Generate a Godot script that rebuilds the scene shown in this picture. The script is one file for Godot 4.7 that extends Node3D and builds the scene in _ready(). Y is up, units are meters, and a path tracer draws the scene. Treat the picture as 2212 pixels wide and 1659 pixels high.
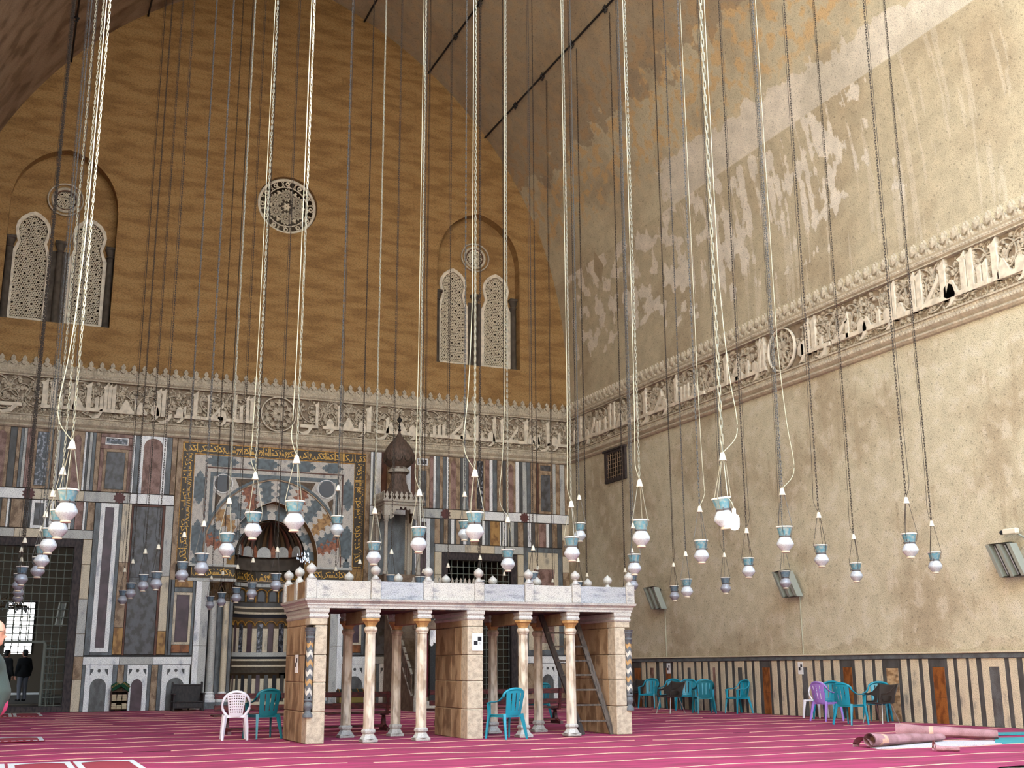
extends Node3D
# A vaulted prayer hall open to a courtyard: marble-clad end wall, plastered side wall, hanging lamps, marble tribune.
# Metres, y up. The end wall is the plane z = ZB, the right wall the plane x = XR, the hall opens at z = ZM.
const CX := 8.145
const ZB := -38.63
const ZM := -11.4
const XR := 19.06
const XL := -2.77
const HALF := 10.915
const SPRING := 12.0
const ARC_A := 3.73
const ARC_R := 14.645

var M := {}
var T := {}
var taken := {}
var rng := RandomNumberGenerator.new()


func _ready() -> void:
	rng.seed = 7
	# ---- camera
	var cam := Camera3D.new()
	cam.name = "camera"
	var yaw := deg_to_rad(23.498)
	var pitch := deg_to_rad(13.672)
	var roll := deg_to_rad(-0.3)
	var fwd := Vector3(sin(yaw) * cos(pitch), sin(pitch), -cos(yaw) * cos(pitch))
	var r0 := Vector3(cos(yaw), 0, sin(yaw))
	var u0 := r0.cross(fwd)
	cam.basis = Basis(r0 * cos(roll) + u0 * sin(roll), u0 * cos(roll) - r0 * sin(roll), -fwd)
	cam.position = Vector3(0, 1.25, 0)
	cam.fov = rad_to_deg(2.0 * atan(829.5 / 2513.14))
	cam.near = 0.1
	cam.far = 300.0
	add_child(cam)
	# ---- sky, sun, exposure
	var we := WorldEnvironment.new()
	we.name = "world"
	var env := Environment.new()
	var sky := Sky.new()
	var sm := ProceduralSkyMaterial.new()
	sm.sky_top_color = Color(0.58, 0.665, 0.75)
	sm.sky_horizon_color = Color(0.90, 0.89, 0.87)
	sm.sky_curve = 0.18
	sm.sky_energy_multiplier = 1.9
	sm.ground_bottom_color = Color(0.45, 0.40, 0.34)
	sm.ground_horizon_color = Color(0.70, 0.66, 0.60)
	sm.sun_angle_max = 25.0
	sky.sky_material = sm
	env.background_mode = Environment.BG_SKY
	env.sky = sky
	env.tonemap_mode = Environment.TONE_MAPPER_LINEAR
	env.tonemap_exposure = 4.1
	env.sdfgi_enabled = true
	env.ssao_enabled = true
	env.ssil_enabled = true
	we.environment = env
	add_child(we)
	var sun := DirectionalLight3D.new()
	sun.name = "sun"
	sun.light_color = Color(1.0, 0.975, 0.93)
	sun.light_energy = 3.4
	sun.light_angular_distance = 0.6
	sun.shadow_enabled = true
	sun.sky_mode = DirectionalLight3D.SKY_MODE_LIGHT_ONLY
	sun.look_at_from_position(Vector3(30, 26, 11), Vector3.ZERO, Vector3.UP)
	add_child(sun)
	# ---- the setting, then the things
	make_materials()
	build_shell()
	build_courtyard()
	build_back_wall()
	build_band()
	build_mihrab()
	build_cladding()
	build_windows()
	build_gate_room()
	build_right_wall()
	build_carpets()
	build_tribune()
	build_minbar()
	build_lamps()
	build_chairs()
	build_small_things()
	build_people()


# ------------------------------------------------------------------ materials
func noise_tex(sd: int, freq: float, cols: Array, offs: Array, size := 512, octaves := 5, kind := FastNoiseLite.TYPE_SIMPLEX_SMOOTH, fractal := FastNoiseLite.FRACTAL_FBM) -> NoiseTexture2D:
	var n := FastNoiseLite.new()
	n.seed = sd
	n.noise_type = kind
	n.frequency = freq
	n.fractal_type = fractal
	n.fractal_octaves = octaves
	var t := NoiseTexture2D.new()
	t.width = size
	t.height = size
	t.seamless = true
	t.noise = n
	var g := Gradient.new()
	g.colors = PackedColorArray(cols)
	g.offsets = PackedFloat32Array(offs)
	t.color_ramp = g
	return t


func grey(v: float) -> Color:
	return Color(v, v, v)


func mat(called: String, col: Color, rough: float, tex: Texture2D = null, scale := Vector3.ONE, detail: Texture2D = null, dscale := Vector3.ONE, bump: Texture2D = null, bump_cm := 0.0) -> StandardMaterial3D:
	var m := StandardMaterial3D.new()
	m.resource_name = called
	m.albedo_color = col
	m.roughness = rough
	if tex:
		m.albedo_texture = tex
		m.uv1_triplanar = true
		m.uv1_world_triplanar = true
		m.uv1_scale = scale
	if detail:
		m.detail_enabled = true
		m.detail_albedo = detail
		m.detail_blend_mode = BaseMaterial3D.BLEND_MODE_MUL
		m.detail_uv_layer = BaseMaterial3D.DETAIL_UV_2
		m.uv2_triplanar = true
		m.uv2_world_triplanar = true
		m.uv2_scale = dscale
	if bump:
		m.heightmap_enabled = true
		m.heightmap_texture = bump
		m.heightmap_scale = bump_cm
	M[called] = m
	return m


func make_materials() -> void:
	T.blotch = noise_tex(11, 0.010, [Color(0.80, 0.78, 0.76), Color(0.92, 0.91, 0.90), Color(1, 1, 1)], [0.25, 0.5, 0.72])
	T.stain = noise_tex(12, 0.014, [Color(0.74, 0.69, 0.64), Color(0.92, 0.90, 0.88), Color(1.0, 1.0, 1.0)], [0.30, 0.46, 0.68], 512, 6)
	T.soft = noise_tex(22, 0.016, [Color(0.86, 0.83, 0.79), Color(0.95, 0.93, 0.91), Color(1.0, 1.0, 1.0)], [0.28, 0.5, 0.74], 512, 6)
	T.mild = noise_tex(23, 0.02, [grey(0.88), grey(0.96), grey(1.0)], [0.28, 0.5, 0.74], 512, 5)
	T.fine = noise_tex(13, 0.06, [grey(0.80), grey(0.97), grey(1.0)], [0.25, 0.5, 0.7], 512, 4)
	T.grain = noise_tex(14, 0.16, [grey(0.72), grey(0.95), grey(1.0)], [0.22, 0.45, 0.6], 512, 3)
	T.vein = noise_tex(15, 0.008, [Color(0.72, 0.73, 0.77), Color(0.94, 0.94, 0.95), Color(1, 1, 1)], [0.12, 0.35, 0.6], 512, 5, FastNoiseLite.TYPE_SIMPLEX_SMOOTH, FastNoiseLite.FRACTAL_RIDGED)
	T.pit = noise_tex(16, 0.10, [grey(0.45), grey(0.62), grey(1.0), grey(1.0)], [0.0, 0.26, 0.34, 1.0], 512, 3)
	T.mottle = noise_tex(17, 0.03, [Color(0.10, 0.10, 0.12), Color(0.22, 0.22, 0.25), Color(0.62, 0.62, 0.66)], [0.38, 0.52, 0.68], 512, 5, FastNoiseLite.TYPE_SIMPLEX_SMOOTH)
	T.wood = noise_tex(18, 0.02, [grey(0.62), grey(0.9), grey(1.0)], [0.3, 0.5, 0.7], 512, 4)
	T.bump = noise_tex(19, 0.03, [grey(0.0), grey(1.0)], [0.2, 0.8], 512, 5)
	T.pile = noise_tex(20, 0.25, [grey(0.80), grey(1.0)], [0.3, 0.7], 512, 2)
	var wide := Vector3(0.07, 0.30, 0.07)
	mat("plaster_end", Color(0.64, 0.50, 0.315), 0.95, T.soft, wide, T.fine, Vector3(0.35, 1.1, 0.35))
	mat("plaster_side", Color(0.80, 0.78, 0.72), 0.95, T.stain, Vector3(0.16, 0.22, 0.16), T.fine, Vector3(0.9, 0.9, 0.9))
	mat("plaster_vault", Color(0.64, 0.545, 0.45), 0.95, T.stain, Vector3(0.12, 0.12, 0.12), T.fine, Vector3(0.8, 0.8, 0.8))
	mat("court_stone", Color(0.81, 0.79, 0.74), 0.95, T.blotch, Vector3(0.1, 0.1, 0.1))
	mat("court_paving", Color(0.84, 0.80, 0.74), 0.7, T.blotch, Vector3(0.2, 0.2, 0.2))
	mat("stucco", Color(0.78, 0.72, 0.63), 0.92, T.mild, Vector3(0.3, 0.3, 0.3), T.mild, Vector3(1.4, 1.4, 1.4))
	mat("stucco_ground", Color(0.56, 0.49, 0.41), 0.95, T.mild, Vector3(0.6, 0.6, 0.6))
	mat("stucco_pale", Color(0.86, 0.805, 0.72), 0.9, T.mild, Vector3(0.4, 0.4, 0.4))
	mat("lattice", Color(0.80, 0.745, 0.65), 0.9)
	mat("shaft_stone", Color(0.44, 0.38, 0.32), 1.0)
	mat("joint", Color(0.20, 0.165, 0.14), 1.0, T.fine, Vector3(0.5, 0.5, 0.5))
	mat("dark_stone", Color(0.33, 0.29, 0.25), 0.9, T.blotch, Vector3(0.6, 0.6, 0.6))
	# marbles of the cladding: w white, l light grey, g blue-grey slate, k dark slate, t tan, p pink, r purple, m mottled, y ochre, b cream, o orange, x onyx
	mat("w", Color(0.95, 0.94, 0.925), 0.42, T.vein, Vector3(0.5, 0.22, 0.5), T.fine, Vector3(1.1, 1.1, 1.1))
	mat("l", Color(0.74, 0.73, 0.70), 0.5, T.vein, Vector3(0.5, 0.25, 0.5), T.fine, Vector3(1, 1, 1))
	mat("g", Color(0.42, 0.44, 0.455), 0.5, T.blotch, Vector3(0.6, 0.3, 0.6), T.fine, Vector3(1, 1, 1))
	mat("k", Color(0.33, 0.325, 0.32), 0.55, T.blotch, Vector3(0.6, 0.3, 0.6), T.grain, Vector3(1, 1, 1))
	mat("t", Color(0.66, 0.56, 0.45), 0.6, T.stain, Vector3(0.5, 0.3, 0.5), T.fine, Vector3(1, 1, 1))
	mat("p", Color(0.60, 0.47, 0.43), 0.6, T.stain, Vector3(0.4, 0.3, 0.4), T.fine, Vector3(1, 1, 1))
	mat("r", Color(0.33, 0.245, 0.275), 0.45, T.blotch, Vector3(0.4, 0.4, 0.4), T.grain, Vector3(1, 1, 1))
	mat("m", Color(0.85, 0.85, 0.85), 0.4, T.mottle, Vector3(0.6, 0.4, 0.6))
	mat("n", Color(0.37, 0.37, 0.38), 0.5, T.stain, Vector3(0.5, 0.4, 0.5), T.grain, Vector3(0.7, 0.7, 0.7))
	mat("y", Color(0.66, 0.50, 0.28), 0.6, T.stain, Vector3(0.6, 0.4, 0.6))
	mat("b", Color(0.83, 0.765, 0.655), 0.5, T.vein, Vector3(0.6, 0.3, 0.6), T.fine, Vector3(1.2, 1.2, 1.2))
	mat("o", Color(0.60, 0.36, 0.16), 0.5, T.stain, Vector3(0.6, 0.35, 0.6), T.fine, Vector3(1.5, 1.5, 1.5))
	mat("s", Color(0.40, 0.40, 0.40), 0.5, T.blotch, Vector3(0.8, 0.4, 0.8), T.fine, Vector3(1.3, 1.3, 1.3))
	mat("x", Color(0.76, 0.63, 0.48), 0.4, T.vein, Vector3(0.6, 0.8, 0.6), T.stain, Vector3(0.5, 0.9, 0.5))
	mat("u", Color(0.38, 0.22, 0.15), 0.6, T.stain, Vector3(0.6, 0.4, 0.6))
	mat("z", Color(0.30, 0.335, 0.30), 0.5, T.mottle, Vector3(0.8, 0.8, 0.8))
	mat("star_red", Color(0.36, 0.18, 0.16), 0.6, T.fine, Vector3(1, 1, 1))
	mat("gold", Color(0.68, 0.49, 0.19), 0.45, T.stain, Vector3(1.2, 1.2, 1.2))
	M.gold.metallic = 0.35
	mat("gold_dark", Color(0.34, 0.25, 0.14), 0.6, T.blotch, Vector3(1.5, 1.5, 1.5))
	mat("carved_dark", Color(0.27, 0.225, 0.17), 0.75, T.blotch, Vector3(1.5, 1.5, 1.5))
	mat("joggle_white", Color(0.77, 0.73, 0.68), 0.5, T.vein, Vector3(0.6, 0.6, 0.6), T.fine, Vector3(1, 1, 1))
	mat("joggle_grey", Color(0.345, 0.385, 0.405), 0.5, T.blotch, Vector3(0.8, 0.8, 0.8))
	mat("joggle_orange", Color(0.58, 0.345, 0.22), 0.55, T.stain, Vector3(0.8, 0.8, 0.8))
	mat("joggle_yellow", Color(0.66, 0.50, 0.29), 0.55, T.stain, Vector3(0.8, 0.8, 0.8))
	# tribune
	mat("tribune_marble", Color(0.725, 0.70, 0.67), 0.42, T.vein, Vector3(0.5, 1.1, 0.5), T.fine, Vector3(1.3, 1.3, 1.3))
	mat("tribune_grey", Color(0.64, 0.64, 0.655), 0.42, T.vein, Vector3(0.35, 1.6, 0.35), T.fine, Vector3(1.3, 1.3, 1.3))
	mat("shaft_marble", Color(0.82, 0.77, 0.70), 0.45, T.vein, Vector3(1.6, 0.35, 1.6), T.stain, Vector3(0.9, 0.3, 0.9))
	mat("block_stone", Color(0.74, 0.675, 0.59), 0.85, T.pit, Vector3(1.6, 1.6, 1.6), T.mild, Vector3(0.7, 0.7, 0.7))
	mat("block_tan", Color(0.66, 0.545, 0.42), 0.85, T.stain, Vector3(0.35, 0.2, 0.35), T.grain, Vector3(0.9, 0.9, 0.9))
	mat("beam_dark", Color(0.30, 0.21, 0.16), 0.8, T.wood, Vector3(0.8, 0.8, 0.8))
	mat("chev_grey", Color(0.36, 0.37, 0.385), 0.6, T.fine, Vector3(1.5, 1.5, 1.5))
	mat("chev_ochre", Color(0.70, 0.54, 0.34), 0.6, T.fine, Vector3(1.5, 1.5, 1.5))
	mat("chev_white", Color(0.78, 0.75, 0.70), 0.6, T.fine, Vector3(1.5, 1.5, 1.5))
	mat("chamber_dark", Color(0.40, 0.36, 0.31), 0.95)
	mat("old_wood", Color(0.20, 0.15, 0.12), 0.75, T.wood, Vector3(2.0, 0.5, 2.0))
	mat("worn_wood", Color(0.36, 0.31, 0.27), 0.75, T.wood, Vector3(2.0, 0.5, 2.0))
	mat("seat_wood", Color(0.17, 0.13, 0.125), 0.6, T.wood, Vector3(1.0, 0.5, 1.0))
	mat("bench_red", Color(0.34, 0.10, 0.10), 0.5, T.wood, Vector3(0.5, 1.5, 0.5))
	mat("minbar_stone", Color(0.50, 0.42, 0.35), 0.8, T.blotch, Vector3(0.6, 0.6, 0.6), T.fine, Vector3(1, 1, 1))
	mat("minbar_wood", Color(0.40, 0.32, 0.27), 0.75, T.wood, Vector3(2.0, 0.5, 2.0))
	mat("minbar_marble", Color(0.70, 0.66, 0.60), 0.6, T.vein, Vector3(1.0, 0.5, 1.0), T.fine, Vector3(1, 1, 1))
	mat("door_green", Color(0.17, 0.185, 0.18), 0.5, T.mottle, Vector3(1.2, 1.2, 1.2))
	mat("cloth_red", Color(0.36, 0.05, 0.11), 0.9, T.fine, Vector3(2, 2, 2))
	# metals
	mat("iron", Color(0.10, 0.085, 0.08), 0.7)
	mat("frame_brown", Color(0.24, 0.19, 0.185), 0.7, T.wood, Vector3(1.0, 0.4, 1.0))
	mat("grille_metal", Color(0.36, 0.37, 0.33), 0.6)
	mat("chain_pale", Color(0.54, 0.52, 0.46), 0.5)
	M.chain_pale.metallic = 0.35
	mat("chain_grey", Color(0.34, 0.33, 0.32), 0.55)
	M.chain_grey.metallic = 0.35
	mat("chain_shaded_rusty", Color(0.24, 0.20, 0.17), 0.7)  # darkened in the colour for shade and rust on the chains
	M.chain_shaded_rusty.metallic = 0.2
	mat("cable_white", Color(0.66, 0.64, 0.55), 0.5)
	mat("cable_dark", Color(0.17, 0.13, 0.11), 0.7)
	# lamps
	mat("lamp_white", Color(0.72, 0.73, 0.75), 0.22, T.fine, Vector3(1.5, 1.5, 1.5))
	M.lamp_white.clearcoat_enabled = true
	M.lamp_white.clearcoat = 0.6
	M.lamp_white.clearcoat_roughness = 0.15
	mat("lamp_grey", Color(0.60, 0.60, 0.63), 0.28, T.fine, Vector3(1.5, 1.5, 1.5))
	M.lamp_grey.clearcoat_enabled = true
	M.lamp_grey.clearcoat = 0.5
	M.lamp_grey.clearcoat_roughness = 0.2
	T.paint = noise_tex(31, 0.05, [Color(0.30, 0.52, 0.57), Color(0.38, 0.55, 0.60), Color(0.52, 0.57, 0.57), Color(0.62, 0.62, 0.58)], [0.30, 0.47, 0.55, 0.75], 256, 4)
	mat("lamp_neck", Color(0.86, 0.88, 0.90), 0.4, T.paint, Vector3(1.4, 1.4, 1.4))
	T.paint2 = noise_tex(32, 0.05, [Color(0.28, 0.38, 0.44), Color(0.36, 0.44, 0.48), Color(0.46, 0.49, 0.50)], [0.30, 0.47, 0.7], 256, 4)
	mat("lamp_neck_grey", Color(0.9, 0.9, 0.92), 0.45, T.paint2, Vector3(1.4, 1.4, 1.4))
	mat("lamp_rim", Color(0.84, 0.82, 0.78), 0.4)
	mat("lamp_foot", Color(0.72, 0.655, 0.57), 0.5)
	mat("lamp_collar", Color(0.30, 0.27, 0.27), 0.6)
	mat("lamp_cap", Color(0.84, 0.80, 0.72), 0.5)
	# furniture and cloth
	mat("plastic_teal", Color(0.08, 0.50, 0.58), 0.38)
	mat("plastic_green", Color(0.07, 0.40, 0.44), 0.42)
	mat("plastic_white", Color(0.86, 0.83, 0.85), 0.35)
	mat("plastic_lilac", Color(0.58, 0.43, 0.72), 0.4)
	mat("plastic_brown", Color(0.21, 0.175, 0.16), 0.5)
	mat("leg_metal", Color(0.62, 0.60, 0.58), 0.35)
	M.leg_metal.metallic = 0.7
	mat("carpet", Color(0.64, 0.12, 0.34), 0.98, T.pile, Vector3(0.7, 0.7, 0.7), T.blotch, Vector3(0.12, 0.12, 0.5))
	M.carpet.rim_enabled = true
	M.carpet.rim = 0.12
	M.carpet.rim_tint = 0.6
	mat("carpet_line", Color(0.86, 0.66, 0.56), 0.98, T.pile, Vector3(0.7, 0.7, 0.7))
	mat("carpet_back", Color(0.73, 0.54, 0.56), 0.98, T.pile, Vector3(0.7, 0.7, 0.7), T.blotch, Vector3(0.6, 0.6, 0.6))
	mat("runner_teal", Color(0.20, 0.58, 0.60), 0.95, T.pile, Vector3(0.7, 0.7, 0.7))
	mat("underlay", Color(0.78, 0.74, 0.76), 0.95, T.fine, Vector3(1, 1, 1))
	mat("rug_red", Color(0.58, 0.15, 0.22), 0.98, T.pile, Vector3(0.7, 0.7, 0.7))
	mat("rug_white", Color(0.80, 0.80, 0.80), 0.98, T.pile, Vector3(0.7, 0.7, 0.7))
	mat("slab_grey", Color(0.56, 0.55, 0.53), 0.8, T.stain, Vector3(0.6, 0.6, 0.6))
	mat("paper", Color(0.90, 0.89, 0.88), 0.8)
	mat("ink", Color(0.08, 0.07, 0.10), 0.8)
	mat("fixture_grey", Color(0.55, 0.56, 0.52), 0.5)
	mat("fixture_dark", Color(0.26, 0.25, 0.22), 0.4)
	mat("cloth_green", Color(0.04, 0.27, 0.16), 0.9, T.fine, Vector3(2, 2, 2))
	mat("book_page", Color(0.78, 0.72, 0.60), 0.8)
	mat("book_red", Color(0.35, 0.10, 0.08), 0.6)
	mat("shelf_wood", Color(0.33, 0.19, 0.10), 0.6, T.wood, Vector3(1, 3, 1))
	mat("chest_gold", Color(0.50, 0.42, 0.16), 0.5, T.fine, Vector3(2, 2, 2))
	mat("chest_green", Color(0.10, 0.14, 0.10), 0.6)
	mat("glass_bits", Color(0.85, 0.86, 0.88), 0.08)
	M.glass_bits.metallic = 0.6
	mat("skin", Color(0.78, 0.55, 0.46), 0.55)
	mat("jacket_grey", Color(0.24, 0.27, 0.245), 0.9, T.grain, Vector3(2, 2, 2))
	mat("shirt_pink", Color(0.70, 0.22, 0.38), 0.9)
	mat("jeans", Color(0.18, 0.25, 0.45), 0.9)
	mat("cloth_black", Color(0.03, 0.03, 0.04), 0.95)
	mat("trousers_grey", Color(0.40, 0.40, 0.43), 0.95)
	mat("hair_dark", Color(0.03, 0.025, 0.02), 0.8)
	mat("leaf", Color(0.30, 0.46, 0.20), 0.8, T.fine, Vector3(2, 2, 2))
	T.script_gold = script_texture(41, 1024, 64)
	var tm := mat("gold_text", Color(1, 1, 1), 0.5)
	tm.albedo_texture = T.script_gold
	tm.metallic = 0.25


func script_texture(sd: int, w: int, h: int) -> ImageTexture:
	# flowing gold lettering on a dark ground, one line of tall strokes, bowls, loops and dots
	var g := RandomNumberGenerator.new()
	g.seed = sd
	var im := Image.create(w, h, false, Image.FORMAT_RGB8)
	im.fill(Color(0.21, 0.165, 0.11))
	var ink := Color(0.80, 0.61, 0.25)
	var x := 4.0
	while x < w - 6:
		var k := g.randi() % 6
		if k < 2:
			stroke(im, ink, Vector2(x, h * 0.12), Vector2(x + 2, h * 0.80), 2.2)
			x += 7 + g.randf() * 4
		elif k == 2:
			for i in 14:
				var a := PI * i / 13.0
				stroke(im, ink, Vector2(x + 9 - 9 * cos(a), h * 0.62 + 14 * sin(a)), Vector2(x + 9 - 9 * cos(a + 0.24), h * 0.62 + 14 * sin(a + 0.24)), 1.9)
			x += 21
		elif k == 3:
			for i in 16:
				var a2 := TAU * i / 15.0
				stroke(im, ink, Vector2(x + 6 + 5 * cos(a2), h * 0.42 + 6 * sin(a2)), Vector2(x + 6 + 5 * cos(a2 + 0.45), h * 0.42 + 6 * sin(a2 + 0.45)), 1.8)
			stroke(im, ink, Vector2(x + 10, h * 0.48), Vector2(x + 2, h * 0.85), 1.9)
			x += 15
		elif k == 4:
			stroke(im, ink, Vector2(x, h * 0.30), Vector2(x + 20, h * 0.22), 1.8)
			stroke(im, ink, Vector2(x, h * 0.30), Vector2(x + 16, h * 0.66), 2.0)
			stroke(im, ink, Vector2(x + 16, h * 0.66), Vector2(x - 3, h * 0.72), 2.0)
			x += 22
		else:
			for i in 3:
				stroke(im, ink, Vector2(x + i * 6, h * 0.50), Vector2(x + 3 + i * 6, h * 0.70), 1.8)
			stroke(im, ink, Vector2(x, h * 0.72), Vector2(x + 20, h * 0.72), 1.9)
			stroke(im, ink, Vector2(x + 4, h * 0.20), Vector2(x + 8, h * 0.25), 2.0)
			x += 22
	return ImageTexture.create_from_image(im)


func stroke(im: Image, c: Color, a: Vector2, b: Vector2, r: float) -> void:
	var n := int(a.distance_to(b) / 0.8) + 1
	for i in n + 1:
		var p := a.lerp(b, float(i) / n)
		im.fill_rect(Rect2i(int(p.x - r), int(p.y - r), int(r * 2), int(r * 2)), c)


# ------------------------------------------------------------------ shaping
func new_st(smooth := false) -> SurfaceTool:
	var s := SurfaceTool.new()
	s.begin(Mesh.PRIMITIVE_TRIANGLES)
	s.set_smooth_group(0 if smooth else -1)
	return s


func quad(s: SurfaceTool, a: Vector3, b: Vector3, c: Vector3, d: Vector3, n: Vector3) -> void:
	if (c - a).cross(b - a).dot(n) + (d - a).cross(c - a).dot(n) < 0.0:
		var e := b
		b = d
		d = e
	for p in [a, b, c, a, c, d]:
		s.add_vertex(p)


func tri(s: SurfaceTool, a: Vector3, b: Vector3, c: Vector3, n: Vector3) -> void:
	s.add_vertex(a)
	if (c - a).cross(b - a).dot(n) < 0.0:
		s.add_vertex(c)
		s.add_vertex(b)
	else:
		s.add_vertex(b)
		s.add_vertex(c)


func box(s: SurfaceTool, lo: Vector3, hi: Vector3) -> void:
	var x0 := lo.x; var y0 := lo.y; var z0 := lo.z
	var x1 := hi.x; var y1 := hi.y; var z1 := hi.z
	quad(s, Vector3(x0, y0, z1), Vector3(x1, y0, z1), Vector3(x1, y1, z1), Vector3(x0, y1, z1), Vector3.BACK)
	quad(s, Vector3(x0, y0, z0), Vector3(x1, y0, z0), Vector3(x1, y1, z0), Vector3(x0, y1, z0), Vector3.FORWARD)
	quad(s, Vector3(x0, y0, z0), Vector3(x0, y0, z1), Vector3(x0, y1, z1), Vector3(x0, y1, z0), Vector3.LEFT)
	quad(s, Vector3(x1, y0, z0), Vector3(x1, y0, z1), Vector3(x1, y1, z1), Vector3(x1, y1, z0), Vector3.RIGHT)
	quad(s, Vector3(x0, y1, z0), Vector3(x1, y1, z0), Vector3(x1, y1, z1), Vector3(x0, y1, z1), Vector3.UP)
	quad(s, Vector3(x0, y0, z0), Vector3(x1, y0, z0), Vector3(x1, y0, z1), Vector3(x0, y0, z1), Vector3.DOWN)


# a box with chamfered edges on all sides
func rbox(s: SurfaceTool, lo: Vector3, hi: Vector3, c: float) -> void:
	c = minf(c, 0.45 * minf(hi.x - lo.x, minf(hi.y - lo.y, hi.z - lo.z)))
	for ax in 3:
		var b := (ax + 1) % 3
		var d := (ax + 2) % 3
		for sg in [-1, 1]:
			var n := Vector3.ZERO
			n[ax] = sg
			var p := []
			for k in [[0, 0], [1, 0], [1, 1], [0, 1]]:
				var v := Vector3.ZERO
				v[ax] = hi[ax] if sg > 0 else lo[ax]
				v[b] = (hi[b] - c) if k[0] else (lo[b] + c)
				v[d] = (hi[d] - c) if k[1] else (lo[d] + c)
				p.append(v)
			quad(s, p[0], p[1], p[2], p[3], n)
	for ax in 3:
		var b2 := (ax + 1) % 3
		var d2 := (ax + 2) % 3
		for sb in [0, 1]:
			for sd in [0, 1]:
				var q := []
				for k in [[0, 0], [1, 0], [1, 1], [0, 1]]:
					var v2 := Vector3.ZERO
					v2[ax] = (hi[ax] - c) if k[0] else (lo[ax] + c)
					var ins := 1 if k[1] else 0
					v2[b2] = (hi[b2] - c * (1 - ins)) if sb else (lo[b2] + c * (1 - ins))
					v2[d2] = (hi[d2] - c * ins) if sd else (lo[d2] + c * ins)
					q.append(v2)
				var n2 := Vector3.ZERO
				n2[b2] = 1 if sb else -1
				n2[d2] = 1 if sd else -1
				quad(s, q[0], q[1], q[2], q[3], n2)
	for sx in [0, 1]:
		for sy in [0, 1]:
			for sz in [0, 1]:
				var o := Vector3(hi.x if sx else lo.x, hi.y if sy else lo.y, hi.z if sz else lo.z)
				var e := Vector3(-1 if sx else 1, -1 if sy else 1, -1 if sz else 1) * c
				tri(s, o + Vector3(0, e.y, e.z), o + Vector3(e.x, 0, e.z), o + Vector3(e.x, e.y, 0), -e)


# a slab on a wall: front face inset by a chamfer, no back
func slab(s: SurfaceTool, x0: float, y0: float, x1: float, y1: float, z0: float, z1: float, c := 0.006) -> void:
	var i := [Vector3(x0 + c, y0 + c, z1), Vector3(x1 - c, y0 + c, z1), Vector3(x1 - c, y1 - c, z1), Vector3(x0 + c, y1 - c, z1)]
	var e := [Vector3(x0, y0, z1 - c), Vector3(x1, y0, z1 - c), Vector3(x1, y1, z1 - c), Vector3(x0, y1, z1 - c)]
	quad(s, i[0], i[1], i[2], i[3], Vector3.BACK)
	var nn := [Vector3.DOWN, Vector3.RIGHT, Vector3.UP, Vector3.LEFT]
	for k in 4:
		var j := (k + 1) % 4
		quad(s, i[k], i[j], e[j], e[k], nn[k] + Vector3.BACK)
		var f0: Vector3 = e[k]
		var f1: Vector3 = e[j]
		quad(s, e[k], e[j], Vector3(f1.x, f1.y, z0), Vector3(f0.x, f0.y, z0), nn[k])


# a flat outline given thickness from z0 to z1, its front edge chamfered by c
func prism(s: SurfaceTool, poly: PackedVector2Array, z0: float, z1: float, c := 0.0, back := false) -> void:
	var area := 0.0
	for i in poly.size():
		var a := poly[i]
		var b := poly[(i + 1) % poly.size()]
		area += a.x * b.y - b.x * a.y
	if area < 0.0:
		poly.reverse()
	var top := poly
	if c > 0.0:
		var off := Geometry2D.offset_polygon(poly, -c)
		var n := poly.size()
		top = PackedVector2Array()
		for i in n:
			var p0 := poly[(i + n - 1) % n]
			var p1 := poly[i]
			var p2 := poly[(i + 1) % n]
			var d1 := (p1 - p0).normalized()
			var d2 := (p2 - p1).normalized()
			var nn := (Vector2(-d1.y, d1.x) + Vector2(-d2.y, d2.x))
			nn = nn.normalized() if nn.length() > 0.1 else Vector2.ZERO
			top.append(p1 + nn * c)
		if off.is_empty():
			top = poly
	var idx := Geometry2D.triangulate_polygon(top)
	if idx.is_empty():
		top = poly
		idx = Geometry2D.triangulate_polygon(top)
	for k in range(0, idx.size(), 3):
		var a3 := top[idx[k]]; var b3 := top[idx[k + 1]]; var c3 := top[idx[k + 2]]
		tri(s, Vector3(a3.x, a3.y, z1), Vector3(b3.x, b3.y, z1), Vector3(c3.x, c3.y, z1), Vector3.BACK)
		if back:
			tri(s, Vector3(a3.x, a3.y, z0), Vector3(b3.x, b3.y, z0), Vector3(c3.x, c3.y, z0), Vector3.FORWARD)
	var zc := z1 - c
	for i in poly.size():
		var j := (i + 1) % poly.size()
		var pi := poly[i]
		var pj := poly[j]
		var out := Vector3(pj.y - pi.y, pi.x - pj.x, 0)
		quad(s, Vector3(pi.x, pi.y, zc), Vector3(pj.x, pj.y, zc), Vector3(pj.x, pj.y, z0), Vector3(pi.x, pi.y, z0), out)
		if c > 0.0:
			quad(s, Vector3(top[i].x, top[i].y, z1), Vector3(top[j].x, top[j].y, z1), Vector3(pj.x, pj.y, zc), Vector3(pi.x, pi.y, zc), out.normalized() + Vector3.BACK)


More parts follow.
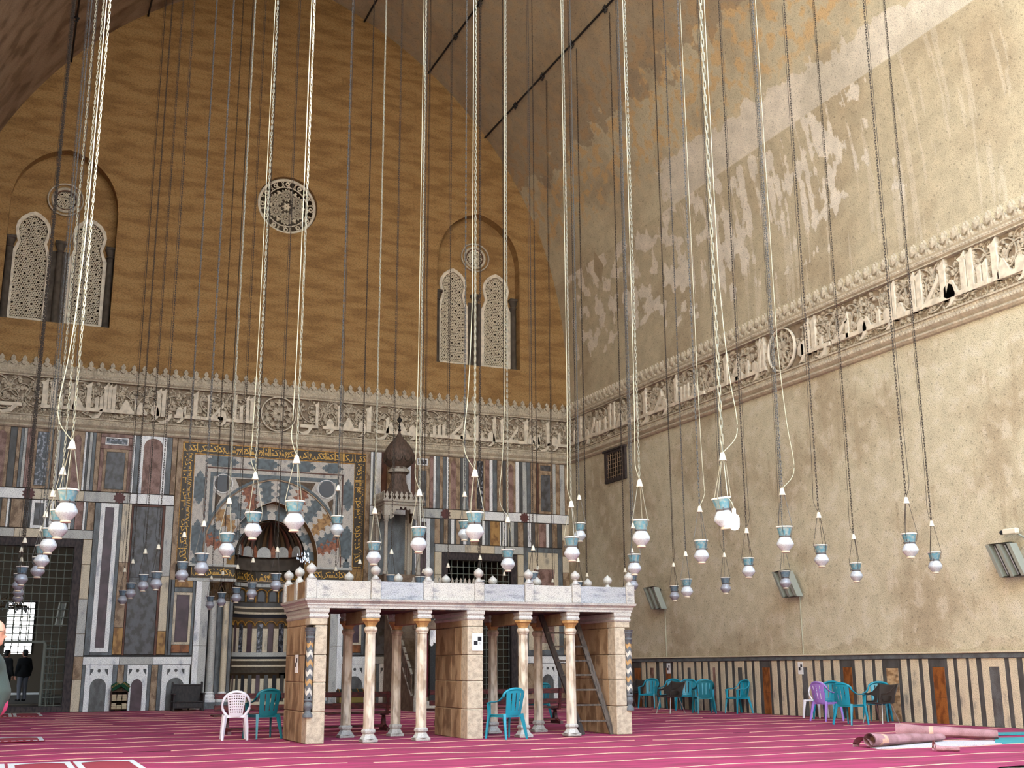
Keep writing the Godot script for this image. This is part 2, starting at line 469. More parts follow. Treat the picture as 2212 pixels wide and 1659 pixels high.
# a ring between two outlines of as many points each
func frame(s: SurfaceTool, outer: PackedVector2Array, inner: PackedVector2Array, z0: float, z1: float) -> void:
	var n := outer.size()
	for i in n:
		var j := (i + 1) % n
		var a := outer[i]; var b := outer[j]; var c := inner[j]; var d := inner[i]
		quad(s, Vector3(a.x, a.y, z1), Vector3(b.x, b.y, z1), Vector3(c.x, c.y, z1), Vector3(d.x, d.y, z1), Vector3.BACK)
		var o := (a + b - c - d) * 0.5
		quad(s, Vector3(a.x, a.y, z1), Vector3(b.x, b.y, z1), Vector3(b.x, b.y, z0), Vector3(a.x, a.y, z0), Vector3(o.x, o.y, 0))
		quad(s, Vector3(d.x, d.y, z1), Vector3(c.x, c.y, z1), Vector3(c.x, c.y, z0), Vector3(d.x, d.y, z0), Vector3(-o.x, -o.y, 0))


# turned shape; profile points are (radius, height) from bottom to top along the outside
func lathe(s: SurfaceTool, prof: PackedVector2Array, seg := 24, at := Vector3.ZERO, flutes := 0, flute := 0.0, smooth := true) -> void:
	var g := 1
	var last := Vector2.ZERO
	for k in prof.size() - 1:
		var d := prof[k + 1] - prof[k]
		if d.length() < 0.00001:
			continue
		if last != Vector2.ZERO and absf(last.angle_to(d)) > 0.7:
			g += 1
		last = d
		s.set_smooth_group(g if smooth else -1)
		for i in seg:
			var t0 := TAU * i / seg
			var t1 := TAU * (i + 1) / seg
			var f0 := 1.0 + flute * cos(t0 * flutes)
			var f1 := 1.0 + flute * cos(t1 * flutes)
			var u0 := Vector3(cos(t0), 0, sin(t0)) * f0
			var u1 := Vector3(cos(t1), 0, sin(t1)) * f1
			var n := (u0 + u1) * d.y + Vector3(0, -2.0 * d.x, 0)
			quad(s, at + u0 * prof[k].x + Vector3(0, prof[k].y, 0), at + u1 * prof[k].x + Vector3(0, prof[k].y, 0), at + u1 * prof[k + 1].x + Vector3(0, prof[k + 1].y, 0), at + u0 * prof[k + 1].x + Vector3(0, prof[k + 1].y, 0), n)


# a round or flattened bar along a path; radii may differ in the two directions
func tube(s: SurfaceTool, pts: Array, r: float, seg := 6, r2 := -1.0, taper := 1.0, closed := false, up := Vector3.UP) -> void:
	if r2 < 0.0:
		r2 = r
	s.set_smooth_group(3 if seg > 4 else -1)
	var rings := []
	var n := pts.size()
	for i in n:
		var p: Vector3 = pts[i]
		var t: Vector3
		if closed:
			t = (pts[(i + 1) % n] - pts[(i + n - 1) % n]).normalized()
		else:
			t = (pts[mini(i + 1, n - 1)] - pts[maxi(i - 1, 0)]).normalized()
		var side := t.cross(up)
		if side.length() < 0.05:
			side = t.cross(Vector3.RIGHT if absf(t.x) < 0.9 else Vector3.BACK)
		side = side.normalized()
		var over := side.cross(t).normalized()
		var k := lerpf(1.0, taper, float(i) / maxf(n - 1, 1))
		var ring := []
		for j in seg:
			var a := TAU * (j + 0.5) / seg
			ring.append(p + (side * cos(a) * r + over * sin(a) * r2) * k)
		rings.append(ring)
	var m := n if closed else n - 1
	for i in m:
		var c0: Vector3 = pts[i]
		var q0: Array = rings[i]
		var q1: Array = rings[(i + 1) % n]
		for j in seg:
			var jj := (j + 1) % seg
			quad(s, q0[j], q0[jj], q1[jj], q1[j], (q0[j] + q0[jj]) * 0.5 - c0)
	if not closed:
		s.set_smooth_group(-1)
		for e in [0, n - 1]:
			var dir: Vector3 = (pts[0] - pts[1]) if e == 0 else (pts[n - 1] - pts[n - 2])
			var q: Array = rings[e]
			for j in range(1, seg - 1):
				tri(s, q[0], q[j], q[j + 1], dir)


# a moulding: profile of (depth, height) points carried along x from x0 to x1
func mould(s: SurfaceTool, prof: PackedVector2Array, x0: float, x1: float) -> void:
	s.set_smooth_group(-1)
	for k in prof.size() - 1:
		var a := prof[k]
		var b := prof[k + 1]
		var d := b - a
		quad(s, Vector3(x0, a.y, a.x), Vector3(x1, a.y, a.x), Vector3(x1, b.y, b.x), Vector3(x0, b.y, b.x), Vector3(0, -d.x, d.y))
	for x in [x0, x1]:
		for k in range(1, prof.size() - 1):
			tri(s, Vector3(x, prof[0].y, prof[0].x), Vector3(x, prof[k].y, prof[k].x), Vector3(x, prof[k + 1].y, prof[k + 1].x), Vector3(-1 if x == x0 else 1, 0, 0))


func done(s: SurfaceTool) -> ArrayMesh:
	s.generate_normals()
	s.index()
	return s.commit()


# ------------------------------------------------------------------ naming
func numbered(called: String) -> String:
	var n: int = taken.get(called, -1) + 1
	taken[called] = n
	return called if n == 0 else "%s_%03d" % [called, n]


func put(called: String, mesh: Mesh, m: Material, parent: Node = self) -> MeshInstance3D:
	var o := MeshInstance3D.new()
	o.mesh = mesh
	o.material_override = m
	if parent == self:
		o.name = numbered(called)
		add_child(o)
	else:
		var key := "%d/%s" % [parent.get_instance_id(), called]
		var n: int = taken.get(key, -1) + 1
		taken[key] = n
		o.name = called if n == 0 else "%s_%03d" % [called, n]
		parent.add_child(o, true)
	return o


func obj(called: String, s: SurfaceTool, m: Material, parent: Node = self) -> MeshInstance3D:
	return put(called, done(s), m, parent)


func tag(o: Node, label: String, category := "", group := "") -> void:
	o.set_meta("label", label)
	if category:
		o.set_meta("category", category)
	if group:
		o.set_meta("group", group)


func thing(called: String, label: String, category: String, at := Vector3.ZERO, turn := 0.0, group := "") -> Node3D:
	var o := Node3D.new()
	o.name = numbered(called)
	add_child(o)
	o.position = at
	o.rotation.y = turn
	tag(o, label, category, group)
	return o


func struct_node(called: String, at := Vector3.ZERO, turn := 0.0) -> Node3D:
	var o := Node3D.new()
	o.name = called
	add_child(o)
	o.position = at
	o.rotation.y = turn
	o.set_meta("kind", "structure")
	return o


func many(called: String, mesh: Mesh, m: Material, places: Array, parent: Node) -> MultiMeshInstance3D:
	var mm := MultiMesh.new()
	mm.transform_format = MultiMesh.TRANSFORM_3D
	mm.mesh = mesh
	mm.instance_count = places.size()
	for i in places.size():
		mm.set_instance_transform(i, places[i])
	var o := MultiMeshInstance3D.new()
	o.multimesh = mm
	o.material_override = m
	o.name = called
	o.set_meta("kind", "stuff")
	parent.add_child(o, true)
	return o


func pv(a: Array) -> PackedVector2Array:
	var r := PackedVector2Array()
	for i in range(0, a.size(), 2):
		r.append(Vector2(a[i], a[i + 1]))
	return r


func mirror(p: PackedVector2Array) -> PackedVector2Array:
	var r := PackedVector2Array(p)
	for i in range(p.size() - 1, -1, -1):
		if absf(p[i].x) > 0.0001:
			r.append(Vector2(-p[i].x, p[i].y))
	return r


func vault_y(u: float) -> float:
	return SPRING + sqrt(maxf(0.0, ARC_R * ARC_R - pow(absf(u) + ARC_A, 2.0)))


# ------------------------------------------------------------------ the hall itself
func arc_points(n: int) -> PackedVector2Array:
	# intrados from the right springing over the crown to the left springing
	var r := PackedVector2Array()
	var top := acos(ARC_A / ARC_R)
	for i in n + 1:
		var a := top * i / n
		r.append(Vector2(-ARC_A + ARC_R * cos(a), SPRING + ARC_R * sin(a)))
	for i in range(n - 1, -1, -1):
		var a := top * i / n
		r.append(Vector2(ARC_A - ARC_R * cos(a), SPRING + ARC_R * sin(a)))
	return r


func side_wall_image() -> ImageTexture:
	# plaster of the right wall and of the vault above it, unrolled: across is the way from the end wall to the court, down is from the crown to the floor
	var w := 1360
	var h := 1560
	var im := Image.create(w, h, false, Image.FORMAT_RGB8)
	var a := FastNoiseLite.new()
	a.seed = 5
	a.frequency = 0.006
	a.fractal_octaves = 5
	var big := a.get_image(w, h).get_data()
	a.seed = 6
	a.frequency = 0.035
	a.fractal_octaves = 4
	var mid := a.get_image(w, h).get_data()
	a.seed = 8
	a.frequency = 0.018
	a.fractal_octaves = 6
	var rag := a.get_image(w, h).get_data()
	a.seed = 9
	a.frequency = 0.05
	a.fractal_octaves = 4
	var si := a.get_image(w, int(h / 14.0))
	si.resize(w, h, Image.INTERPOLATE_CUBIC)
	var run := si.get_data()
	a.seed = 10
	a.frequency = 0.2
	a.fractal_octaves = 2
	var spot := a.get_image(w, h).get_data()
	var out := PackedByteArray()
	out.resize(w * h * 3)
	var warm := Vector3(205, 193, 165)
	var dirty := Vector3(178, 160, 132)
	var pale := Vector3(228, 217, 200)
	var greyed := Vector3(206, 196, 178)
	var ochre := Vector3(206, 170, 122)
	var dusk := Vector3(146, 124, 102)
	for y in h:
		var sv := 31.2 * (1.0 - float(y) / h)
		for x in w:
			var zv := 27.23 * x / w
			var i := y * w + x
			var n1 := big[i] / 255.0
			var n2 := mid[i] / 255.0
			var n3 := rag[i] / 255.0
			var n4 := run[i] / 255.0
			var c: Vector3 = warm.lerp(dirty, clampf((n1 - 0.45) * 2.2, 0.0, 0.8))
			if sv > 15.6:
				c = c.lerp(ochre, clampf((n2 - 0.48) * 5.0, 0.0, 0.75) * clampf((sv - 16.6) * 1.2, 0.0, 1.0) * (1.0 if sv < 21.0 else 0.45))
				# newer plaster laid in a strip above the old
				var lim := 17.1 - 0.05 * maxf(0.0, zv - 10.0) + (n3 - 0.5) * 0.9
				if sv < lim and zv > 8.6 + (n3 - 0.5) * 1.5:
					c = pale.lerp(greyed, clampf((n1 - 0.35) * 2.6, 0.0, 1.0))
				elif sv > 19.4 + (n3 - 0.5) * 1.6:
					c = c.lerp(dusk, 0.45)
			else:
				# where the skin has come away the white undercoat shows, in runs and ragged islands
				var edge := clampf((16.2 - sv) * 1.2, 0.0, 1.0) * clampf((sv - 11.7) * 0.8, 0.0, 1.0) * clampf((zv - 0.6) * 0.7, 0.0, 1.0) * clampf((18.8 - zv) * 0.25, 0.0, 1.0)
				var v := n3 * 0.62 + n4 * 0.50 + (n1 - 0.5) * 0.35
				var need := 0.745 - 0.19 * edge
				if zv < 9.0:
					v = n3 * 0.95 + n4 * 0.14 + (n1 - 0.5) * 0.2
					need = 0.74 - 0.20 * edge
				if edge > 0.02 and v > need:
					c = pale.lerp(greyed, clampf(1.0 - (v - need) * 22.0, 0.0, 1.0) * 0.6)
				elif sv > 10.9 and sv < 15.6:
					c = c.lerp(dirty, 0.35)
					if n4 > 0.62 and zv > 9.0:
						c = c.lerp(pale, 0.32)
				if sv < 8.5:
					# square-edged damp and old repairs on the lower wall
					c = c.lerp(greyed, clampf((n2 - 0.56) * 3.0, 0.0, 0.5))
					if sv < 1.75 + (n3 - 0.5) * 0.6:
						c = c.lerp(dirty, 0.5)
					if n4 > 0.66 and n1 > 0.5:
						c = c.lerp(dirty, 0.4)
			if absf(zv - 3.45) < 0.34 and absf(sv - 15.25) / 0.62 + absf(zv - 3.45) / 0.36 < 1.0:
				c = dirty
			if spot[i] < 52:
				c *= 0.80
			c *= 0.93 + 0.14 * n2
			out[i * 3] = int(clampf(c.x, 0, 255))
			out[i * 3 + 1] = int(clampf(c.y, 0, 255))
			out[i * 3 + 2] = int(clampf(c.z, 0, 255))
	im = Image.create_from_data(w, h, false, Image.FORMAT_RGB8, out)
	return ImageTexture.create_from_image(im)


func build_shell() -> void:
	var len := ZM - ZB
	var fl := struct_node("floor")
	var s := new_st()
	box(s, Vector3(XL - 1.5, -0.9, ZB - 1.0), Vector3(XR + 1.5, -0.035, ZM))
	obj("stone_floor", s, M.slab_grey, fl)
	var wl := struct_node("wall_left")
	s = new_st()
	box(s, Vector3(XL - 1.4, -0.035, ZB), Vector3(XL, SPRING, ZM))
	obj("masonry", s, M.plaster_side, wl)
	# right wall and the vault half above it share one unrolled plaster picture
	T.side = side_wall_image()
	var pm := mat("plaster_painted", Color(1, 1, 1), 0.95)
	pm.albedo_texture = T.side
	pm.detail_enabled = true
	pm.detail_albedo = T.fine
	pm.detail_blend_mode = BaseMaterial3D.BLEND_MODE_MUL
	pm.detail_uv_layer = BaseMaterial3D.DETAIL_UV_2
	pm.uv2_triplanar = true
	pm.uv2_world_triplanar = true
	pm.uv2_scale = Vector3(1.1, 1.1, 1.1)
	var wr := struct_node("wall_right", Vector3(XR, 0, ZB), -PI / 2)
	s = new_st()
	uv_quad(s, Vector3(0, -0.035, 0), Vector3(len, -0.035, 0), Vector3(len, SPRING, 0), Vector3(0, SPRING, 0), Vector2(0, 1), Vector2(1, 1.0 - SPRING / 31.2), Vector3.BACK)
	obj("plaster", s, pm, wr)
	s = new_st()
	box(s, Vector3(0, -0.9, -1.4), Vector3(len, SPRING, -0.01))
	obj("masonry", s, M.plaster_side, wr)
	var ce := struct_node("ceiling")
	var pts := arc_points(30)
	var arc := 0.0
	s = new_st(true)
	for i in 30:
		var a := pts[i]
		var b := pts[i + 1]
		var d := a.distance_to(b)
		var n := Vector3(-(a.x + ARC_A), -(a.y - SPRING), 0)
		uv_quad(s, Vector3(CX + a.x, a.y, ZB), Vector3(CX + a.x, a.y, ZM), Vector3(CX + b.x, b.y, ZM), Vector3(CX + b.x, b.y, ZB), Vector2(0, 1.0 - (SPRING + arc) / 31.2), Vector2(1, 1.0 - (SPRING + arc + d) / 31.2), n)
		arc += d
	obj("vault_plaster", s, pm, ce)
	s = new_st(true)
	for i in range(30, 60):
		var a := pts[i]
		var b := pts[i + 1]
		quad(s, Vector3(CX + a.x, a.y, ZB), Vector3(CX + a.x, a.y, ZM), Vector3(CX + b.x, b.y, ZM), Vector3(CX + b.x, b.y, ZB), Vector3(-a.x + ARC_A, -(a.y - SPRING), 0))
	obj("vault_plaster", s, M.plaster_vault, ce)
	s = new_st()
	for i in 60:
		var a := pts[i]
		var b := pts[i + 1]
		var a2 := Vector2(a.x * 1.13, SPRING + (a.y - SPRING) * 1.1)
		var b2 := Vector2(b.x * 1.13, SPRING + (b.y - SPRING) * 1.1)
		quad(s, Vector3(CX + a2.x, a2.y, ZB - 1), Vector3(CX + a2.x, a2.y, ZM), Vector3(CX + b2.x, b2.y, ZM), Vector3(CX + b2.x, b2.y, ZB - 1), Vector3(a.x, a.y - SPRING, 0))
	obj("vault_shell", s, M.court_stone, ce)
	# iron tie rods that run along the vault and carry the chains
	for u in [-7.55, -5.2, -2.6, 0.0, 2.6, 5.2, 7.55]:
		var rod := thing("iron_rod", "dark iron rod running along the vault, %s" % {-7.55: "lowest on its left side", -5.2: "second up on its left side", -2.6: "left of its crown", 0.0: "at its crown", 2.6: "right of its crown", 5.2: "second up on its right side", 7.55: "lowest on its right side"}[u], "iron rod", Vector3(CX + u, vault_y(u) - 0.10, ZB))
		s = new_st()
		tube(s, [Vector3(0, 0, 0.0), Vector3(0, 0, len)], 0.035, 6)
		obj("bar", s, M.iron, rod)
		s = new_st()
		for k in 11:
			var z := -12.35 - 2.33 * k - ZB
			tube(s, [Vector3(0, 0.12, z), Vector3(0, 0.0, z), Vector3(0.03, -0.12, z), Vector3(0, -0.18, z), Vector3(-0.05, -0.12, z)], 0.028, 5)
			tube(s, [Vector3(-0.07, 0.02, z), Vector3(0.07, -0.04, z)], 0.05, 5)
		var hk := obj("hook", s, M.iron, rod)
		hk.set_meta("kind", "stuff")


func uv_quad(s: SurfaceTool, a: Vector3, b: Vector3, c: Vector3, d: Vector3, t0: Vector2, t1: Vector2, n: Vector3) -> void:
	var p := [a, b, c, d]
	var t := [Vector2(t0.x, t0.y), Vector2(t1.x, t0.y), Vector2(t1.x, t1.y), Vector2(t0.x, t1.y)]
	var order := [0, 1, 2, 0, 2, 3]
	if (c - a).cross(b - a).dot(n) < 0.0:
		order = [0, 2, 1, 0, 3, 2]
	for k in order:
		s.set_uv(t[k])
		s.add_vertex(p[k])


func build_courtyard() -> void:
	var f := struct_node("wall_front", Vector3(CX, 0, ZM))
	var poly := pv([-17.5, -0.9, -17.5, 31, 17.5, 31, 17.5, -0.9, HALF, -0.9])
	poly.append_array(arc_points(20))
	poly.append(Vector2(-HALF, -0.9))
	var s := new_st()
	prism(s, poly, 0.0, 1.0, 0.0, true)
	obj("masonry", s, M.court_stone, f)
	var g := struct_node("floor_courtyard", Vector3(CX, 0, ZM))
	s = new_st()
	box(s, Vector3(-17.5, -1.2, 0.0), Vector3(17.5, -0.45, 38))
	obj("paving", s, M.court_paving, g)
	s = new_st()
	rbox(s, Vector3(-HALF, -0.5, -0.05), Vector3(HALF, -0.03, 0.9), 0.02)
	obj("kerb_step", s, M.slab_grey, g)
	for k in [["wall_courtyard_left", Vector3(-18.5, -1, 0), Vector3(-17.5, 27, 38)], ["wall_courtyard_right", Vector3(17.5, -1, 0), Vector3(18.5, 27, 38)], ["wall_courtyard_far", Vector3(-18.5, -1, 37), Vector3(18.5, 22, 38)]]:
		var w := struct_node(k[0], Vector3(CX, 0, ZM))
		s = new_st()
		box(s, k[1], k[2])
		obj("masonry", s, M.court_stone, w)


# ------------------------------------------------------------------ end wall
func arch_poly(half: float, y0: float, spring: float, top: float, n := 10) -> PackedVector2Array:
	# pointed arch opening, from bottom left counter-clockwise
	var rise := top - spring
	var a := (rise * rise - half * half) / (2.0 * half)
	var r := half + a
	var p := PackedVector2Array([Vector2(-half, y0), Vector2(half, y0)])
	var t := atan2(rise, a) if absf(a) > 0.0001 else PI / 2
	for i in n + 1:
		var q := t * i / n
		p.append(Vector2(-a + r * cos(q), spring + r * sin(q)))
	for i in range(n - 1, -1, -1):
		var q := t * i / n
		p.append(Vector2(a - r * cos(q), spring + r * sin(q)))
	return p


func shifted(p: PackedVector2Array, dx: float, dy := 0.0) -> PackedVector2Array:
	var r := PackedVector2Array()
	for v in p:
		r.append(v + Vector2(dx, dy))
	return r


func window_outline(k: int) -> PackedVector2Array:
	# stilted horseshoe light: 0 outer edge of the surround, 1 inner edge
	var p := pv([0.60, 12.10, 0.60, 14.40, 0.52, 14.56, 0.44, 14.79, 0.50, 15.0, 0.54, 15.22, 0.50, 15.45, 0.36, 15.66, 0.16, 15.81, 0.0, 15.87])
	if k == 1:
		p = pv([0.475, 12.23, 0.475, 14.34, 0.42, 14.55, 0.345, 14.80, 0.40, 15.0, 0.44, 15.2, 0.40, 15.39, 0.29, 15.56, 0.13, 15.68, 0.0, 15.735])
	return mirror(p)


func plate(s: SurfaceTool, outline: PackedVector2Array, holes: Array, cuts: Array, z: float) -> void:
	# a flat face with openings; every opening is crossed by one of the upright cut lines
	var xs := [-99.0]
	xs.append_array(cuts)
	xs.append(99.0)
	for i in xs.size() - 1:
		var strip := pv([xs[i], -99, xs[i + 1], -99, xs[i + 1], 99, xs[i], 99])
		var parts := Geometry2D.intersect_polygons(outline, strip)
		for h in holes:
			var rest: Array[PackedVector2Array] = []
			for p in parts:
				rest.append_array(Geometry2D.clip_polygons(p, h))
			parts = rest
		for p in parts:
			var idx := Geometry2D.triangulate_polygon(p)
			for k in range(0, idx.size(), 3):
				var a := p[idx[k]]; var b := p[idx[k + 1]]; var c := p[idx[k + 2]]
				tri(s, Vector3(a.x, a.y, z), Vector3(b.x, b.y, z), Vector3(c.x, c.y, z), Vector3.BACK)


func reveal(s: SurfaceTool, p: PackedVector2Array, z0: float, z1: float) -> void:
	var c := Vector2.ZERO
	for v in p:
		c += v / p.size()
	for i in p.size():
		var a := p[i]
		var b := p[(i + 1) % p.size()]
		var d := Vector2(b.y - a.y, a.x - b.x)
		if Geometry2D.is_polygon_clockwise(p):
			d = -d
		quad(s, Vector3(a.x, a.y, z1), Vector3(b.x, b.y, z1), Vector3(b.x, b.y, z0), Vector3(a.x, a.y, z0), Vector3(-d.x, -d.y, 0))


func build_back_wall() -> void:
	var w := struct_node("wall_back", Vector3(CX, 0, ZB))
	var rect := pv([-12.6, -0.5, 12.6, -0.5, 12.6, 28, -12.6, 28])
	var holes := []
	var s := new_st()
	var s2 := new_st()
	for sg in [-1, 1]:
		var niche := shifted(arch_poly(1.66, 12.06, 16.1, 18.05, 16), 7.32 * sg)
		holes.append(niche)
		reveal(s, niche, -0.45, 0.0)
		var lights := [shifted(disc(0.32, 20), 7.32 * sg, 16.42)]
		for o in [-0.89, 0.85]:
			lights.append(shifted(window_outline(0), 7.32 * sg + o))
		plate(s, niche, lights, [7.32 * sg - 0.89, 7.32 * sg, 7.32 * sg + 0.85], -0.45)
		for l in lights:
			reveal(s2, l, -1.56, -0.5)
		var door := pv([sg * 7.37 - 1.45, 0.0, sg * 7.37 + 1.45, 0.0, sg * 7.37 + 1.45, 5.18, sg * 7.37 - 1.45, 5.18])
		holes.append(door)
		reveal(s2, door, -2.2 if sg < 0 else -8.0, -0.35)  # right opening extended unseen to keep it dark
		reveal(s, door, -0.36, 0.0)
	var eye := shifted(disc(1.07, 40), 0, 17.25)
	holes.append(eye)
	reveal(s, eye, -0.3, 0.0)
	reveal(s2, eye, -1.4, -0.3)
	var bay := pv([-2.0, -0.03, 2.0, -0.03, 2.0, 4.05])
	var hood := arch_poly(1.5, 4.05, 4.75, 6.66, 14)
	for i in range(1, hood.size()):
		bay.append(hood[i])
	bay.append(Vector2(-1.5, 4.05))
	bay.append(Vector2(-2.0, 4.05))
	holes.append(bay)
	reveal(s, bay, -0.45, 0.0)
	var inner := arch_poly(1.16, -0.03, 4.9, 6.08, 14)
	plate(s, bay, [inner], [0.0], -0.45)
	plate(s, rect, holes, [-7.345, 0.0, 7.345], 0.0)
	obj("plaster", s, M.plaster_end, w)
	plate(s2, rect, [holes[1], holes[3]], [-7.345, 7.345], -2.2)
	# unseen boxes added to close the shafts behind the lights and keep them black
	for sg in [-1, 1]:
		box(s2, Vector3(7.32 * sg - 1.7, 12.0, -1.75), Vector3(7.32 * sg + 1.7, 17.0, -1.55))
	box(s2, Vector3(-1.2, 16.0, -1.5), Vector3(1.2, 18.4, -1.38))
	obj("wall_core", s2, M.shaft_stone, w)


func disc(r: float, n: int) -> PackedVector2Array:
	var p := PackedVector2Array()
	for i in n:
		p.append(Vector2(cos(TAU * i / n), sin(TAU * i / n)) * r)
	return p


# ------------------------------------------------------------------ carved inscription band
func build_band() -> void:
	var t1 := struct_node("trim_1", Vector3(CX, 0, ZB))
	# kinds: A tall stroke, B base bar, T tooth, V triangle, O bowl with a tail below, K slanting stroke, N swash below, L low hook
	var back := [["B", -9.6, -8.05], ["N", -8.3, 0.5], ["A", -9.3, 0.14], ["A", -7.50, 0.17], ["A", -7.26, 0.17], ["B", -7.52, -6.95], ["T", -6.98, 0.12, 0.35], ["A", -6.66, 0.16], ["V", -6.42, 0.36], ["A", -6.19, 0.15], ["B", -7.0, -5.3], ["T", -5.92, 0.11, 0.40], ["T", -5.78, 0.11, 0.44], ["A", -5.66, 0.11], ["A", -5.54, 0.11], ["A", -5.42, 0.12], ["N", -5.75, 0.34], ["B", -5.3, -4.3], ["V", -4.95, 0.40], ["T", -4.72, 0.10, 0.5], ["V", -4.5, 0.34], ["A", -4.02, 0.13], ["A", -3.87, 0.14], ["O", -4.2, 0.28], ["N", -3.62, 0.4], ["O", -3.4, 0.28], ["B", -3.45, -2.6], ["T", -3.18, 0.1, 0.3], ["A", -2.86, 0.14], ["A", -2.40, 0.11], ["K", -2.3, 0.42], ["B", -2.6, -0.95], ["O", -2.05, 0.3], ["A", -1.58, 0.14], ["T", -1.35, 0.12, 0.5], ["A", -1.15, 0.12], ["A", -1.0, 0.13], ["B", 0.72, 1.35], ["N", 1.05, 0.42], ["A", 1.24, 0.10], ["O", 1.62, 0.3], ["A", 2.02, 0.10], ["B", 1.5, 3.0], ["V", 2.42, 0.4], ["O", 2.75, 0.3], ["A", 3.05, 0.17], ["B", 3.4, 5.3], ["T", 3.75, 0.12, 0.5], ["V", 3.95, 0.34], ["N", 3.75, 0.4], ["V", 4.35, 0.4], ["O", 4.6, 0.34], ["T", 5.0, 0.13, 0.45], ["B", 5.4, 7.2], ["T", 5.5, 0.13, 0.34], ["T", 5.68, 0.13, 0.38], ["T", 5.86, 0.13, 0.42], ["K", 6.1, 0.55], ["V", 6.75, 0.38], ["A", 7.1, 0.17], ["T", 7.35, 0.1, 0.2], ["A", 7.82, 0.13], ["O", 7.62, 0.3], ["A", 8.13, 0.15], ["B", 7.3, 8.4], ["K", 8.42, 0.4], ["B", 8.4, 9.25], ["A", 9.08, 0.15], ["V", 9.35, 0.3], ["O", 9.42, 0.3], ["T", 9.62, 0.1, 0.3], ["A", 9.98, 0.13], ["N", 10.02, 0.36], ["O", 10.2, 0.28], ["T", 10.45, 0.12, 0.45], ["B", 10.35, 10.85]]
	band(t1, -10.9, 10.9, back, -0.03, 3)
	var t2 := struct_node("trim_2", Vector3(XR, 0, ZB), -PI / 2)
	var side := [["B", 0.4, 2.2], ["T", 0.7, 0.12, 0.4], ["A", 1.2, 0.14], ["O", 1.7, 0.3], ["K", 2.0, 0.4], ["T", 2.5, 0.13, 0.4], ["T", 2.7, 0.13, 0.4], ["B", 2.4, 5.1], ["T", 3.15, 0.13, 0.45], ["A", 3.5, 0.15], ["A", 3.78, 0.16], ["V", 4.3, 0.4], ["O", 4.75, 0.3], ["B", 5.2, 7.4], ["T", 5.3, 0.2, 0.5], ["A", 5.92, 0.2], ["N", 6.1, 0.5], ["K", 6.6, 0.5], ["O", 7.1, 0.34], ["B", 7.6, 9.6], ["A", 7.9, 0.14], ["T", 8.2, 0.13, 0.4], ["T", 8.4, 0.13, 0.42], ["T", 8.6, 0.13, 0.44], ["V", 9.1, 0.4], ["B", 9.8, 12.75], ["A", 10.7, 0.16], ["K", 11.0, 0.4], ["V", 11.45, 0.34], ["T", 11.8, 0.13, 0.36], ["O", 12.1, 0.32], ["A", 12.42, 0.12], ["A", 12.58, 0.12], ["O", 14.2, 0.3], ["A", 14.55, 0.15], ["A", 14.8, 0.17], ["T", 14.35, 0.1, 0.3], ["B", 14.3, 15.5], ["T", 15.1, 0.12, 0.2], ["N", 15.3, 0.4], ["K", 15.7, 0.55], ["T", 16.15, 0.12, 0.4], ["B", 15.6, 17.8], ["O", 16.6, 0.34], ["V", 16.95, 0.3], ["T", 17.3, 0.12, 0.3], ["O", 17.55, 0.3], ["A", 17.82, 0.17], ["V", 18.15, 0.3], ["A", 18.5, 0.16], ["A", 18.7, 0.17], ["B", 17.8, 19.0], ["K", 18.9, 0.5], ["A", 19.45, 0.18], ["O", 19.55, 0.34], ["B", 18.9, 20.4], ["V", 19.8, 0.36], ["A", 20.08, 0.17], ["A", 20.28, 0.18], ["T", 20.55, 0.13, 0.40], ["T", 20.72, 0.13, 0.46], ["A", 20.98, 0.18], ["B", 20.4, 22.4], ["V", 21.3, 0.36], ["O", 21.6, 0.34], ["T", 22.0, 0.14, 0.4], ["A", 22.5, 0.17], ["A", 23.2, 0.17], ["B", 22.4, 24.0], ["K", 23.5, 0.5]]
	band(t2, 0.0, ZM - ZB, side, 13.47, 5)


func letter_poly(k: Array) -> Array:
	var x: float = k[1]
	var w: float = k[2]
	match k[0]:
		"A":
			return [pv([x, 9.22, x + w, 9.22, x + w, 10.19, x + w * 0.35, 10.09, x - w * 0.42, 10.05, x, 9.96])]
		"B":
			return [pv([x, 9.22, w, 9.22, w, 9.335, x, 9.335])]
		"T":
			var h: float = k[3]
			return [pv([x, 9.24, x + w, 9.24, x + w, 9.34 + h, x - w * 0.25, 9.34 + h * 0.78, x, 9.34 + h * 0.72])]
		"V":
			return [pv([x - w * 0.5, 9.24, x + w * 0.5, 9.24, x + w * 0.5, 9.32, x + w * 0.02, 9.34 + w * 0.85, x - w * 0.12, 9.34 + w * 0.85, x - w * 0.5, 9.36])]
		"O":
			return [pv([x, 9.30, x + w * 0.05, 9.50, x + w * 0.4, 9.60, x + w * 0.8, 9.52, x + w, 9.30, x + w * 0.85, 9.16, x + w * 0.5, 9.06, x + w * 0.05, 9.04, x + w * 0.42, 9.14, x + w * 0.6, 9.24, x + w * 0.35, 9.22])]
		"K":
			return [pv([x, 9.30, x + w * 0.85, 9.76, x + w, 9.92, x + w * 1.02, 9.70, x + w * 0.42, 9.38, x + w, 9.36, x + w, 9.24, x, 9.24])]
		"N":
			return [pv([x, 9.30, x - w * 0.15, 9.14, x - w * 0.6, 9.06, x - w, 9.10, x - w * 0.6, 8.99, x - w * 0.1, 9.02, x + w * 0.2, 9.20, x + w * 0.24, 9.34])]
	return []


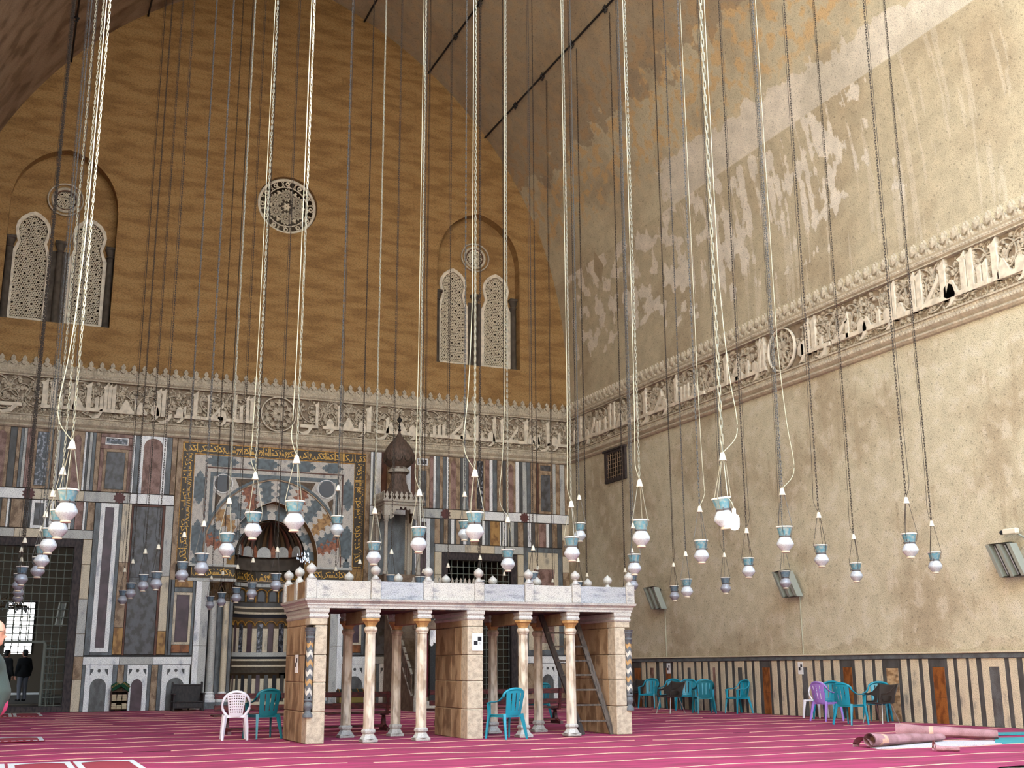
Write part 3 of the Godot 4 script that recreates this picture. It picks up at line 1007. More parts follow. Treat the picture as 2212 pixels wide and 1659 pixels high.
func scroll_mesh(sd: int) -> ArrayMesh:
	# one coil of vine with its leaves, about 0.9 m across
	var g := RandomNumberGenerator.new()
	g.seed = sd
	var s := new_st()
	var pts := []
	var turns := 1.55
	for i in 30:
		var t := float(i) / 29.0
		var a := TAU * turns * t + g.randf() * 0.04
		var r := 0.46 * (1.0 - t) + 0.07
		pts.append(Vector3(cos(a) * r, sin(a) * r, 0.075 + 0.015 * sin(t * 9.0)))
	tube(s, pts, 0.027, 4, 0.04, 0.7, false, Vector3.BACK)
	for i in 15:
		var p: Vector3 = pts[(i * 2 + 1) % 29]
		var out := Vector2(p.x, p.y).normalized() * (1.0 if i % 2 else -1.0)
		leaf(s, Vector2(p.x, p.y) + out * 0.05, out.angle() + g.randf_range(-0.9, 0.9), g.randf_range(0.12, 0.19), 0.06, 0.118)
	for i in 5:
		var a := g.randf() * TAU
		leaf(s, Vector2(cos(a), sin(a)) * g.randf_range(0.44, 0.56), a + 1.8, 0.17, 0.05, 0.105)
	leaf(s, Vector2(-0.07, -0.02), 0.3, 0.18, 0.06, 0.125)
	return done(s)


func leaf(s: SurfaceTool, at: Vector2, turn: float, size: float, z0: float, z1: float) -> void:
	var p := pv([-0.1, 0.0, 0.15, -0.32, 0.38, -0.40, 0.42, -0.18, 0.78, -0.24, 0.72, -0.04, 1.05, 0.0, 0.72, 0.10, 0.78, 0.30, 0.42, 0.22, 0.36, 0.42, 0.12, 0.30])
	var q := PackedVector2Array()
	for v in p:
		q.append(at + (v * size).rotated(turn))
	var c := at + Vector2(0.42 * size, 0).rotated(turn)
	for i in q.size():
		var j := (i + 1) % q.size()
		tri(s, Vector3(c.x, c.y, z1), Vector3(q[i].x, q[i].y, z1 - 0.022), Vector3(q[j].x, q[j].y, z1 - 0.022), Vector3.BACK)
		var o := (q[i] + q[j]) * 0.5 - c
		quad(s, Vector3(q[i].x, q[i].y, z1 - 0.022), Vector3(q[j].x, q[j].y, z1 - 0.022), Vector3(q[j].x, q[j].y, z0 - 0.05), Vector3(q[i].x, q[i].y, z0 - 0.05), Vector3(o.x, o.y, 0))


func crest_mesh() -> ArrayMesh:
	var s := new_st()
	var p := mirror(pv([0.165, 10.40, 0.165, 10.52, 0.12, 10.58, 0.155, 10.63, 0.10, 10.68, 0.05, 10.70, 0.075, 10.76, 0.055, 10.83, 0.0, 10.89]))
	prism(s, p, 0.0, 0.05, 0.012)
	leaf(s, Vector2(0, 10.58), PI / 2, 0.24, 0.07, 0.13)
	leaf(s, Vector2(-0.10, 10.45), 1.9, 0.18, 0.07, 0.12)
	leaf(s, Vector2(0.10, 10.45), 1.2, 0.18, 0.07, 0.12)
	leaf(s, Vector2(0.0, 10.44), -0.3, 0.15, 0.07, 0.12)
	leaf(s, Vector2(0.0, 10.44), PI + 0.3, 0.15, 0.07, 0.12)
	return done(s)


func band(t: Node3D, x0: float, x1: float, letters: Array, medal: float, sd: int) -> void:
	var s := new_st()
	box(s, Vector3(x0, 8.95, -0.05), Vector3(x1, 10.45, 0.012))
	obj("ground", s, M.stucco_ground, t)  # ground coloured darker for dirt, tint and the shade between reliefs
	s = new_st()
	mould(s, pv([0, 8.57, 0.07, 8.585, 0.12, 8.63, 0.12, 8.665, 0.07, 8.70, 0.11, 8.73, 0.16, 8.78, 0.16, 8.85, 0.11, 8.88, 0.11, 8.95, 0.15, 8.96, 0.15, 9.0, 0.0, 9.005]), x0, x1)
	obj("lower_moulding", s, M.stucco, t)
	s = new_st()
	mould(s, pv([0, 10.20, 0.14, 10.205, 0.14, 10.235, 0.11, 10.25, 0.16, 10.29, 0.16, 10.37, 0.12, 10.39, 0.14, 10.43, 0.08, 10.45, 0, 10.45]), x0, x1)
	obj("ledge", s, M.stucco, t)
	# carved beads along both mouldings
	var b := new_st()
	for k in 4:
		tri(b, Vector3(0, 0, 0.02), [Vector3(0.045, 0, 0), Vector3(0, 0.035, 0), Vector3(-0.045, 0, 0), Vector3(0, -0.035, 0)][k], [Vector3(0, 0.035, 0), Vector3(-0.045, 0, 0), Vector3(0, -0.035, 0), Vector3(0.045, 0, 0)][k], Vector3.BACK)
	var places := []
	var x := x0 + 0.06
	while x < x1:
		places.append(Transform3D(Basis(), Vector3(x, 8.915, 0.109)))
		places.append(Transform3D(Basis(Vector3.BACK, 0.5), Vector3(x, 8.815, 0.158)))
		places.append(Transform3D(Basis(), Vector3(x, 10.33, 0.158)))
		x += 0.095
	many("carved_bead", done(b), M.stucco, places, t)
	# vine scrolls of three kinds
	for v in 3:
		var m := scroll_mesh(sd + v)
		var pl := []
		x = x0 + 0.3 + v * 0.42
		var i := 0
		while x < x1 - 0.2:
			var low := (i + v) % 2 == 0
			var tr := Transform3D(Basis(Vector3.BACK, rng.randf() * TAU), Vector3(x, 9.80 if low else 9.52, 0))
			tr.basis = tr.basis * 0.86
			if absf(x - medal) > 0.9:
				pl.append(tr)
				pl.append(Transform3D(Basis(Vector3.BACK, rng.randf() * TAU) * 0.34, Vector3(x + 0.2, 9.12, 0)))
				pl.append(Transform3D(Basis(Vector3.BACK, rng.randf() * TAU) * 0.42, Vector3(x + 0.45, 9.98 if low else 9.4, 0)))
			x += 1.26
			i += 1
		many("vine_scroll", m, M.stucco, pl, t)
	# round medallion
	s = new_st()
	var ring := []
	for i in 40:
		ring.append(Vector3(medal + 0.59 * cos(TAU * i / 40), 9.62 + 0.59 * sin(TAU * i / 40), 0.09))
	tube(s, ring, 0.026, 6, 0.06, 1.0, true, Vector3.BACK)
	obj("medallion_ring", s, M.stucco_pale, t)
	s = new_st()
	for k in 6:
		var a := TAU * k / 6.0
		var c := Vector2(medal, 9.62)
		leaf(s, c + Vector2(0.06, 0).rotated(a), a, 0.24, 0.06, 0.12)
		leaf(s, c + Vector2(0.34, 0).rotated(a), a + 0.2, 0.2, 0.05, 0.11)
		leaf(s, c + Vector2(0.36, 0).rotated(a + 0.5), a + 0.5, 0.19, 0.05, 0.11)
		var pts := []
		for i in 12:
			var q := TAU * i / 12.0
			pts.append(Vector3(medal + 0.30 * cos(a) + 0.15 * cos(q), 9.62 + 0.30 * sin(a) + 0.15 * sin(q), 0.075))
		tube(s, pts, 0.02, 4, 0.04, 1.0, true, Vector3.BACK)
	obj("medallion_flower", s, M.stucco, t)
	# lettering, each stroke a piece
	for k in letters:
		for p in letter_poly(k):
			s = new_st()
			prism(s, p, 0.0, 0.135 if k[0] != "B" else 0.131, 0.010 if k[0] in "ATB" else 0.0)
			obj("letter", s, M.stucco_pale, t)
	# cresting
	var cm := crest_mesh()
	x = x0 + 0.165
	var first := true
	while x < x1 - 0.1:
		var c := put("crest_leaf", cm, M.stucco, t)
		c.position.x = x
		x += 0.33


# ------------------------------------------------------------------ prayer niche
func text_panel(s: SurfaceTool, x0: float, y0: float, x1: float, y1: float, z0: float, z1: float, up := false) -> void:
	var reps := maxf((y1 - y0) / (x1 - x0) / 16.0 if up else (x1 - x0) / (y1 - y0) / 16.0, 0.02)
	var p := [Vector3(x0, y0, z1), Vector3(x1, y0, z1), Vector3(x1, y1, z1), Vector3(x0, y1, z1)]
	var t := [Vector2(0, 1), Vector2(reps, 1), Vector2(reps, 0), Vector2(0, 0)]
	if up:
		t = [Vector2(0, 0), Vector2(0, 1), Vector2(reps, 1), Vector2(reps, 0)]
	for k in [0, 2, 1, 0, 3, 2]:
		s.set_uv(t[k])
		s.add_vertex(p[k])
	s.set_uv(Vector2.ZERO)
	quad(s, p[0], p[1], Vector3(x1, y0, z0), Vector3(x0, y0, z0), Vector3.DOWN)
	quad(s, p[3], p[2], Vector3(x1, y1, z0), Vector3(x0, y1, z0), Vector3.UP)
	quad(s, p[0], p[3], Vector3(x0, y1, z0), Vector3(x0, y0, z0), Vector3.LEFT)
	quad(s, p[1], p[2], Vector3(x1, y1, z0), Vector3(x1, y0, z0), Vector3.RIGHT)


func trefoil(s: float) -> PackedVector2Array:
	# lobed tip that one block pushes into the next, pointing along +x from the origin
	return pv([0, -0.30 * s, 0.18 * s, -0.34 * s, 0.34 * s, -0.22 * s, 0.28 * s, -0.08 * s, 0.42 * s, -0.16 * s, 0.62 * s, 0.0, 0.42 * s, 0.16 * s, 0.28 * s, 0.08 * s, 0.34 * s, 0.22 * s, 0.18 * s, 0.34 * s, 0, 0.30 * s])


func placed(p: PackedVector2Array, at: Vector2, turn: float) -> PackedVector2Array:
	var r := PackedVector2Array()
	for v in p:
		r.append(at + v.rotated(turn))
	return r


func build_mihrab() -> void:
	var t := thing("prayer_niche", "tall marble prayer niche with gold-lettered border and round arch of interlocking coloured stones", "prayer niche", Vector3(CX, 0, ZB))
	var s := new_st()
	# stone border, gold border with lettering, inner fields
	frame(s, pv([-3.25, 4.0, 3.25, 4.0, 3.25, 8.56, -3.25, 8.56]), pv([-3.10, 4.02, 3.10, 4.02, 3.10, 8.47, -3.10, 8.47]), 0.0, 0.05)
	obj("outer_border", s, M.t, t)
	s = new_st()
	text_panel(s, -3.08, 8.10, 3.08, 8.46, 0.0, 0.03)
	text_panel(s, -3.08, 4.53, -2.70, 8.10, 0.0, 0.03, true)
	text_panel(s, 2.70, 4.53, 3.08, 8.10, 0.0, 0.03, true)
	obj("lettered_border", s, M.gold_text, t)
	s = new_st()
	for r in [[-3.10, 8.44, 3.10, 8.47], [-2.70, 8.085, 2.70, 8.115], [-3.10, 4.5, -3.075, 8.47], [3.075, 4.5, 3.10, 8.47], [-2.715, 4.5, -2.69, 8.1], [2.69, 4.5, 2.715, 8.1]]:
		slab(s, r[0], r[1], r[2], r[3], 0.0, 0.045, 0.004)
	obj("gold_fillet", s, M.gold, t)
	s = new_st()
	slab(s, -2.69, 4.5, 2.69, 8.085, -0.01, 0.012)
	var ground := PackedVector2Array(pv([-2.69, 8.085, -2.69, 4.53, -1.5, 4.53]))
	s = new_st()
	var ap := arch_poly(1.5, 4.53, 4.75, 6.66)
	ground = pv([-2.69, 4.53, -2.69, 8.085, 2.69, 8.085, 2.69, 4.53])
	for i in range(1, ap.size()):
		ground.append(ap[i])
	ground.append(Vector2(-1.5, 4.53))
	prism(s, ground, 0.0, 0.012)
	obj("spandrel_ground", s, M.joggle_white, t)
	# outer band of interlocking blocks: blue-grey blocks with lobed ends in a pale band
	for sg in [-1, 1]:
		for k in [[4.95, 5.75], [6.65, 7.35], [4.58, 4.62]]:
			s = new_st()
			slab(s, sg * 2.49 - 0.17, k[0], sg * 2.49 + 0.17, k[1], 0.012, 0.024, 0.003)
			for e in [[k[1], PI / 2], [k[0], -PI / 2]]:
				prism(s, placed(trefoil(0.34), Vector2(sg * 2.49, e[0]), e[1]), 0.012, 0.0235)
			obj("interlocking_block", s, M.joggle_grey, t)
	for k in [[-2.15, -1.45], [-0.75, -0.1], [0.55, 1.15], [1.75, 2.1]]:
		s = new_st()
		slab(s, k[0], 7.72, k[1], 8.06, 0.012, 0.024, 0.003)
		for e in [[k[1], 0.0], [k[0], PI]]:
			prism(s, placed(trefoil(0.34), Vector2(e[0], 7.89), e[1]), 0.012, 0.0235)
		obj("interlocking_block", s, M.joggle_grey, t)
	s = new_st()
	for r in [[-2.31, 7.66, 2.31, 7.70], [-2.31, 4.55, -2.27, 7.7], [2.27, 4.55, 2.31, 7.7]]:
		slab(s, r[0], r[1], r[2], r[3], 0.0, 0.035, 0.003)
	obj("brown_fillet", s, M.u, t)
	# blue-grey strap round the spandrels and the arch
	s = new_st()
	for r in [[-2.16, 7.40, 2.16, 7.53], [-2.16, 5.6, -2.06, 7.4], [2.06, 5.6, 2.16, 7.4]]:
		slab(s, r[0], r[1], r[2], r[3], 0.0, 0.028, 0.003)
	obj("strap", s, M.joggle_grey, t)
	for sg in [-1, 1]:
		s = new_st()
		prism(s, shifted(disc(0.27, 24), sg * 1.74, 7.16), 0.0, 0.03, 0.006)
		obj("spandrel_disc", s, M.chev_grey, t)
		s = new_st()
		var d := []
		for i in 28:
			d.append(Vector3(sg * 1.74 + 0.31 * cos(TAU * i / 28), 7.16 + 0.31 * sin(TAU * i / 28), 0.02))
		tube(s, d, 0.022, 5, 0.02, 1.0, true, Vector3.BACK)
		obj("disc_ring", s, M.w, t)
		s = new_st()
		prism(s, pv([sg * 1.35, 7.36, sg * 0.65, 7.36, sg * 1.18, 7.02]), 0.0, 0.02)
		obj("gilt_corner", s, M.gold_dark, t)
		s = new_st()
		prism(s, pv([sg * 1.98, 6.85, sg * 1.98, 6.25, sg * 1.78, 6.72]), 0.0, 0.02)
		obj("gilt_corner", s, M.gold_dark, t)
	# arch of interlocking voussoirs between the hood and the outer ring
	var n := 23
	var cols := "wgwowgwywgow"
	var cmat := {"w": M.joggle_white, "g": M.joggle_grey, "o": M.joggle_orange, "y": M.joggle_yellow}
	for i in n:
		var a0 := PI * i / n
		var a1 := PI * (i + 1) / n
		var am := (a0 + a1) * 0.5
		var q := PackedVector2Array()
		for k in 6:
			q.append(arch_pt(1.52, 4.75, 6.67, lerpf(a0, a1, k / 5.0)))
		for k in 6:
			q.append(arch_pt(2.26, 4.9, 7.37, lerpf(a1, a0, k / 5.0)))
		s = new_st()
		prism(s, q, 0.0, 0.02, 0.002)
		var ch := cols[absi(i - 11)]
		if ch == "g" or ch == "o" or ch == "y":
			for e in [[a0, -1], [a1, 1]]:
				for f in [0.22, 0.52, 0.82]:
					var p0 := arch_pt(1.52, 4.75, 6.67, e[0]).lerp(arch_pt(2.26, 4.9, 7.37, e[0]), f)
					prism(s, placed(trefoil(0.19), p0, e[0] + PI / 2 * e[1]), 0.01, 0.0225)
		obj("voussoir", s, cmat[ch], t)
	s = new_st()
	var ring := []
	var ring2 := []
	for i in 41:
		var p := arch_pt(2.34, 4.9, 7.46, PI * i / 40.0)
		ring.append(Vector3(p.x, p.y, 0.03))
		p = arch_pt(2.27, 4.9, 7.38, PI * i / 40.0)
		ring2.append(Vector3(p.x, p.y, 0.03))
	tube(s, ring, 0.055, 4, 0.03, 1.0, false, Vector3.BACK)
	obj("arch_ring", s, M.joggle_grey, t)
	s = new_st()
	tube(s, ring2, 0.028, 4, 0.045, 1.0, false, Vector3.BACK)
	obj("arch_fillet", s, M.t, t)
	# second ring inside the hood, at the back of its recess
	for i in 15:
		var a0 := PI * i / 15
		var a1 := PI * (i + 1) / 15
		var q := PackedVector2Array()
		for k in 5:
			q.append(arch_pt(1.16, 4.9, 6.09, lerpf(a0, a1, k / 4.0)))
		for k in 5:
			q.append(arch_pt(1.49, 4.75, 6.64, lerpf(a1, a0, k / 4.0)))
		s = new_st()
		prism(s, q, -0.45, -0.42, 0.003)
		if i % 2 == 0:
			for e in [[a0, -1], [a1, 1]]:
				var p0 := arch_pt(1.16, 4.9, 6.09, e[0]).lerp(arch_pt(1.49, 4.75, 6.64, e[0]), 0.5)
				prism(s, placed(trefoil(0.2), p0, e[0] + PI / 2 * e[1]), -0.43, -0.417)
		obj("inner_voussoir", s, [M.joggle_grey, M.joggle_white][i % 2], t)
	# sunburst half dome: radiating ribs rising from scallops
	var cz := -0.45
	var cy := 4.9
	for i in 15:
		var a := PI * (i + 0.5) / 15.0
		var pts := []
		for k in 9:
			var b := (k / 8.0) * PI / 2 * 0.96
			pts.append(Vector3(-cos(a) * 1.10 * cos(b), cy + 1.14 * sin(b), cz - sin(a) * 1.10 * cos(b)))
		s = new_st()
		tube(s, pts, 0.105, 6, 0.05, 0.18)
		obj("dome_rib", s, [M.carved_dark, M.gold_dark, M.u][i % 3], t)
	s = new_st(true)
	for i in 20:
		for j in 8:
			var q := []
			for e in [[i, j], [i + 1, j], [i + 1, j + 1], [i, j + 1]]:
				var aa: float = PI * e[0] / 20.0
				var bb: float = PI / 2 * e[1] / 8.0
				q.append(Vector3(-cos(aa) * 1.17 * cos(bb), cy + 1.2 * sin(bb), cz - sin(aa) * 1.17 * cos(bb)))
			quad(s, q[0], q[1], q[2], q[3], Vector3(0, cy, cz) - q[0])
	obj("dome_shell", s, M.carved_dark, t)
	for i in 5:
		var a := PI * (i + 0.5) / 5.0
		var o := Vector3(-cos(a) * 1.04, cy + 0.02, cz - sin(a) * 1.04)
		s = new_st()
		var up := arch_poly(0.24, 0.0, 0.12, 0.36, 6)
		prism(s, up, 0.0, 0.07, 0.01, true)
		var sc := obj("dome_scallop", s, M.l, t)
		sc.position = o
		sc.rotation.y = atan2(cos(a), sin(a))
		if i == 4:
			continue
		s = new_st()
		prism(s, pv([-0.2, 0, 0.2, 0, 0.0, 0.42]), 0.0, 0.05, 0.0, true)
		var st2 := obj("dome_ray", s, M.joggle_orange, t)
		var b2 := PI * (i + 1) / 5.0
		st2.position = Vector3(-cos(b2) * 1.05, cy + 0.02, cz - sin(b2) * 1.05)
		st2.rotation.y = atan2(cos(b2), sin(b2))
	# curved courses of the niche wall from the top down: height, material, how proud
	for c in [[4.48, 4.88, "dark_stone", 0.02], [4.06, 4.44, "gold_text", 0.03], [3.93, 4.05, "l", 0.05], [3.40, 3.92, "carved_dark", 0.01], [3.26, 3.40, "k", 0.03], [3.20, 3.26, "b", 0.06], [3.09, 3.20, "dark_stone", 0.04], [3.02, 3.09, "b", 0.06], [2.90, 3.02, "ink", 0.02], [1.63, 1.77, "l", 0.03], [1.55, 1.63, "ink", 0.03], [1.49, 1.55, "b", 0.05], [1.36, 1.49, "carved_dark", 0.03], [1.30, 1.36, "b", 0.05], [1.10, 1.30, "carved_dark", 0.015], [0.0, 0.17, "b", 0.04]]:
		s = new_st(true)
		niche_band(s, 1.14 - c[3], c[0], c[1], 0.0, PI, cz)
		obj("niche_course", s, M[c[2]], t)
	# gilt arcades with dark arches
	for i in 9:
		var a := PI * (i + 0.5) / 9.0
		s = new_st()
		prism(s, arch_poly(0.115, 3.44, 3.66, 3.80, 5), 0.0, 0.02, 0.0, true)
		var dk := obj("blind_arch", s, M.chev_grey, t)
		dk.position = Vector3(-cos(a) * 1.12, 0, cz - sin(a) * 1.12)
		dk.rotation.y = atan2(cos(a), sin(a))
		var pts := []
		for k in 9:
			var q := PI * k / 8.0
			var aa := a + (cos(q) * 0.175)
			pts.append(Vector3(-cos(aa) * 1.10, 3.70 + 0.16 * sin(q), cz - sin(aa) * 1.10))
		pts.push_front(pts[0] - Vector3(0, 0.28, 0))
		pts.append(pts[9] - Vector3(0, 0.28, 0))
		s = new_st()
		tube(s, pts, 0.022, 5)
		obj("gilt_arch", s, M.gold, t)
	# upper and lower rows of upright strips
	var row := "wmwrwmwrwmwrwmwrwmw"
	for i in row.length():
		s = new_st(true)
		niche_band(s, 1.10, 1.77, 2.55 if row[i] == "w" else 2.70, PI * i / row.length() + 0.006, PI * (i + 1) / row.length() - 0.006, cz)
		obj("upright_strip", s, M.b if row[i] == "w" else M[row[i]], t)
	s = new_st(true)
	niche_band(s, 1.125, 2.55, 2.90, 0.0, PI, cz)
	obj("gilt_course", s, M.gold_dark, t)
	for i in 9:
		var a := PI * (i * 2 + 1.5) / 19.0
		var pts := []
		for k in 9:
			var q := PI * k / 8.0
			var aa := a + cos(q) * 0.155
			pts.append(Vector3(-cos(aa) * 1.10, 2.64 + 0.15 * sin(q), cz - sin(aa) * 1.10))
		s = new_st()
		tube(s, pts, 0.02, 5)
		obj("gilt_arch", s, M.gold, t)
	row = "kwgwrwgwkwgwrwgwkwgwrwgwk"
	for i in row.length():
		s = new_st(true)
		niche_band(s, 1.10, 0.17, 0.92 if row[i] == "w" else 1.03, PI * i / row.length() + 0.006, PI * (i + 1) / row.length() - 0.006, cz)
		obj("upright_strip", s, M.b if row[i] == "w" else M[{"k": "ink", "g": "k", "r": "r"}[row[i]]], t)
	# flat work beside the niche: lettered frieze, recess jambs, columns
	for sg in [-1, 1]:
		s = new_st()
		var xa: float = minf(sg * 2.62, sg * 1.22)
		text_panel(s, xa, 4.10, xa + 1.40, 4.44, 0.0, 0.03)
		obj("lettered_frieze", s, M.gold_text, t)
		s = new_st()
		slab(s, minf(sg * 2.70, sg * 1.16), 3.98, maxf(sg * 2.70, sg * 1.16), 4.08, 0.0, 0.06)
		slab(s, minf(sg * 2.70, sg * 1.16), 4.45, maxf(sg * 2.70, sg * 1.16), 4.53, 0.0, 0.05)
		obj("stone_fillet", s, M.l, t)
		for k in [[2.42, 2.24, "w", 0.10], [2.24, 2.0, "l", 0.07]]:
			s = new_st()
			var lo := minf(sg * k[0], sg * k[1])
			slab(s, lo, 0.0, lo + absf(k[0] - k[1]), 1.95, 0.0, k[3])
			obj("jamb_slab", s, M[k[2]], t)
			s = new_st()
			slab(s, lo, 1.955, lo + absf(k[0] - k[1]), 3.97, 0.0, k[3])
			obj("jamb_slab", s, M[k[2]], t)
		s = new_st()
		slab(s, minf(sg * 2.0, sg * 1.62), 0.2, maxf(sg * 2.0, sg * 1.62), 3.98, -0.46, -0.42)
		slab(s, minf(sg * 1.53, sg * 1.20), 0.2, maxf(sg * 1.53, sg * 1.20), 3.98, -0.46, -0.42)
		obj("recess_slab", s, M.g, t)
		s = new_st()
		slab(s, minf(sg * 1.24, sg * 1.14), 0.2, maxf(sg * 1.24, sg * 1.14), 3.35, -0.46, -0.39)
		slab(s, minf(sg * 1.63, sg * 1.52), 0.2, maxf(sg * 1.63, sg * 1.52), 3.98, -0.46, -0.39)
		obj("recess_strip", s, M.s, t)
		s = new_st()
		slab(s, minf(sg * 2.0, sg * 1.2), 3.86, maxf(sg * 2.0, sg * 1.2), 3.99, -0.46, -0.2)
		obj("red_lintel", s, M.cloth_red, t)
		for c in [[1.81, 0.125, -0.14, "l"], [1.385, 0.105, -0.24, "b"]]:
			var o := Vector3(sg * c[0], 0, c[2])
			s = new_st()
			box(s, o + Vector3(-0.2, -0.02, -0.2), o + Vector3(0.2, 0.22, 0.2))
			obj("column_plinth", s, M.g, t)
			s = new_st(true)
			lathe(s, pv([c[1] + 0.09, 0.22, c[1] + 0.09, 0.29, c[1] + 0.05, 0.32, c[1] + 0.06, 0.40, c[1] + 0.02, 0.45, c[1] + 0.03, 0.50, c[1], 0.54]), 20, o)
			obj("column_base", s, M.w, t)
			s = new_st(true)
			lathe(s, pv([c[1], 0.54, c[1] * 0.92, 3.38]), 20, o)
			obj("column_shaft", s, M[c[3]], t)
			s = new_st(true)
			lathe(s, pv([c[1] * 0.95, 3.38, c[1] * 1.2, 3.40, c[1] * 1.0, 3.45, c[1] * 1.1, 3.60, c[1] * 1.5, 3.72, c[1] * 1.2, 3.74, c[1] * 1.45, 3.86, c[1] * 1.9, 3.92, c[1] * 1.9, 3.97]), 16, o)
			for k in 8:
				var a := TAU * k / 8
				tube(s, [o + Vector3(cos(a) * c[1] * 1.15, 3.48, sin(a) * c[1] * 1.15), o + Vector3(cos(a) * c[1] * 1.6, 3.66, sin(a) * c[1] * 1.6), o + Vector3(cos(a) * c[1] * 1.9, 3.62, sin(a) * c[1] * 1.9)], 0.028, 5)
				tube(s, [o + Vector3(cos(a + 0.4) * c[1] * 1.15, 3.68, sin(a + 0.4) * c[1] * 1.15), o + Vector3(cos(a + 0.4) * c[1] * 1.8, 3.86, sin(a + 0.4) * c[1] * 1.8)], 0.026, 5)
			obj("column_capital", s, M.gold_dark, t)


func arch_pt(half: float, spring: float, top: float, ang: float) -> Vector2:
	# the point of a pointed arch in the direction ang from the middle of its springing line
	var rise := top - spring
	var a := (rise * rise - half * half) / (2.0 * half)
	var r := half + a
	var d := Vector2(absf(cos(ang)), sin(ang))
	# |(t d) - (-a, 0)| = r on the right half
	var b := d.x * a
	var t := -b + sqrt(b * b + r * r - a * a)
	return Vector2(d.x * t * signf(cos(ang)), spring + d.y * t)


func niche_band(s: SurfaceTool, r: float, y0: float, y1: float, a0: float, a1: float, cz: float) -> void:
	var n := maxi(2, int((a1 - a0) / 0.1))
	s.set_smooth_group(1)
	for i in n:
		var p := lerpf(a0, a1, float(i) / n)
		var q := lerpf(a0, a1, float(i + 1) / n)
		var u := Vector3(-cos(p) * r, 0, cz - sin(p) * r)
		var v := Vector3(-cos(q) * r, 0, cz - sin(q) * r)
		var f := (i + 0.0) / n * (a1 - a0) * r / (y1 - y0) / 16.0
		var g := (i + 1.0) / n * (a1 - a0) * r / (y1 - y0) / 16.0
		uv_quad(s, u + Vector3(0, y0, 0), v + Vector3(0, y0, 0), v + Vector3(0, y1, 0), u + Vector3(0, y1, 0), Vector2(f, 1), Vector2(g, 0), Vector3(cos(p), 0, sin(p)))
	s.set_smooth_group(-1)
	s.set_uv(Vector2.ZERO)
	for i in n:
		var p := lerpf(a0, a1, float(i) / n)
		var q := lerpf(a0, a1, float(i + 1) / n)
		for y in [y0, y1]:
			quad(s, Vector3(-cos(p) * r, y, cz - sin(p) * r), Vector3(-cos(q) * r, y, cz - sin(q) * r), Vector3(-cos(q) * (r + 0.08), y, cz - sin(q) * (r + 0.08)), Vector3(-cos(p) * (r + 0.08), y, cz - sin(p) * (r + 0.08)), Vector3.UP if y == y1 else Vector3.DOWN)


# ------------------------------------------------------------------ marble cladding of the end wall
func clad(w: Node3D, x0: float, y0: float, x1: float, y1: float, m: String, z := 0.03, called := "marble_panel") -> void:
	var s := new_st()
	var g := 0.005
	slab(s, x0 + g, y0 + g, x1 - g, y1 - g, 0.0, z, 0.005)
	obj(called, s, M[m], w)


func framed(w: Node3D, x0: float, y0: float, x1: float, y1: float, b: float, fm: String, im: String, z := 0.03) -> void:
	# four mitred border strips round an inner slab
	var o := [Vector2(x0, y0), Vector2(x1, y0), Vector2(x1, y1), Vector2(x0, y1)]
	var i := [Vector2(x0 + b, y0 + b), Vector2(x1 - b, y0 + b), Vector2(x1 - b, y1 - b), Vector2(x0 + b, y1 - b)]
	for k in 4:
		var j := (k + 1) % 4
		var s := new_st()
		prism(s, PackedVector2Array([o[k], o[j], i[j], i[k]]), 0.0, z, 0.004)
		obj("border_strip", s, M[fm], w)
	clad(w, x0 + b, y0 + b, x1 - b, y1 - b, im, z - 0.008)


func arched(w: Node3D, x0: float, y0: float, x1: float, y1: float, fm: String, im: String, half: float, spring: float, top: float, foot: float, deco := false) -> void:
	# a slab pierced by a pointed or round arch that holds a darker stone
	var c := (x0 + x1) * 0.5
	var p := pv([x0 + 0.004, y0, x0 + 0.004, y1, x1 - 0.004, y1, x1 - 0.004, y0])
	if foot > y0 + 0.01:
		p = pv([x0 + 0.004, y0, x0 + 0.004, y1, x1 - 0.004, y1, x1 - 0.004, y0])
		p.append(Vector2(c + half, y0))
	var a := arch_poly(half, foot, spring, top, 8)
	if foot <= y0 + 0.01:
		p.append(Vector2(c + half, y0))
	for i in range(2, a.size()):
		p.append(a[i] + Vector2(c, 0))
	p.append(Vector2(c - half, y0))
	var s := new_st()
	prism(s, p, 0.0, 0.03)
	obj("arched_slab", s, M[fm], w)
	var inner := shifted(arch_poly(half, y0, spring, top, 8), c)
	s = new_st()
	prism(s, inner, 0.0, 0.016)
	obj("arch_stone", s, M[im], w)
	if deco:
		s = new_st()
		for sg in [-1, 1]:
			prism(s, pv([c + sg * 0.26, 1.25, c + sg * 0.16, 1.25, c + sg * 0.18, 1.17, c + sg * 0.21, 1.14, c + sg * 0.26, 1.05]), 0.03, 0.034)
		prism(s, shifted(disc(0.05, 14), c, 1.2), 0.03, 0.034)
		obj("inlay", s, M.k, w)


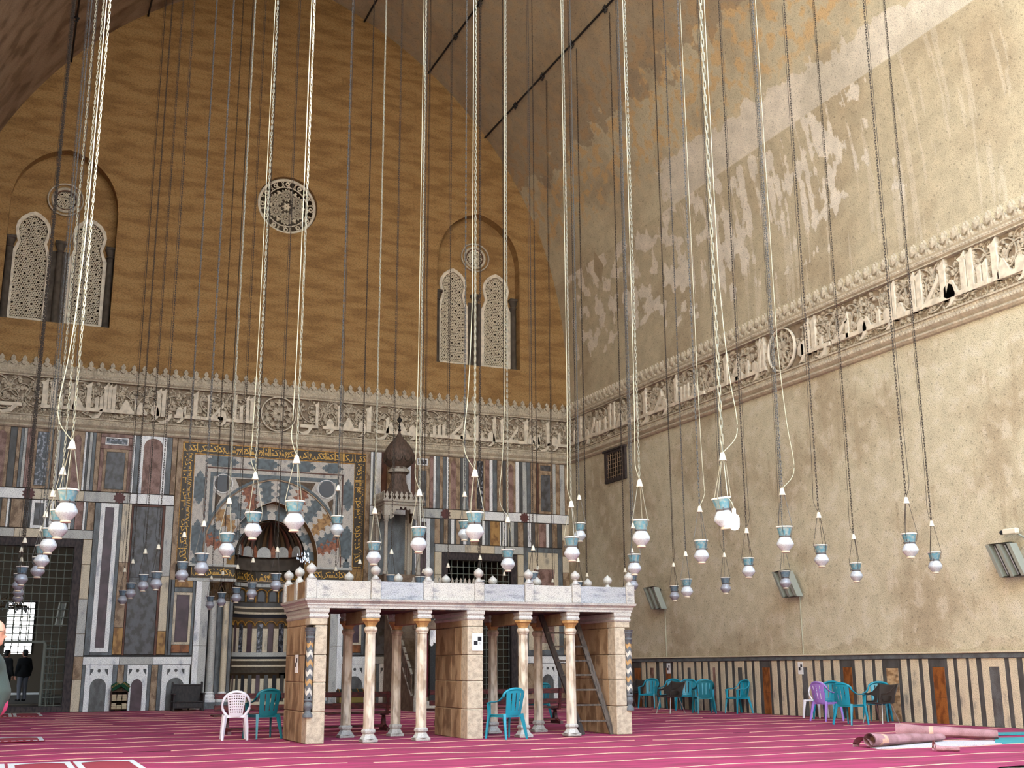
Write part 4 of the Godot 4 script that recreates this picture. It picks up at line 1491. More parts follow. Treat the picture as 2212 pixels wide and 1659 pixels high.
func row_of(w: Node3D, line: String, y0: float, y1: float) -> void:
	# "left-edge code" pairs; every code but the capitals is a plain strip
	var k := line.split(",")
	for i in k.size() - 1:
		var e := k[i].strip_edges().split(" ")
		var x0 := e[0].to_float()
		var x1 := k[i + 1].strip_edges().split(" ")[0].to_float()
		match e[1]:
			"-":
				pass
			"M":
				framed(w, x0, y0, x1, y1, (x1 - x0) * 0.17, "t", "m")
			"A":
				arched(w, x0, y0, x1, y1, "t", "p", (x1 - x0) * 0.28, y1 - 0.30, y1 - 0.10, y0)
			"C":
				arched(w, x0, y0, x1, y1, "w", "p", (x1 - x0) * 0.36, y1 - 0.36, y1 - 0.07, y0)
			"P", "D":
				var f := "p" if e[1] == "P" else "t"
				var mx := (x1 - x0)
				clad(w, x0, y1 - 0.12, x1, y1, f)
				framed(w, x0 + mx * 0.14, y1 - 0.36, x1 - mx * 0.14, y1 - 0.12, 0.035, "w", "m")
				clad(w, x0, y1 - 0.36, x0 + mx * 0.14, y1 - 0.12, f)
				clad(w, x1 - mx * 0.14, y1 - 0.36, x1, y1 - 0.12, f)
				clad(w, x0, y1 - 0.50, x1, y1 - 0.36, f)
				clad(w, x0, y0, x0 + mx * 0.12, y1 - 0.50, f)
				clad(w, x1 - mx * 0.12, y0, x1, y1 - 0.50, f)
				framed(w, x0 + mx * 0.12, y0, x1 - mx * 0.12, y1 - 0.50, mx * 0.09, "t", "n")
			"F":
				framed(w, x0, y0, x1, y1 - 0.34, 0.09, "t", "n")
				framed(w, x0, y1 - 0.34, x1, y1, 0.07, "t", "n")
			"W":
				framed(w, x0, y0, x1, y1, 0.09, "w", "n")
			_:
				clad(w, x0, y0, x1, y1, e[1], 0.026 + 0.006 * float(i % 3) / 2.0, "marble_strip")


func flipped(line: String) -> String:
	# the same row on the other side of the middle
	var k := line.split(",")
	var r := []
	for i in k.size():
		var e := k[i].strip_edges().split(" ")
		r.append([-e[0].to_float(), e[1]])
	var out := ""
	for i in range(r.size() - 1, 0, -1):
		out += "%s %s," % [r[i][0], r[i - 1][1]]
	return out + "%s -" % r[0][0]


func build_cladding() -> void:
	var w := get_node("wall_back") as Node3D
	# dark bedding that shows in the joints
	var s := new_st()
	for r in [[-10.9, 5.35, -3.26, 8.58], [3.26, 5.35, 10.9, 8.58], [-5.66, 0.0, -2.42, 5.36], [2.42, 0.0, 5.66, 4.0], [3.26, 4.0, 5.62, 5.36], [9.03, 0.0, 10.9, 5.36]]:
		box(s, Vector3(r[0], r[1], -0.02), Vector3(r[2], r[3], 0.008))
	obj("bedding", s, M.joint, w)
	row_of(w, "-10.9 w,-10.4 A,-9.9 g,-9.7 t,-9.4 M,-8.95 k,-8.75 A,-8.30 k,-8.10 t,-7.99 g,-7.90 l,-7.81 p,-7.60 M,-7.09 k,-7.04 t,-6.93 l,-6.84 g,-6.66 k,-6.55 A,-6.12 w,-6.05 k,-5.98 l,-5.88 g,-5.78 t,-5.64 P,-4.66 w,-4.58 g,-4.43 C,-3.60 g,-3.43 t,-3.27 -", 6.70, 8.57)
	row_of(w, "3.27 w,3.36 g,3.47 w,3.66 u,3.86 t,4.30 w,4.62 w,4.75 u,4.89 D,5.44 p,5.58 w,5.67 g,5.82 t,5.94 g,6.07 w,6.16 A,6.52 t,6.60 k,6.70 l,6.81 g,6.92 p,7.17 M,7.56 p,7.73 w,7.86 g,8.03 t,8.25 k,8.38 A,8.76 w,8.91 k,9.04 l,9.21 g,9.37 t,9.58 u,9.69 F,10.25 l,10.39 t,10.55 l,10.75 t,10.9 -", 6.70, 8.57)
	# long rail with red stars
	for sg in [-1, 1]:
		var x := 3.27
		for k in [4.65, 6.02, 7.55, 9.10, 10.9]:
			clad(w, minf(sg * x, sg * k), 6.36, maxf(sg * x, sg * k), 6.68, ["w", "l", "b", "l", "w"][int(k) % 5], 0.035, "rail_slab")
			x = k
		for k in [4.95, 7.62] if sg < 0 else [6.05, 9.1]:
			s = new_st()
			var star := PackedVector2Array()
			for i in 20:
				star.append(Vector2(sg * k, 6.52) + Vector2(cos(TAU * i / 20), sin(TAU * i / 20)) * (0.20 if i % 2 else 0.145))
			prism(s, star, 0.03, 0.045, 0.003)
			obj("red_star", s, M.star_red, w)
	# rows over the two openings
	row_of(w, "-9.06 k,-8.9 w,-8.75 t,-8.5 k,-8.35 t,-8.2 w,-8.13 k,-8.09 t,-7.70 g,-7.56 k,-7.50 W,-7.05 k,-6.98 w,-6.85 k,-6.72 t,-6.55 k,-6.42 w,-6.34 g,-6.23 p,-6.0 w,-5.93 g,-5.87 t,-5.66 -", 5.47, 6.34)
	row_of(w, "5.59 t,5.85 k,5.99 t,6.14 k,6.26 w,6.385 k,6.46 t,6.60 k,6.72 w,6.85 g,7.0 t,7.3 k,7.45 w,7.55 g,7.69 k,7.76 y,8.13 w,8.18 k,8.24 w,8.4 k,8.55 l,8.69 k,8.84 t,9.065 k,9.23 w,9.37 k,9.52 t,9.69 p,9.97 w,10.09 k,10.23 t,10.42 k,10.61 -", 5.47, 6.34)
	# white surrounds of the openings
	for sg in [-1, 1]:
		var a := minf(sg * 5.66, sg * 9.06)
		for k in 3:
			clad(w, a + 3.4 * k / 3.0, 5.18, a + 3.4 * (k + 1) / 3.0, 5.455, ["l", "b", "l"][k], 0.045, "surround_slab")
		for side in [[5.66, 5.92], [8.82, 9.06]]:
			var y := 0.0
			for k in [0.95, 1.62, 2.3, 3.35, 4.4, 5.17]:
				clad(w, minf(sg * side[0], sg * side[1]), y, maxf(sg * side[0], sg * side[1]), k, ["b", "t", "b", "l", "l", "b"][int(y * 2) % 6], 0.045, "surround_slab")
				y = k
	# uprights between gate and niche, and their mirror behind the pulpit
	var mid := "-5.66 -,-5.65 g,-5.48 w,-4.945 g,-4.835 t,-4.55 u,-4.49 n,-3.60 u,-3.52 l,-3.265 k,-3.19 -"
	for sg in [-1, 1]:
		var line := mid if sg < 0 else flipped(mid)
		var k := line.split(",")
		for i in k.size() - 1:
			var e := k[i].strip_edges().split(" ")
			var x0 := e[0].to_float()
			var x1 := k[i + 1].strip_edges().split(" ")[0].to_float()
			if e[1] == "-":
				continue
			if e[1] == "w":
				framed(w, x0, 1.75, x1, 6.34, 0.135, "w", "r")
				clad(w, x0, 1.66, x1, 1.745, "g")
			elif e[1] == "n":
				clad(w, x0, 1.68, x1, 4.05, "n", 0.026)
				clad(w, x0, 4.05, x1, 6.28, "n", 0.026)
			elif e[1] == "t":
				clad(w, x0, 1.68, x1, 2.5, "y", 0.03)
				clad(w, x0, 2.5, x1, 4.5, "t", 0.03)
				clad(w, x0, 4.5, x1, 6.34, "b", 0.03)
			elif e[1] == "l":
				clad(w, x0, 1.68, x1, 2.4, "y", 0.03)
				clad(w, x0, 2.4, x1, 4.1, "b", 0.03)
				clad(w, x0, 4.1, x1, 6.34, "l", 0.03)
			else:
				clad(w, x0, 1.66, x1, 6.34, e[1], 0.034, "marble_strip")
		if sg < 0:
			clad(w, -4.55, 6.28, -3.52, 6.34, "u", 0.03)
		# short framed porphyry panel below the gilt frieze
		var f := func(x0: float, x1: float) -> Array: return [minf(sg * x0, sg * x1), maxf(sg * x0, sg * x1)]
		var p: Array = f.call(3.18, 3.08)
		clad(w, p[0], 1.66, p[1], 4.04, "g", 0.034)
		p = f.call(3.08, 2.52)
		clad(w, p[0], 3.77, p[1], 4.02, "y", 0.028)
		clad(w, p[0], 3.62, p[1], 3.77, "g", 0.034)
		framed(w, p[0], 1.99, p[1], 3.61, 0.08, "b", "r", 0.034)
		clad(w, p[0], 1.74, p[1], 1.985, "o", 0.028)
		clad(w, p[0], 1.66, p[1], 1.735, "g", 0.034)
		p = f.call(2.52, 2.43)
		clad(w, p[0], 1.66, p[1], 3.97, "g", 0.034)
	# framed panel in the far corner
	framed(w, 9.07, 1.66, 10.61, 5.45, 0.17, "g", "b")
	framed(w, 9.27, 1.9, 10.43, 4.86, 0.18, "b", "p", 0.05)
	for k in 8:
		clad(w, 10.62, 1.66 + k * 0.585, 10.9, 1.66 + (k + 1) * 0.585, ["t", "b"][k % 2], 0.03, "corner_block")
	# base course: rail and arched slabs
	for sg in [-1, 1]:
		var x := 2.43
		for k in [3.6, 4.6, 5.66]:
			clad(w, minf(sg * x, sg * k), 1.375, maxf(sg * x, sg * k), 1.615, ["w", "l", "w"][int(k) % 3], 0.045, "rail_slab")
			x = k
		clad(w, minf(sg * 2.43, sg * 5.66), 1.62, maxf(sg * 2.43, sg * 5.66), 1.655, "g", 0.04, "rail_strip")
		for a in [[5.56, 4.77, "w", "s", 0.235, 0.726, 0.98], [4.34, 3.73, "w", "r", 0.17, 0.75, 0.95], [3.31, 2.46, "w", "s", 0.27, 0.70, 0.98]]:
			arched(w, minf(sg * a[0], sg * a[1]), 0.0, maxf(sg * a[0], sg * a[1]), 1.37, a[2], a[3], a[4], a[5], a[6], 0.0, true)
		for st in [[5.66, 5.56, "g"], [4.77, 4.63, "g"], [4.63, 4.44, "t"], [4.44, 4.34, "g"], [3.73, 3.63, "g"], [3.63, 3.43, "t"], [3.43, 3.31, "g"]]:
			clad(w, minf(sg * st[0], sg * st[1]), 0.0, maxf(sg * st[0], sg * st[1]), 1.37, st[2], 0.03, "marble_strip")
	clad(w, 9.07, 1.375, 10.9, 1.615, "w", 0.045, "rail_slab")
	clad(w, 9.07, 1.62, 10.9, 1.655, "g", 0.04, "rail_strip")
	arched(w, 9.55, 0.0, 10.38, 1.37, "w", "s", 0.235, 0.72, 1.0, 0.0, true)
	for st in [[9.07, 9.2, "g"], [9.2, 9.43, "t"], [9.43, 9.55, "g"], [10.38, 10.5, "g"], [10.5, 10.7, "t"], [10.7, 10.9, "g"]]:
		clad(w, st[0], 0.0, st[1], 1.37, st[2], 0.03, "marble_strip")


# ------------------------------------------------------------------ pierced windows
func annulus(r0: float, r1: float, seg: int, deep: float) -> ArrayMesh:
	var s := new_st()
	for i in seg:
		var a := TAU * i / seg
		var b := TAU * (i + 1) / seg
		var p := Vector3(cos(a), sin(a), 0)
		var q := Vector3(cos(b), sin(b), 0)
		quad(s, p * r1, q * r1, q * r0, p * r0, Vector3.BACK)
		quad(s, p * r0, q * r0, q * r0 - Vector3(0, 0, deep), p * r0 - Vector3(0, 0, deep), -(p + q))
	return done(s)


func lattice(parent: Node3D, shape: PackedVector2Array, step: float, z: float) -> void:
	# plaster tracery: large eyes with rings of small ones between them
	var lo := Vector2(99, 99)
	var hi := Vector2(-99, -99)
	for v in shape:
		lo = lo.min(v)
		hi = hi.max(v)
	var small := []
	var eyes := []
	var rings := []
	var c := (lo + hi) * 0.5
	for j in range(-40, 41):
		for i in range(-40, 41):
			var p := Vector2(c.x + (i + 0.5 * (posmod(j, 2))) * step, c.y + j * step * 0.866)
			if not Geometry2D.is_point_in_polygon(p, shape):
				continue
			var ci := i - (j - posmod(j, 2)) / 2
			var big := posmod(ci, 4) == 0 and posmod(j, 4) == 0
			var near := false
			for n in [[1, 0], [-1, 0], [0, 1], [0, -1], [1, -1], [-1, 1]]:
				if posmod(ci + n[0], 4) == 0 and posmod(j + n[1], 4) == 0:
					near = true
			var at := Transform3D(Basis(), Vector3(p.x, p.y, z))
			if big:
				eyes.append(at)
				rings.append(at)
			elif not near:
				small.append(at)
			else:
				small.append(Transform3D(Basis() * 0.82, Vector3(p.x, p.y, z - 0.004)))
	many("small_eyes", annulus(step * 0.34, step * 0.585, 8, 0.05), M.lattice, small, parent)
	many("large_eyes", annulus(step * 0.62, step * 0.88, 12, 0.06), M.lattice, eyes, parent)
	many("eye_rings", annulus(step * 0.80, step * 0.98, 14, 0.012), M.lattice, shiftz(rings, 0.010), parent)


func shiftz(a: Array, d: float) -> Array:
	var r := []
	for t in a:
		r.append(Transform3D(t.basis, t.origin + Vector3(0, 0, d)))
	return r


func build_windows() -> void:
	for k in 2:
		var cx := -7.32 if k == 0 else 7.32
		var n := struct_node("window_%d" % (k + 1), Vector3(CX + cx, 0, ZB - 0.45))
		var outer := window_outline(0)
		var inner := window_outline(1)
		for o in [-0.89, 0.85]:
			var s := new_st()
			frame(s, shifted(outer, o), shifted(inner, o), -0.10, 0.055)
			obj("window_frame", s, M.stucco_pale, n)
			var g := Node3D.new()
			g.name = "tracery" if o < 0 else "tracery_001"
			n.add_child(g)
			lattice(g, shifted(inner, o), 0.0725, -0.02)
		var s2 := new_st(true)
		for f in [[0.55, 0.40, 0.05], [0.40, 0.36, 0.0]]:
			var pts := []
			for i in 30:
				pts.append(Vector3(f[0] * cos(TAU * i / 30), 16.42 + f[0] * sin(TAU * i / 30), f[2]))
			tube(s2, pts, 0.03 if f[0] > 0.5 else 0.055, 6, 0.05, 1.0, true, Vector3.BACK)
		obj("round_frame", s2, M.stucco, n)
		s2 = new_st()
		var rr := []
		for i in 26:
			rr.append(Vector3(0.345 * cos(TAU * i / 26), 16.42 + 0.345 * sin(TAU * i / 26), 0.0))
		tube(s2, rr, 0.022, 5, 0.03, 1.0, true, Vector3.BACK)
		obj("red_ring", s2, M.u, n)
		var g2 := Node3D.new()
		g2.name = "round_tracery"
		n.add_child(g2)
		lattice(g2, shifted(disc(0.31, 20), 0, 16.42), 0.06, -0.03)
		for o in [-1.545, -0.02, 1.545]:
			s2 = new_st(true)
			lathe(s2, pv([0.15, 12.06, 0.15, 12.14, 0.11, 12.2, 0.10, 14.52, 0.13, 14.55, 0.10, 14.6, 0.13, 14.68, 0.165, 14.8]), 14, Vector3(o, 0, 0.10))
			box(s2, Vector3(o - 0.17, 14.8, -0.02), Vector3(o + 0.17, 14.9, 0.27))
			obj("colonette", s2, M.dark_stone, n)
		s2 = new_st()
		for o in [[-1.66, -1.48], [-0.28, 0.25], [1.43, 1.66]]:
			box(s2, Vector3(o[0], 12.07, -0.02), Vector3(o[1], 14.6, 0.03))
		obj("dark_pier", s2, M.dark_stone, n)
		s2 = new_st()
		var ap := arch_poly(1.66, 12.06, 16.1, 18.05, 12)
		var path := []
		for i in range(2, ap.size()):
			path.append(Vector3(ap[i].x, ap[i].y, 0.45))
		tube(s2, path, 0.03, 4, 0.02, 1.0, false, Vector3.BACK)
		obj("arch_edge", s2, M.plaster_end, n)
	# great round window
	var n3 := struct_node("window_3", Vector3(CX, 17.25, ZB - 0.2))
	var s3 := new_st(true)
	var p3 := []
	for i in 48:
		p3.append(Vector3(1.0 * cos(TAU * i / 48), 1.0 * sin(TAU * i / 48), 0.02))
	tube(s3, p3, 0.06, 6, 0.05, 1.0, true, Vector3.BACK)
	p3.clear()
	for i in 48:
		p3.append(Vector3(0.74 * cos(TAU * i / 48), 0.74 * sin(TAU * i / 48), 0.0))
	tube(s3, p3, 0.022, 5, 0.03, 1.0, true, Vector3.BACK)
	obj("round_frame", s3, M.stucco_pale, n3)
	s3 = new_st()
	for i in 48:
		var a := TAU * i / 48
		var b := a + 0.10 * (1 if i % 2 else -1)
		tube(s3, [Vector3(cos(a) * 0.76, sin(a) * 0.76, 0), Vector3(cos(b) * 0.86, sin(b) * 0.86, 0), Vector3(cos(a) * 0.96, sin(a) * 0.96, 0)], 0.016, 4, 0.02, 1.0, false, Vector3.BACK)
	for i in 12:
		var a := TAU * i / 12
		var q := []
		for j in 8:
			q.append(Vector3(cos(a) * 0.86 + 0.06 * cos(TAU * j / 8), sin(a) * 0.86 + 0.06 * sin(TAU * j / 8), 0.005))
		tube(s3, q, 0.026, 4, 0.02, 1.0, true, Vector3.BACK)
	# six twelve-spoked stars in a hexagon, and their girdle of crossing bars
	for i in 6:
		var a := TAU * i / 6 + PI / 6
		var c := Vector3(cos(a), sin(a), 0) * 0.44
		for j in 12:
			var b := TAU * j / 12 + PI / 12
			tube(s3, [c + Vector3(cos(b), sin(b), 0) * 0.03, c + Vector3(cos(b), sin(b), 0) * 0.22], 0.011, 4, 0.02, 1.0, false, Vector3.BACK)
			var e := TAU * (j + 5) / 12 + PI / 12
			tube(s3, [c + Vector3(cos(b), sin(b), 0) * 0.245, c + Vector3(cos(b + TAU / 12 * 4), sin(b + TAU / 12 * 4), 0) * 0.245], 0.011, 4, 0.02, 1.0, false, Vector3.BACK)
		tube(s3, [Vector3(cos(a), sin(a), 0) * 0.68, Vector3(cos(a), sin(a), 0) * 0.74], 0.012, 4, 0.02, 1.0, false, Vector3.BACK)
		leaf(s3, Vector2(cos(a + PI / 6), sin(a + PI / 6)) * 0.52, a + PI / 6, 0.17, 0.0, 0.03)
		leaf(s3, Vector2(cos(a + PI / 6), sin(a + PI / 6)) * 0.03, a + PI / 6, 0.15, 0.0, 0.035)
	var star := obj("star_tracery", s3, M.lattice, n3)


# ------------------------------------------------------------------ iron gate at the left, grilled window at the right, the tomb chamber behind
func grille(parent: Node3D, x0: float, x1: float, y0: float, y1: float, z: float, gap: Array, m: String, dx := 0.222, dy := 0.243) -> void:
	# upright and level bars; gap is the doorway left open (x from, x to, up to y)
	var nx := int(round((x1 - x0) / dx))
	for i in nx + 1:
		var x := lerpf(x0, x1, float(i) / nx)
		var s := new_st()
		var low := y0
		if gap.size() and x > gap[0] and x < gap[1]:
			low = gap[2]
		tube(s, [Vector3(x, low, z), Vector3(x, y1, z)], 0.016, 5)
		obj("upright_bar", s, M[m], parent)
	var ny := int(round((y1 - y0) / dy))
	for j in ny + 1:
		var y := lerpf(y0, y1, float(j) / ny)
		var s := new_st()
		if gap.size() and y < gap[2] - 0.05:
			tube(s, [Vector3(x0, y, z + 0.02), Vector3(gap[0], y, z + 0.02)], 0.016, 5)
			tube(s, [Vector3(gap[1], y, z + 0.02), Vector3(x1, y, z + 0.02)], 0.016, 5)
		else:
			tube(s, [Vector3(x0, y, z + 0.02), Vector3(x1, y, z + 0.02)], 0.016, 5)
		obj("level_bar", s, M[m], parent)
	var k := []
	for i in nx + 1:
		for j in ny + 1:
			var x := lerpf(x0, x1, float(i) / nx)
			var y := lerpf(y0, y1, float(j) / ny)
			if gap.size() and x > gap[0] and x < gap[1] and y < gap[2] - 0.05:
				continue
			k.append(Transform3D(Basis(), Vector3(x, y, z + 0.01)))
	var s2 := new_st()
	rbox(s2, Vector3(-0.028, -0.028, -0.025), Vector3(0.028, 0.028, 0.03), 0.012)
	many("bar_knots", done(s2), M[m], k, parent)


func build_gate_room() -> void:
	for k in 2:
		var sg := -1 if k == 0 else 1
		var d := struct_node("door_%d" % (k + 1), Vector3(CX + sg * 7.37, 0, ZB))
		var s := new_st()
		frame(s, pv([-1.45, 0.0, 1.45, 0.0, 1.45, 5.18, -1.45, 5.18]), pv([-1.21, 0.17, 1.21, 0.17, 1.21, 4.93, -1.21, 4.93]), -0.35, 0.0)
		obj("door_frame", s, M.frame_brown, d)
		if k == 0:
			grille(d, -1.20, 1.20, 0.19, 4.93, -0.22, [-0.95, 0.56, 2.06], "grille_metal")
			s = new_st()
			rbox(s, Vector3(0.56, 0.18, -0.26), Vector3(0.64, 2.06, -0.16), 0.01)
			rbox(s, Vector3(-0.98, 2.02, -0.25), Vector3(0.60, 2.09, -0.17), 0.01)
			obj("gate_post", s, M.grille_metal, d)
			# open leaf folded back into the chamber
			s = new_st()
			for j in 8:
				tube(s, [Vector3(0.66, 0.3 + j * 0.235, -0.4), Vector3(0.92, 0.3 + j * 0.235, -0.9)], 0.014, 5)
			for j in 4:
				tube(s, [Vector3(0.66 + j * 0.087, 0.22, -0.4 - j * 0.166), Vector3(0.66 + j * 0.087, 2.0, -0.4 - j * 0.166)], 0.02, 5)
			obj("gate_leaf", s, M.grille_metal, d)
		else:
			grille(d, -1.20, 1.20, 0.19, 4.93, -0.22, [], "grille_metal")
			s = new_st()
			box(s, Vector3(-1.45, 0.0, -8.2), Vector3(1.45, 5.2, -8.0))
			obj("added_passage_end", s, M.shaft_stone, d)  # unseen end added deep inside so the opening stays dark
	# the chamber behind the gate: dark, lit by one tall window in its far wall
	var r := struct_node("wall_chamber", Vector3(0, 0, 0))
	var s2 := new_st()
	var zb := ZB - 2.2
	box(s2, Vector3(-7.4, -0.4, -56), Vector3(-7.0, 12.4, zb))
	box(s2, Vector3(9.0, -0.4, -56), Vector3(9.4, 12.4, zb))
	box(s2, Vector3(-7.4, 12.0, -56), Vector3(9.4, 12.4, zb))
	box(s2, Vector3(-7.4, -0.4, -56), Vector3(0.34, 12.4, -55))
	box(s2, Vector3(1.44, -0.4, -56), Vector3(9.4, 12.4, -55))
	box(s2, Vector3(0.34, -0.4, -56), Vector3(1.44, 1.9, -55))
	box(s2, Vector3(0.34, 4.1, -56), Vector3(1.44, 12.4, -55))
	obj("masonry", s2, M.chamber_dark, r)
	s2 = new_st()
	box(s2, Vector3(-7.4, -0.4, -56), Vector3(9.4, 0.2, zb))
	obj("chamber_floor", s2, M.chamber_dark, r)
	s2 = new_st()
	box(s2, Vector3(-0.7, 0.0, zb - 0.1), Vector3(2.3, 0.17, ZB - 0.3))
	obj("door_sill", s2, M.dark_stone, r)
	var g := thing("window_grille", "dark bar grille across the bright far window of the chamber behind the gate", "grille", Vector3(0.89, 0, -54.9))
	s2 = new_st()
	for i in 5:
		tube(s2, [Vector3(-0.55 + i * 0.275, 1.9, 0), Vector3(-0.55 + i * 0.275, 4.1, 0)], 0.022, 5)
	for i in 9:
		tube(s2, [Vector3(-0.55, 1.95 + i * 0.265, 0), Vector3(0.55, 1.95 + i * 0.265, 0)], 0.022, 5)
	obj("bars", s2, M.iron, g)
	# crystal chandelier against the bright window
	var c := thing("crystal_chandelier", "crystal chandelier seen dark against the bright chamber window behind the gate", "chandelier", Vector3(0.35, 3.55, -48.0))
	s2 = new_st(true)
	for q in [[0.62, 0.0], [0.42, 0.22]]:
		var ring := []
		for i in 24:
			ring.append(Vector3(cos(TAU * i / 24) * q[0], q[1], sin(TAU * i / 24) * q[0]))
		tube(s2, ring, 0.025, 5, 0.03, 1.0, true)
	tube(s2, [Vector3(0, 0.2, 0), Vector3(0, 8.5, 0)], 0.015, 5)
	for i in 6:
		tube(s2, [Vector3(0, 0.5, 0), Vector3(cos(TAU * i / 6) * 0.62, 0, sin(TAU * i / 6) * 0.62)], 0.015, 4)
	obj("frame", s2, M.gold_dark, c)
	var drops := []
	var dg := RandomNumberGenerator.new()
	dg.seed = 4
	for i in 90:
		var a := dg.randf() * TAU
		var q := 0.62 if i % 2 else 0.42
		drops.append(Transform3D(Basis() * dg.randf_range(0.7, 1.3), Vector3(cos(a) * q, (0.22 if i % 2 == 0 else 0.0) - dg.randf_range(0.02, 0.2), sin(a) * q)))
	s2 = new_st()
	lathe(s2, pv([0.0, -0.06, 0.028, -0.02, 0.012, 0.06, 0.0, 0.07]), 6, Vector3.ZERO, 0, 0.0, false)
	many("crystal_drops", done(s2), M.glass_bits, drops, c)
	var sc := thing("wall_light", "narrow grey light fitting hung inside the left iron gate", "light fitting", Vector3(1.72, 2.55, ZB - 0.32))
	s2 = new_st()
	rbox(s2, Vector3(-0.11, 0, -0.06), Vector3(-0.07, 0.72, 0.06), 0.005)
	rbox(s2, Vector3(0.07, 0, -0.06), Vector3(0.11, 0.72, 0.06), 0.005)
	rbox(s2, Vector3(-0.11, -0.02, -0.06), Vector3(0.11, 0.02, 0.06), 0.005)
	rbox(s2, Vector3(-0.11, 0.70, -0.06), Vector3(0.11, 0.74, 0.06), 0.005)
	obj("housing", s2, M.fixture_grey, sc)
	s2 = new_st()
	box(s2, Vector3(-0.07, 0.02, -0.05), Vector3(0.07, 0.70, 0.01))
	obj("reflector", s2, M.fixture_dark, sc)
	sc.rotation.z = -0.10


# ------------------------------------------------------------------ right wall: striped base, small grille, wall lights
func build_right_wall() -> void:
	var w := get_node("wall_right") as Node3D
	var s := new_st()
	box(s, Vector3(0, 0, -0.01), Vector3(ZM - ZB, 1.5, 0.008))
	obj("bedding", s, M.joint, w)
	s = new_st()
	mould(s, pv([0, 1.38, 0.05, 1.385, 0.055, 1.40, 0.055, 1.47, 0.05, 1.485, 0, 1.485]), 0, ZM - ZB)
	obj("base_rail", s, M.g, w)
	s = new_st()
	mould(s, pv([0, 1.485, 0.085, 1.49, 0.09, 1.505, 0.085, 1.52, 0, 1.525]), 0, ZM - ZB)
	obj("base_ledge", s, M.b, w)
	var line := "b.30 k.12 b.25 k.12 s.22 k.1 b.25 k.14 b.24 k.13 o.35 k.13 b.25 k.12 b.23 k.12 p.22 k.1 b.24 k.13 b.2 k.12 b.2 k.13 " + "k.15 o.42 k.06 b.24 k.12 b.17 p.22 b.15 k.20 b.22 k.17 o.30 k.14 b.20 k.09 b.18 k.13 b.21 s.19 b.19 k.13 b.25 k.10 b.25 k.12 b.14 p.14 b.13 k.13 b.23 k.14 b.21 k.14 b.15 g.21 b.11 k.13 b.22 k.13 b.23 k.13 o.33 k.10 b.24 k.14 b.20 k.10 b.23 k.12 b.25 s.23 b.22 k.10 b.21 k.13 b.28 k.11 b.23 k.12 o.33 k.12 b.26 k.10 b.25 k.12 b.23 k.13 x.40 k.11 b.19 k.11 b.27 k.12 b.18 k.12 o.36 k.10 b.18 k.11 b.26 k.09 b.20 k.14 b.20 s.27 b.16 k.12 b.20 k.15 b.25 k.12 b.22 k.13 o.34 k.12 b.24 k.11 b.25 k.13 b.2 s.25 b.2 k.12 b.24 k.13 b.26 k.12 o.34 k.13 b.24 k.12 b.25 k.12 b.22 k.12 b.24 s.25 b.22 k.13 b.24 k.13 b.25 k.12 o.34 k.12 b.24 k.12 b.25 k.12 b.25"
	var k := line.split(" ")
	# the strips whose places are read from the picture begin 4.49 m from the corner
	var lead := 0.0
	for i in 24:
		lead += k[i].substr(1).to_float()
	var x := 0.02
	var fit := (4.494 - 0.02) / lead
	var top := 1.378
	for i in k.size():
		var wd := k[i].substr(1).to_float() * (fit if i < 24 else 1.0)
		if x + wd > ZM - ZB:
			break
		var c := k[i][0]
		var gap := 0.003
		if c == "k":
			s = new_st()
			slab(s, x + gap, 0.0, x + wd - gap, top, 0.0, 0.018 + 0.004 * float(i % 2), 0.003)
			obj("dark_strip", s, M.k, w)
		elif c == "b":
			var cutat := 0.55 + 0.25 * float((i * 7) % 5) / 4.0
			s = new_st()
			if i % 3 == 0:
				slab(s, x + gap, 0.0, x + wd - gap, cutat - 0.003, 0.0, 0.022, 0.003)
				slab(s, x + gap, cutat, x + wd - gap, top, 0.0, 0.023, 0.003)
			else:
				slab(s, x + gap, 0.0, x + wd - gap, top, 0.0, 0.022, 0.003)
			obj("pale_strip", s, M.b, w)
		else:
			var head := 1.20 if c != "x" else 1.18
			s = new_st()
			slab(s, x + gap, 0.0, x + wd - gap, 0.55, 0.0, 0.019, 0.003)
			slab(s, x + gap, 0.554, x + wd - gap, head, 0.0, 0.021, 0.003)
			obj("coloured_panel", s, M["k"] if c == "g" else M["z"] if c == "z" else M[c], w)
			s = new_st()
			slab(s, x - 0.03, head + 0.004, x + wd + 0.03, top, 0.0, 0.024, 0.003)
			obj("panel_head", s, M.k if c in "ox" else M.b, w)
		x += wd
	# small grilled window
	var g := struct_node("window_4", Vector3(XR, 0, ZB), -PI / 2)
	var a := 3.07
	var b := 4.49
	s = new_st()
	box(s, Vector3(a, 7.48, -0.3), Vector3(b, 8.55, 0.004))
	obj("shade_board", s, M.old_wood, g)  # dark board added for the shade of the opening behind the bars
	s = new_st()
	frame(s, pv([a - 0.02, 7.42, b + 0.02, 7.42, b + 0.02, 8.57, a - 0.02, 8.57]), pv([a + 0.14, 7.55, b - 0.12, 7.55, b - 0.12, 8.42, a + 0.14, 8.42]), 0.0, 0.09)
	slab(s, a - 0.1, 8.5, b + 0.05, 8.57, 0.0, 0.13, 0.01)
	obj("window_frame", s, M.frame_brown, g)
	for i in 7:
		s = new_st()
		var px := lerpf(a + 0.2, b - 0.2, i / 6.0)
		tube(s, [Vector3(px, 7.54, 0.05), Vector3(px, 8.43, 0.05)], 0.014, 5)
		obj("upright_bar", s, M.t, g)
	for i in 6:
		s = new_st()
		var py := lerpf(7.62, 8.34, i / 5.0)
		tube(s, [Vector3(a + 0.13, py, 0.065), Vector3(b - 0.11, py, 0.065)], 0.012, 5)
		obj("level_bar", s, M.t, g)
	# tilted twin-tube wall lights with their conduit
	var names := ["nearest the end wall", "in the middle of the right wall", "below the small surveillance camera"]
	var at := [6.55, 13.35, 20.75]
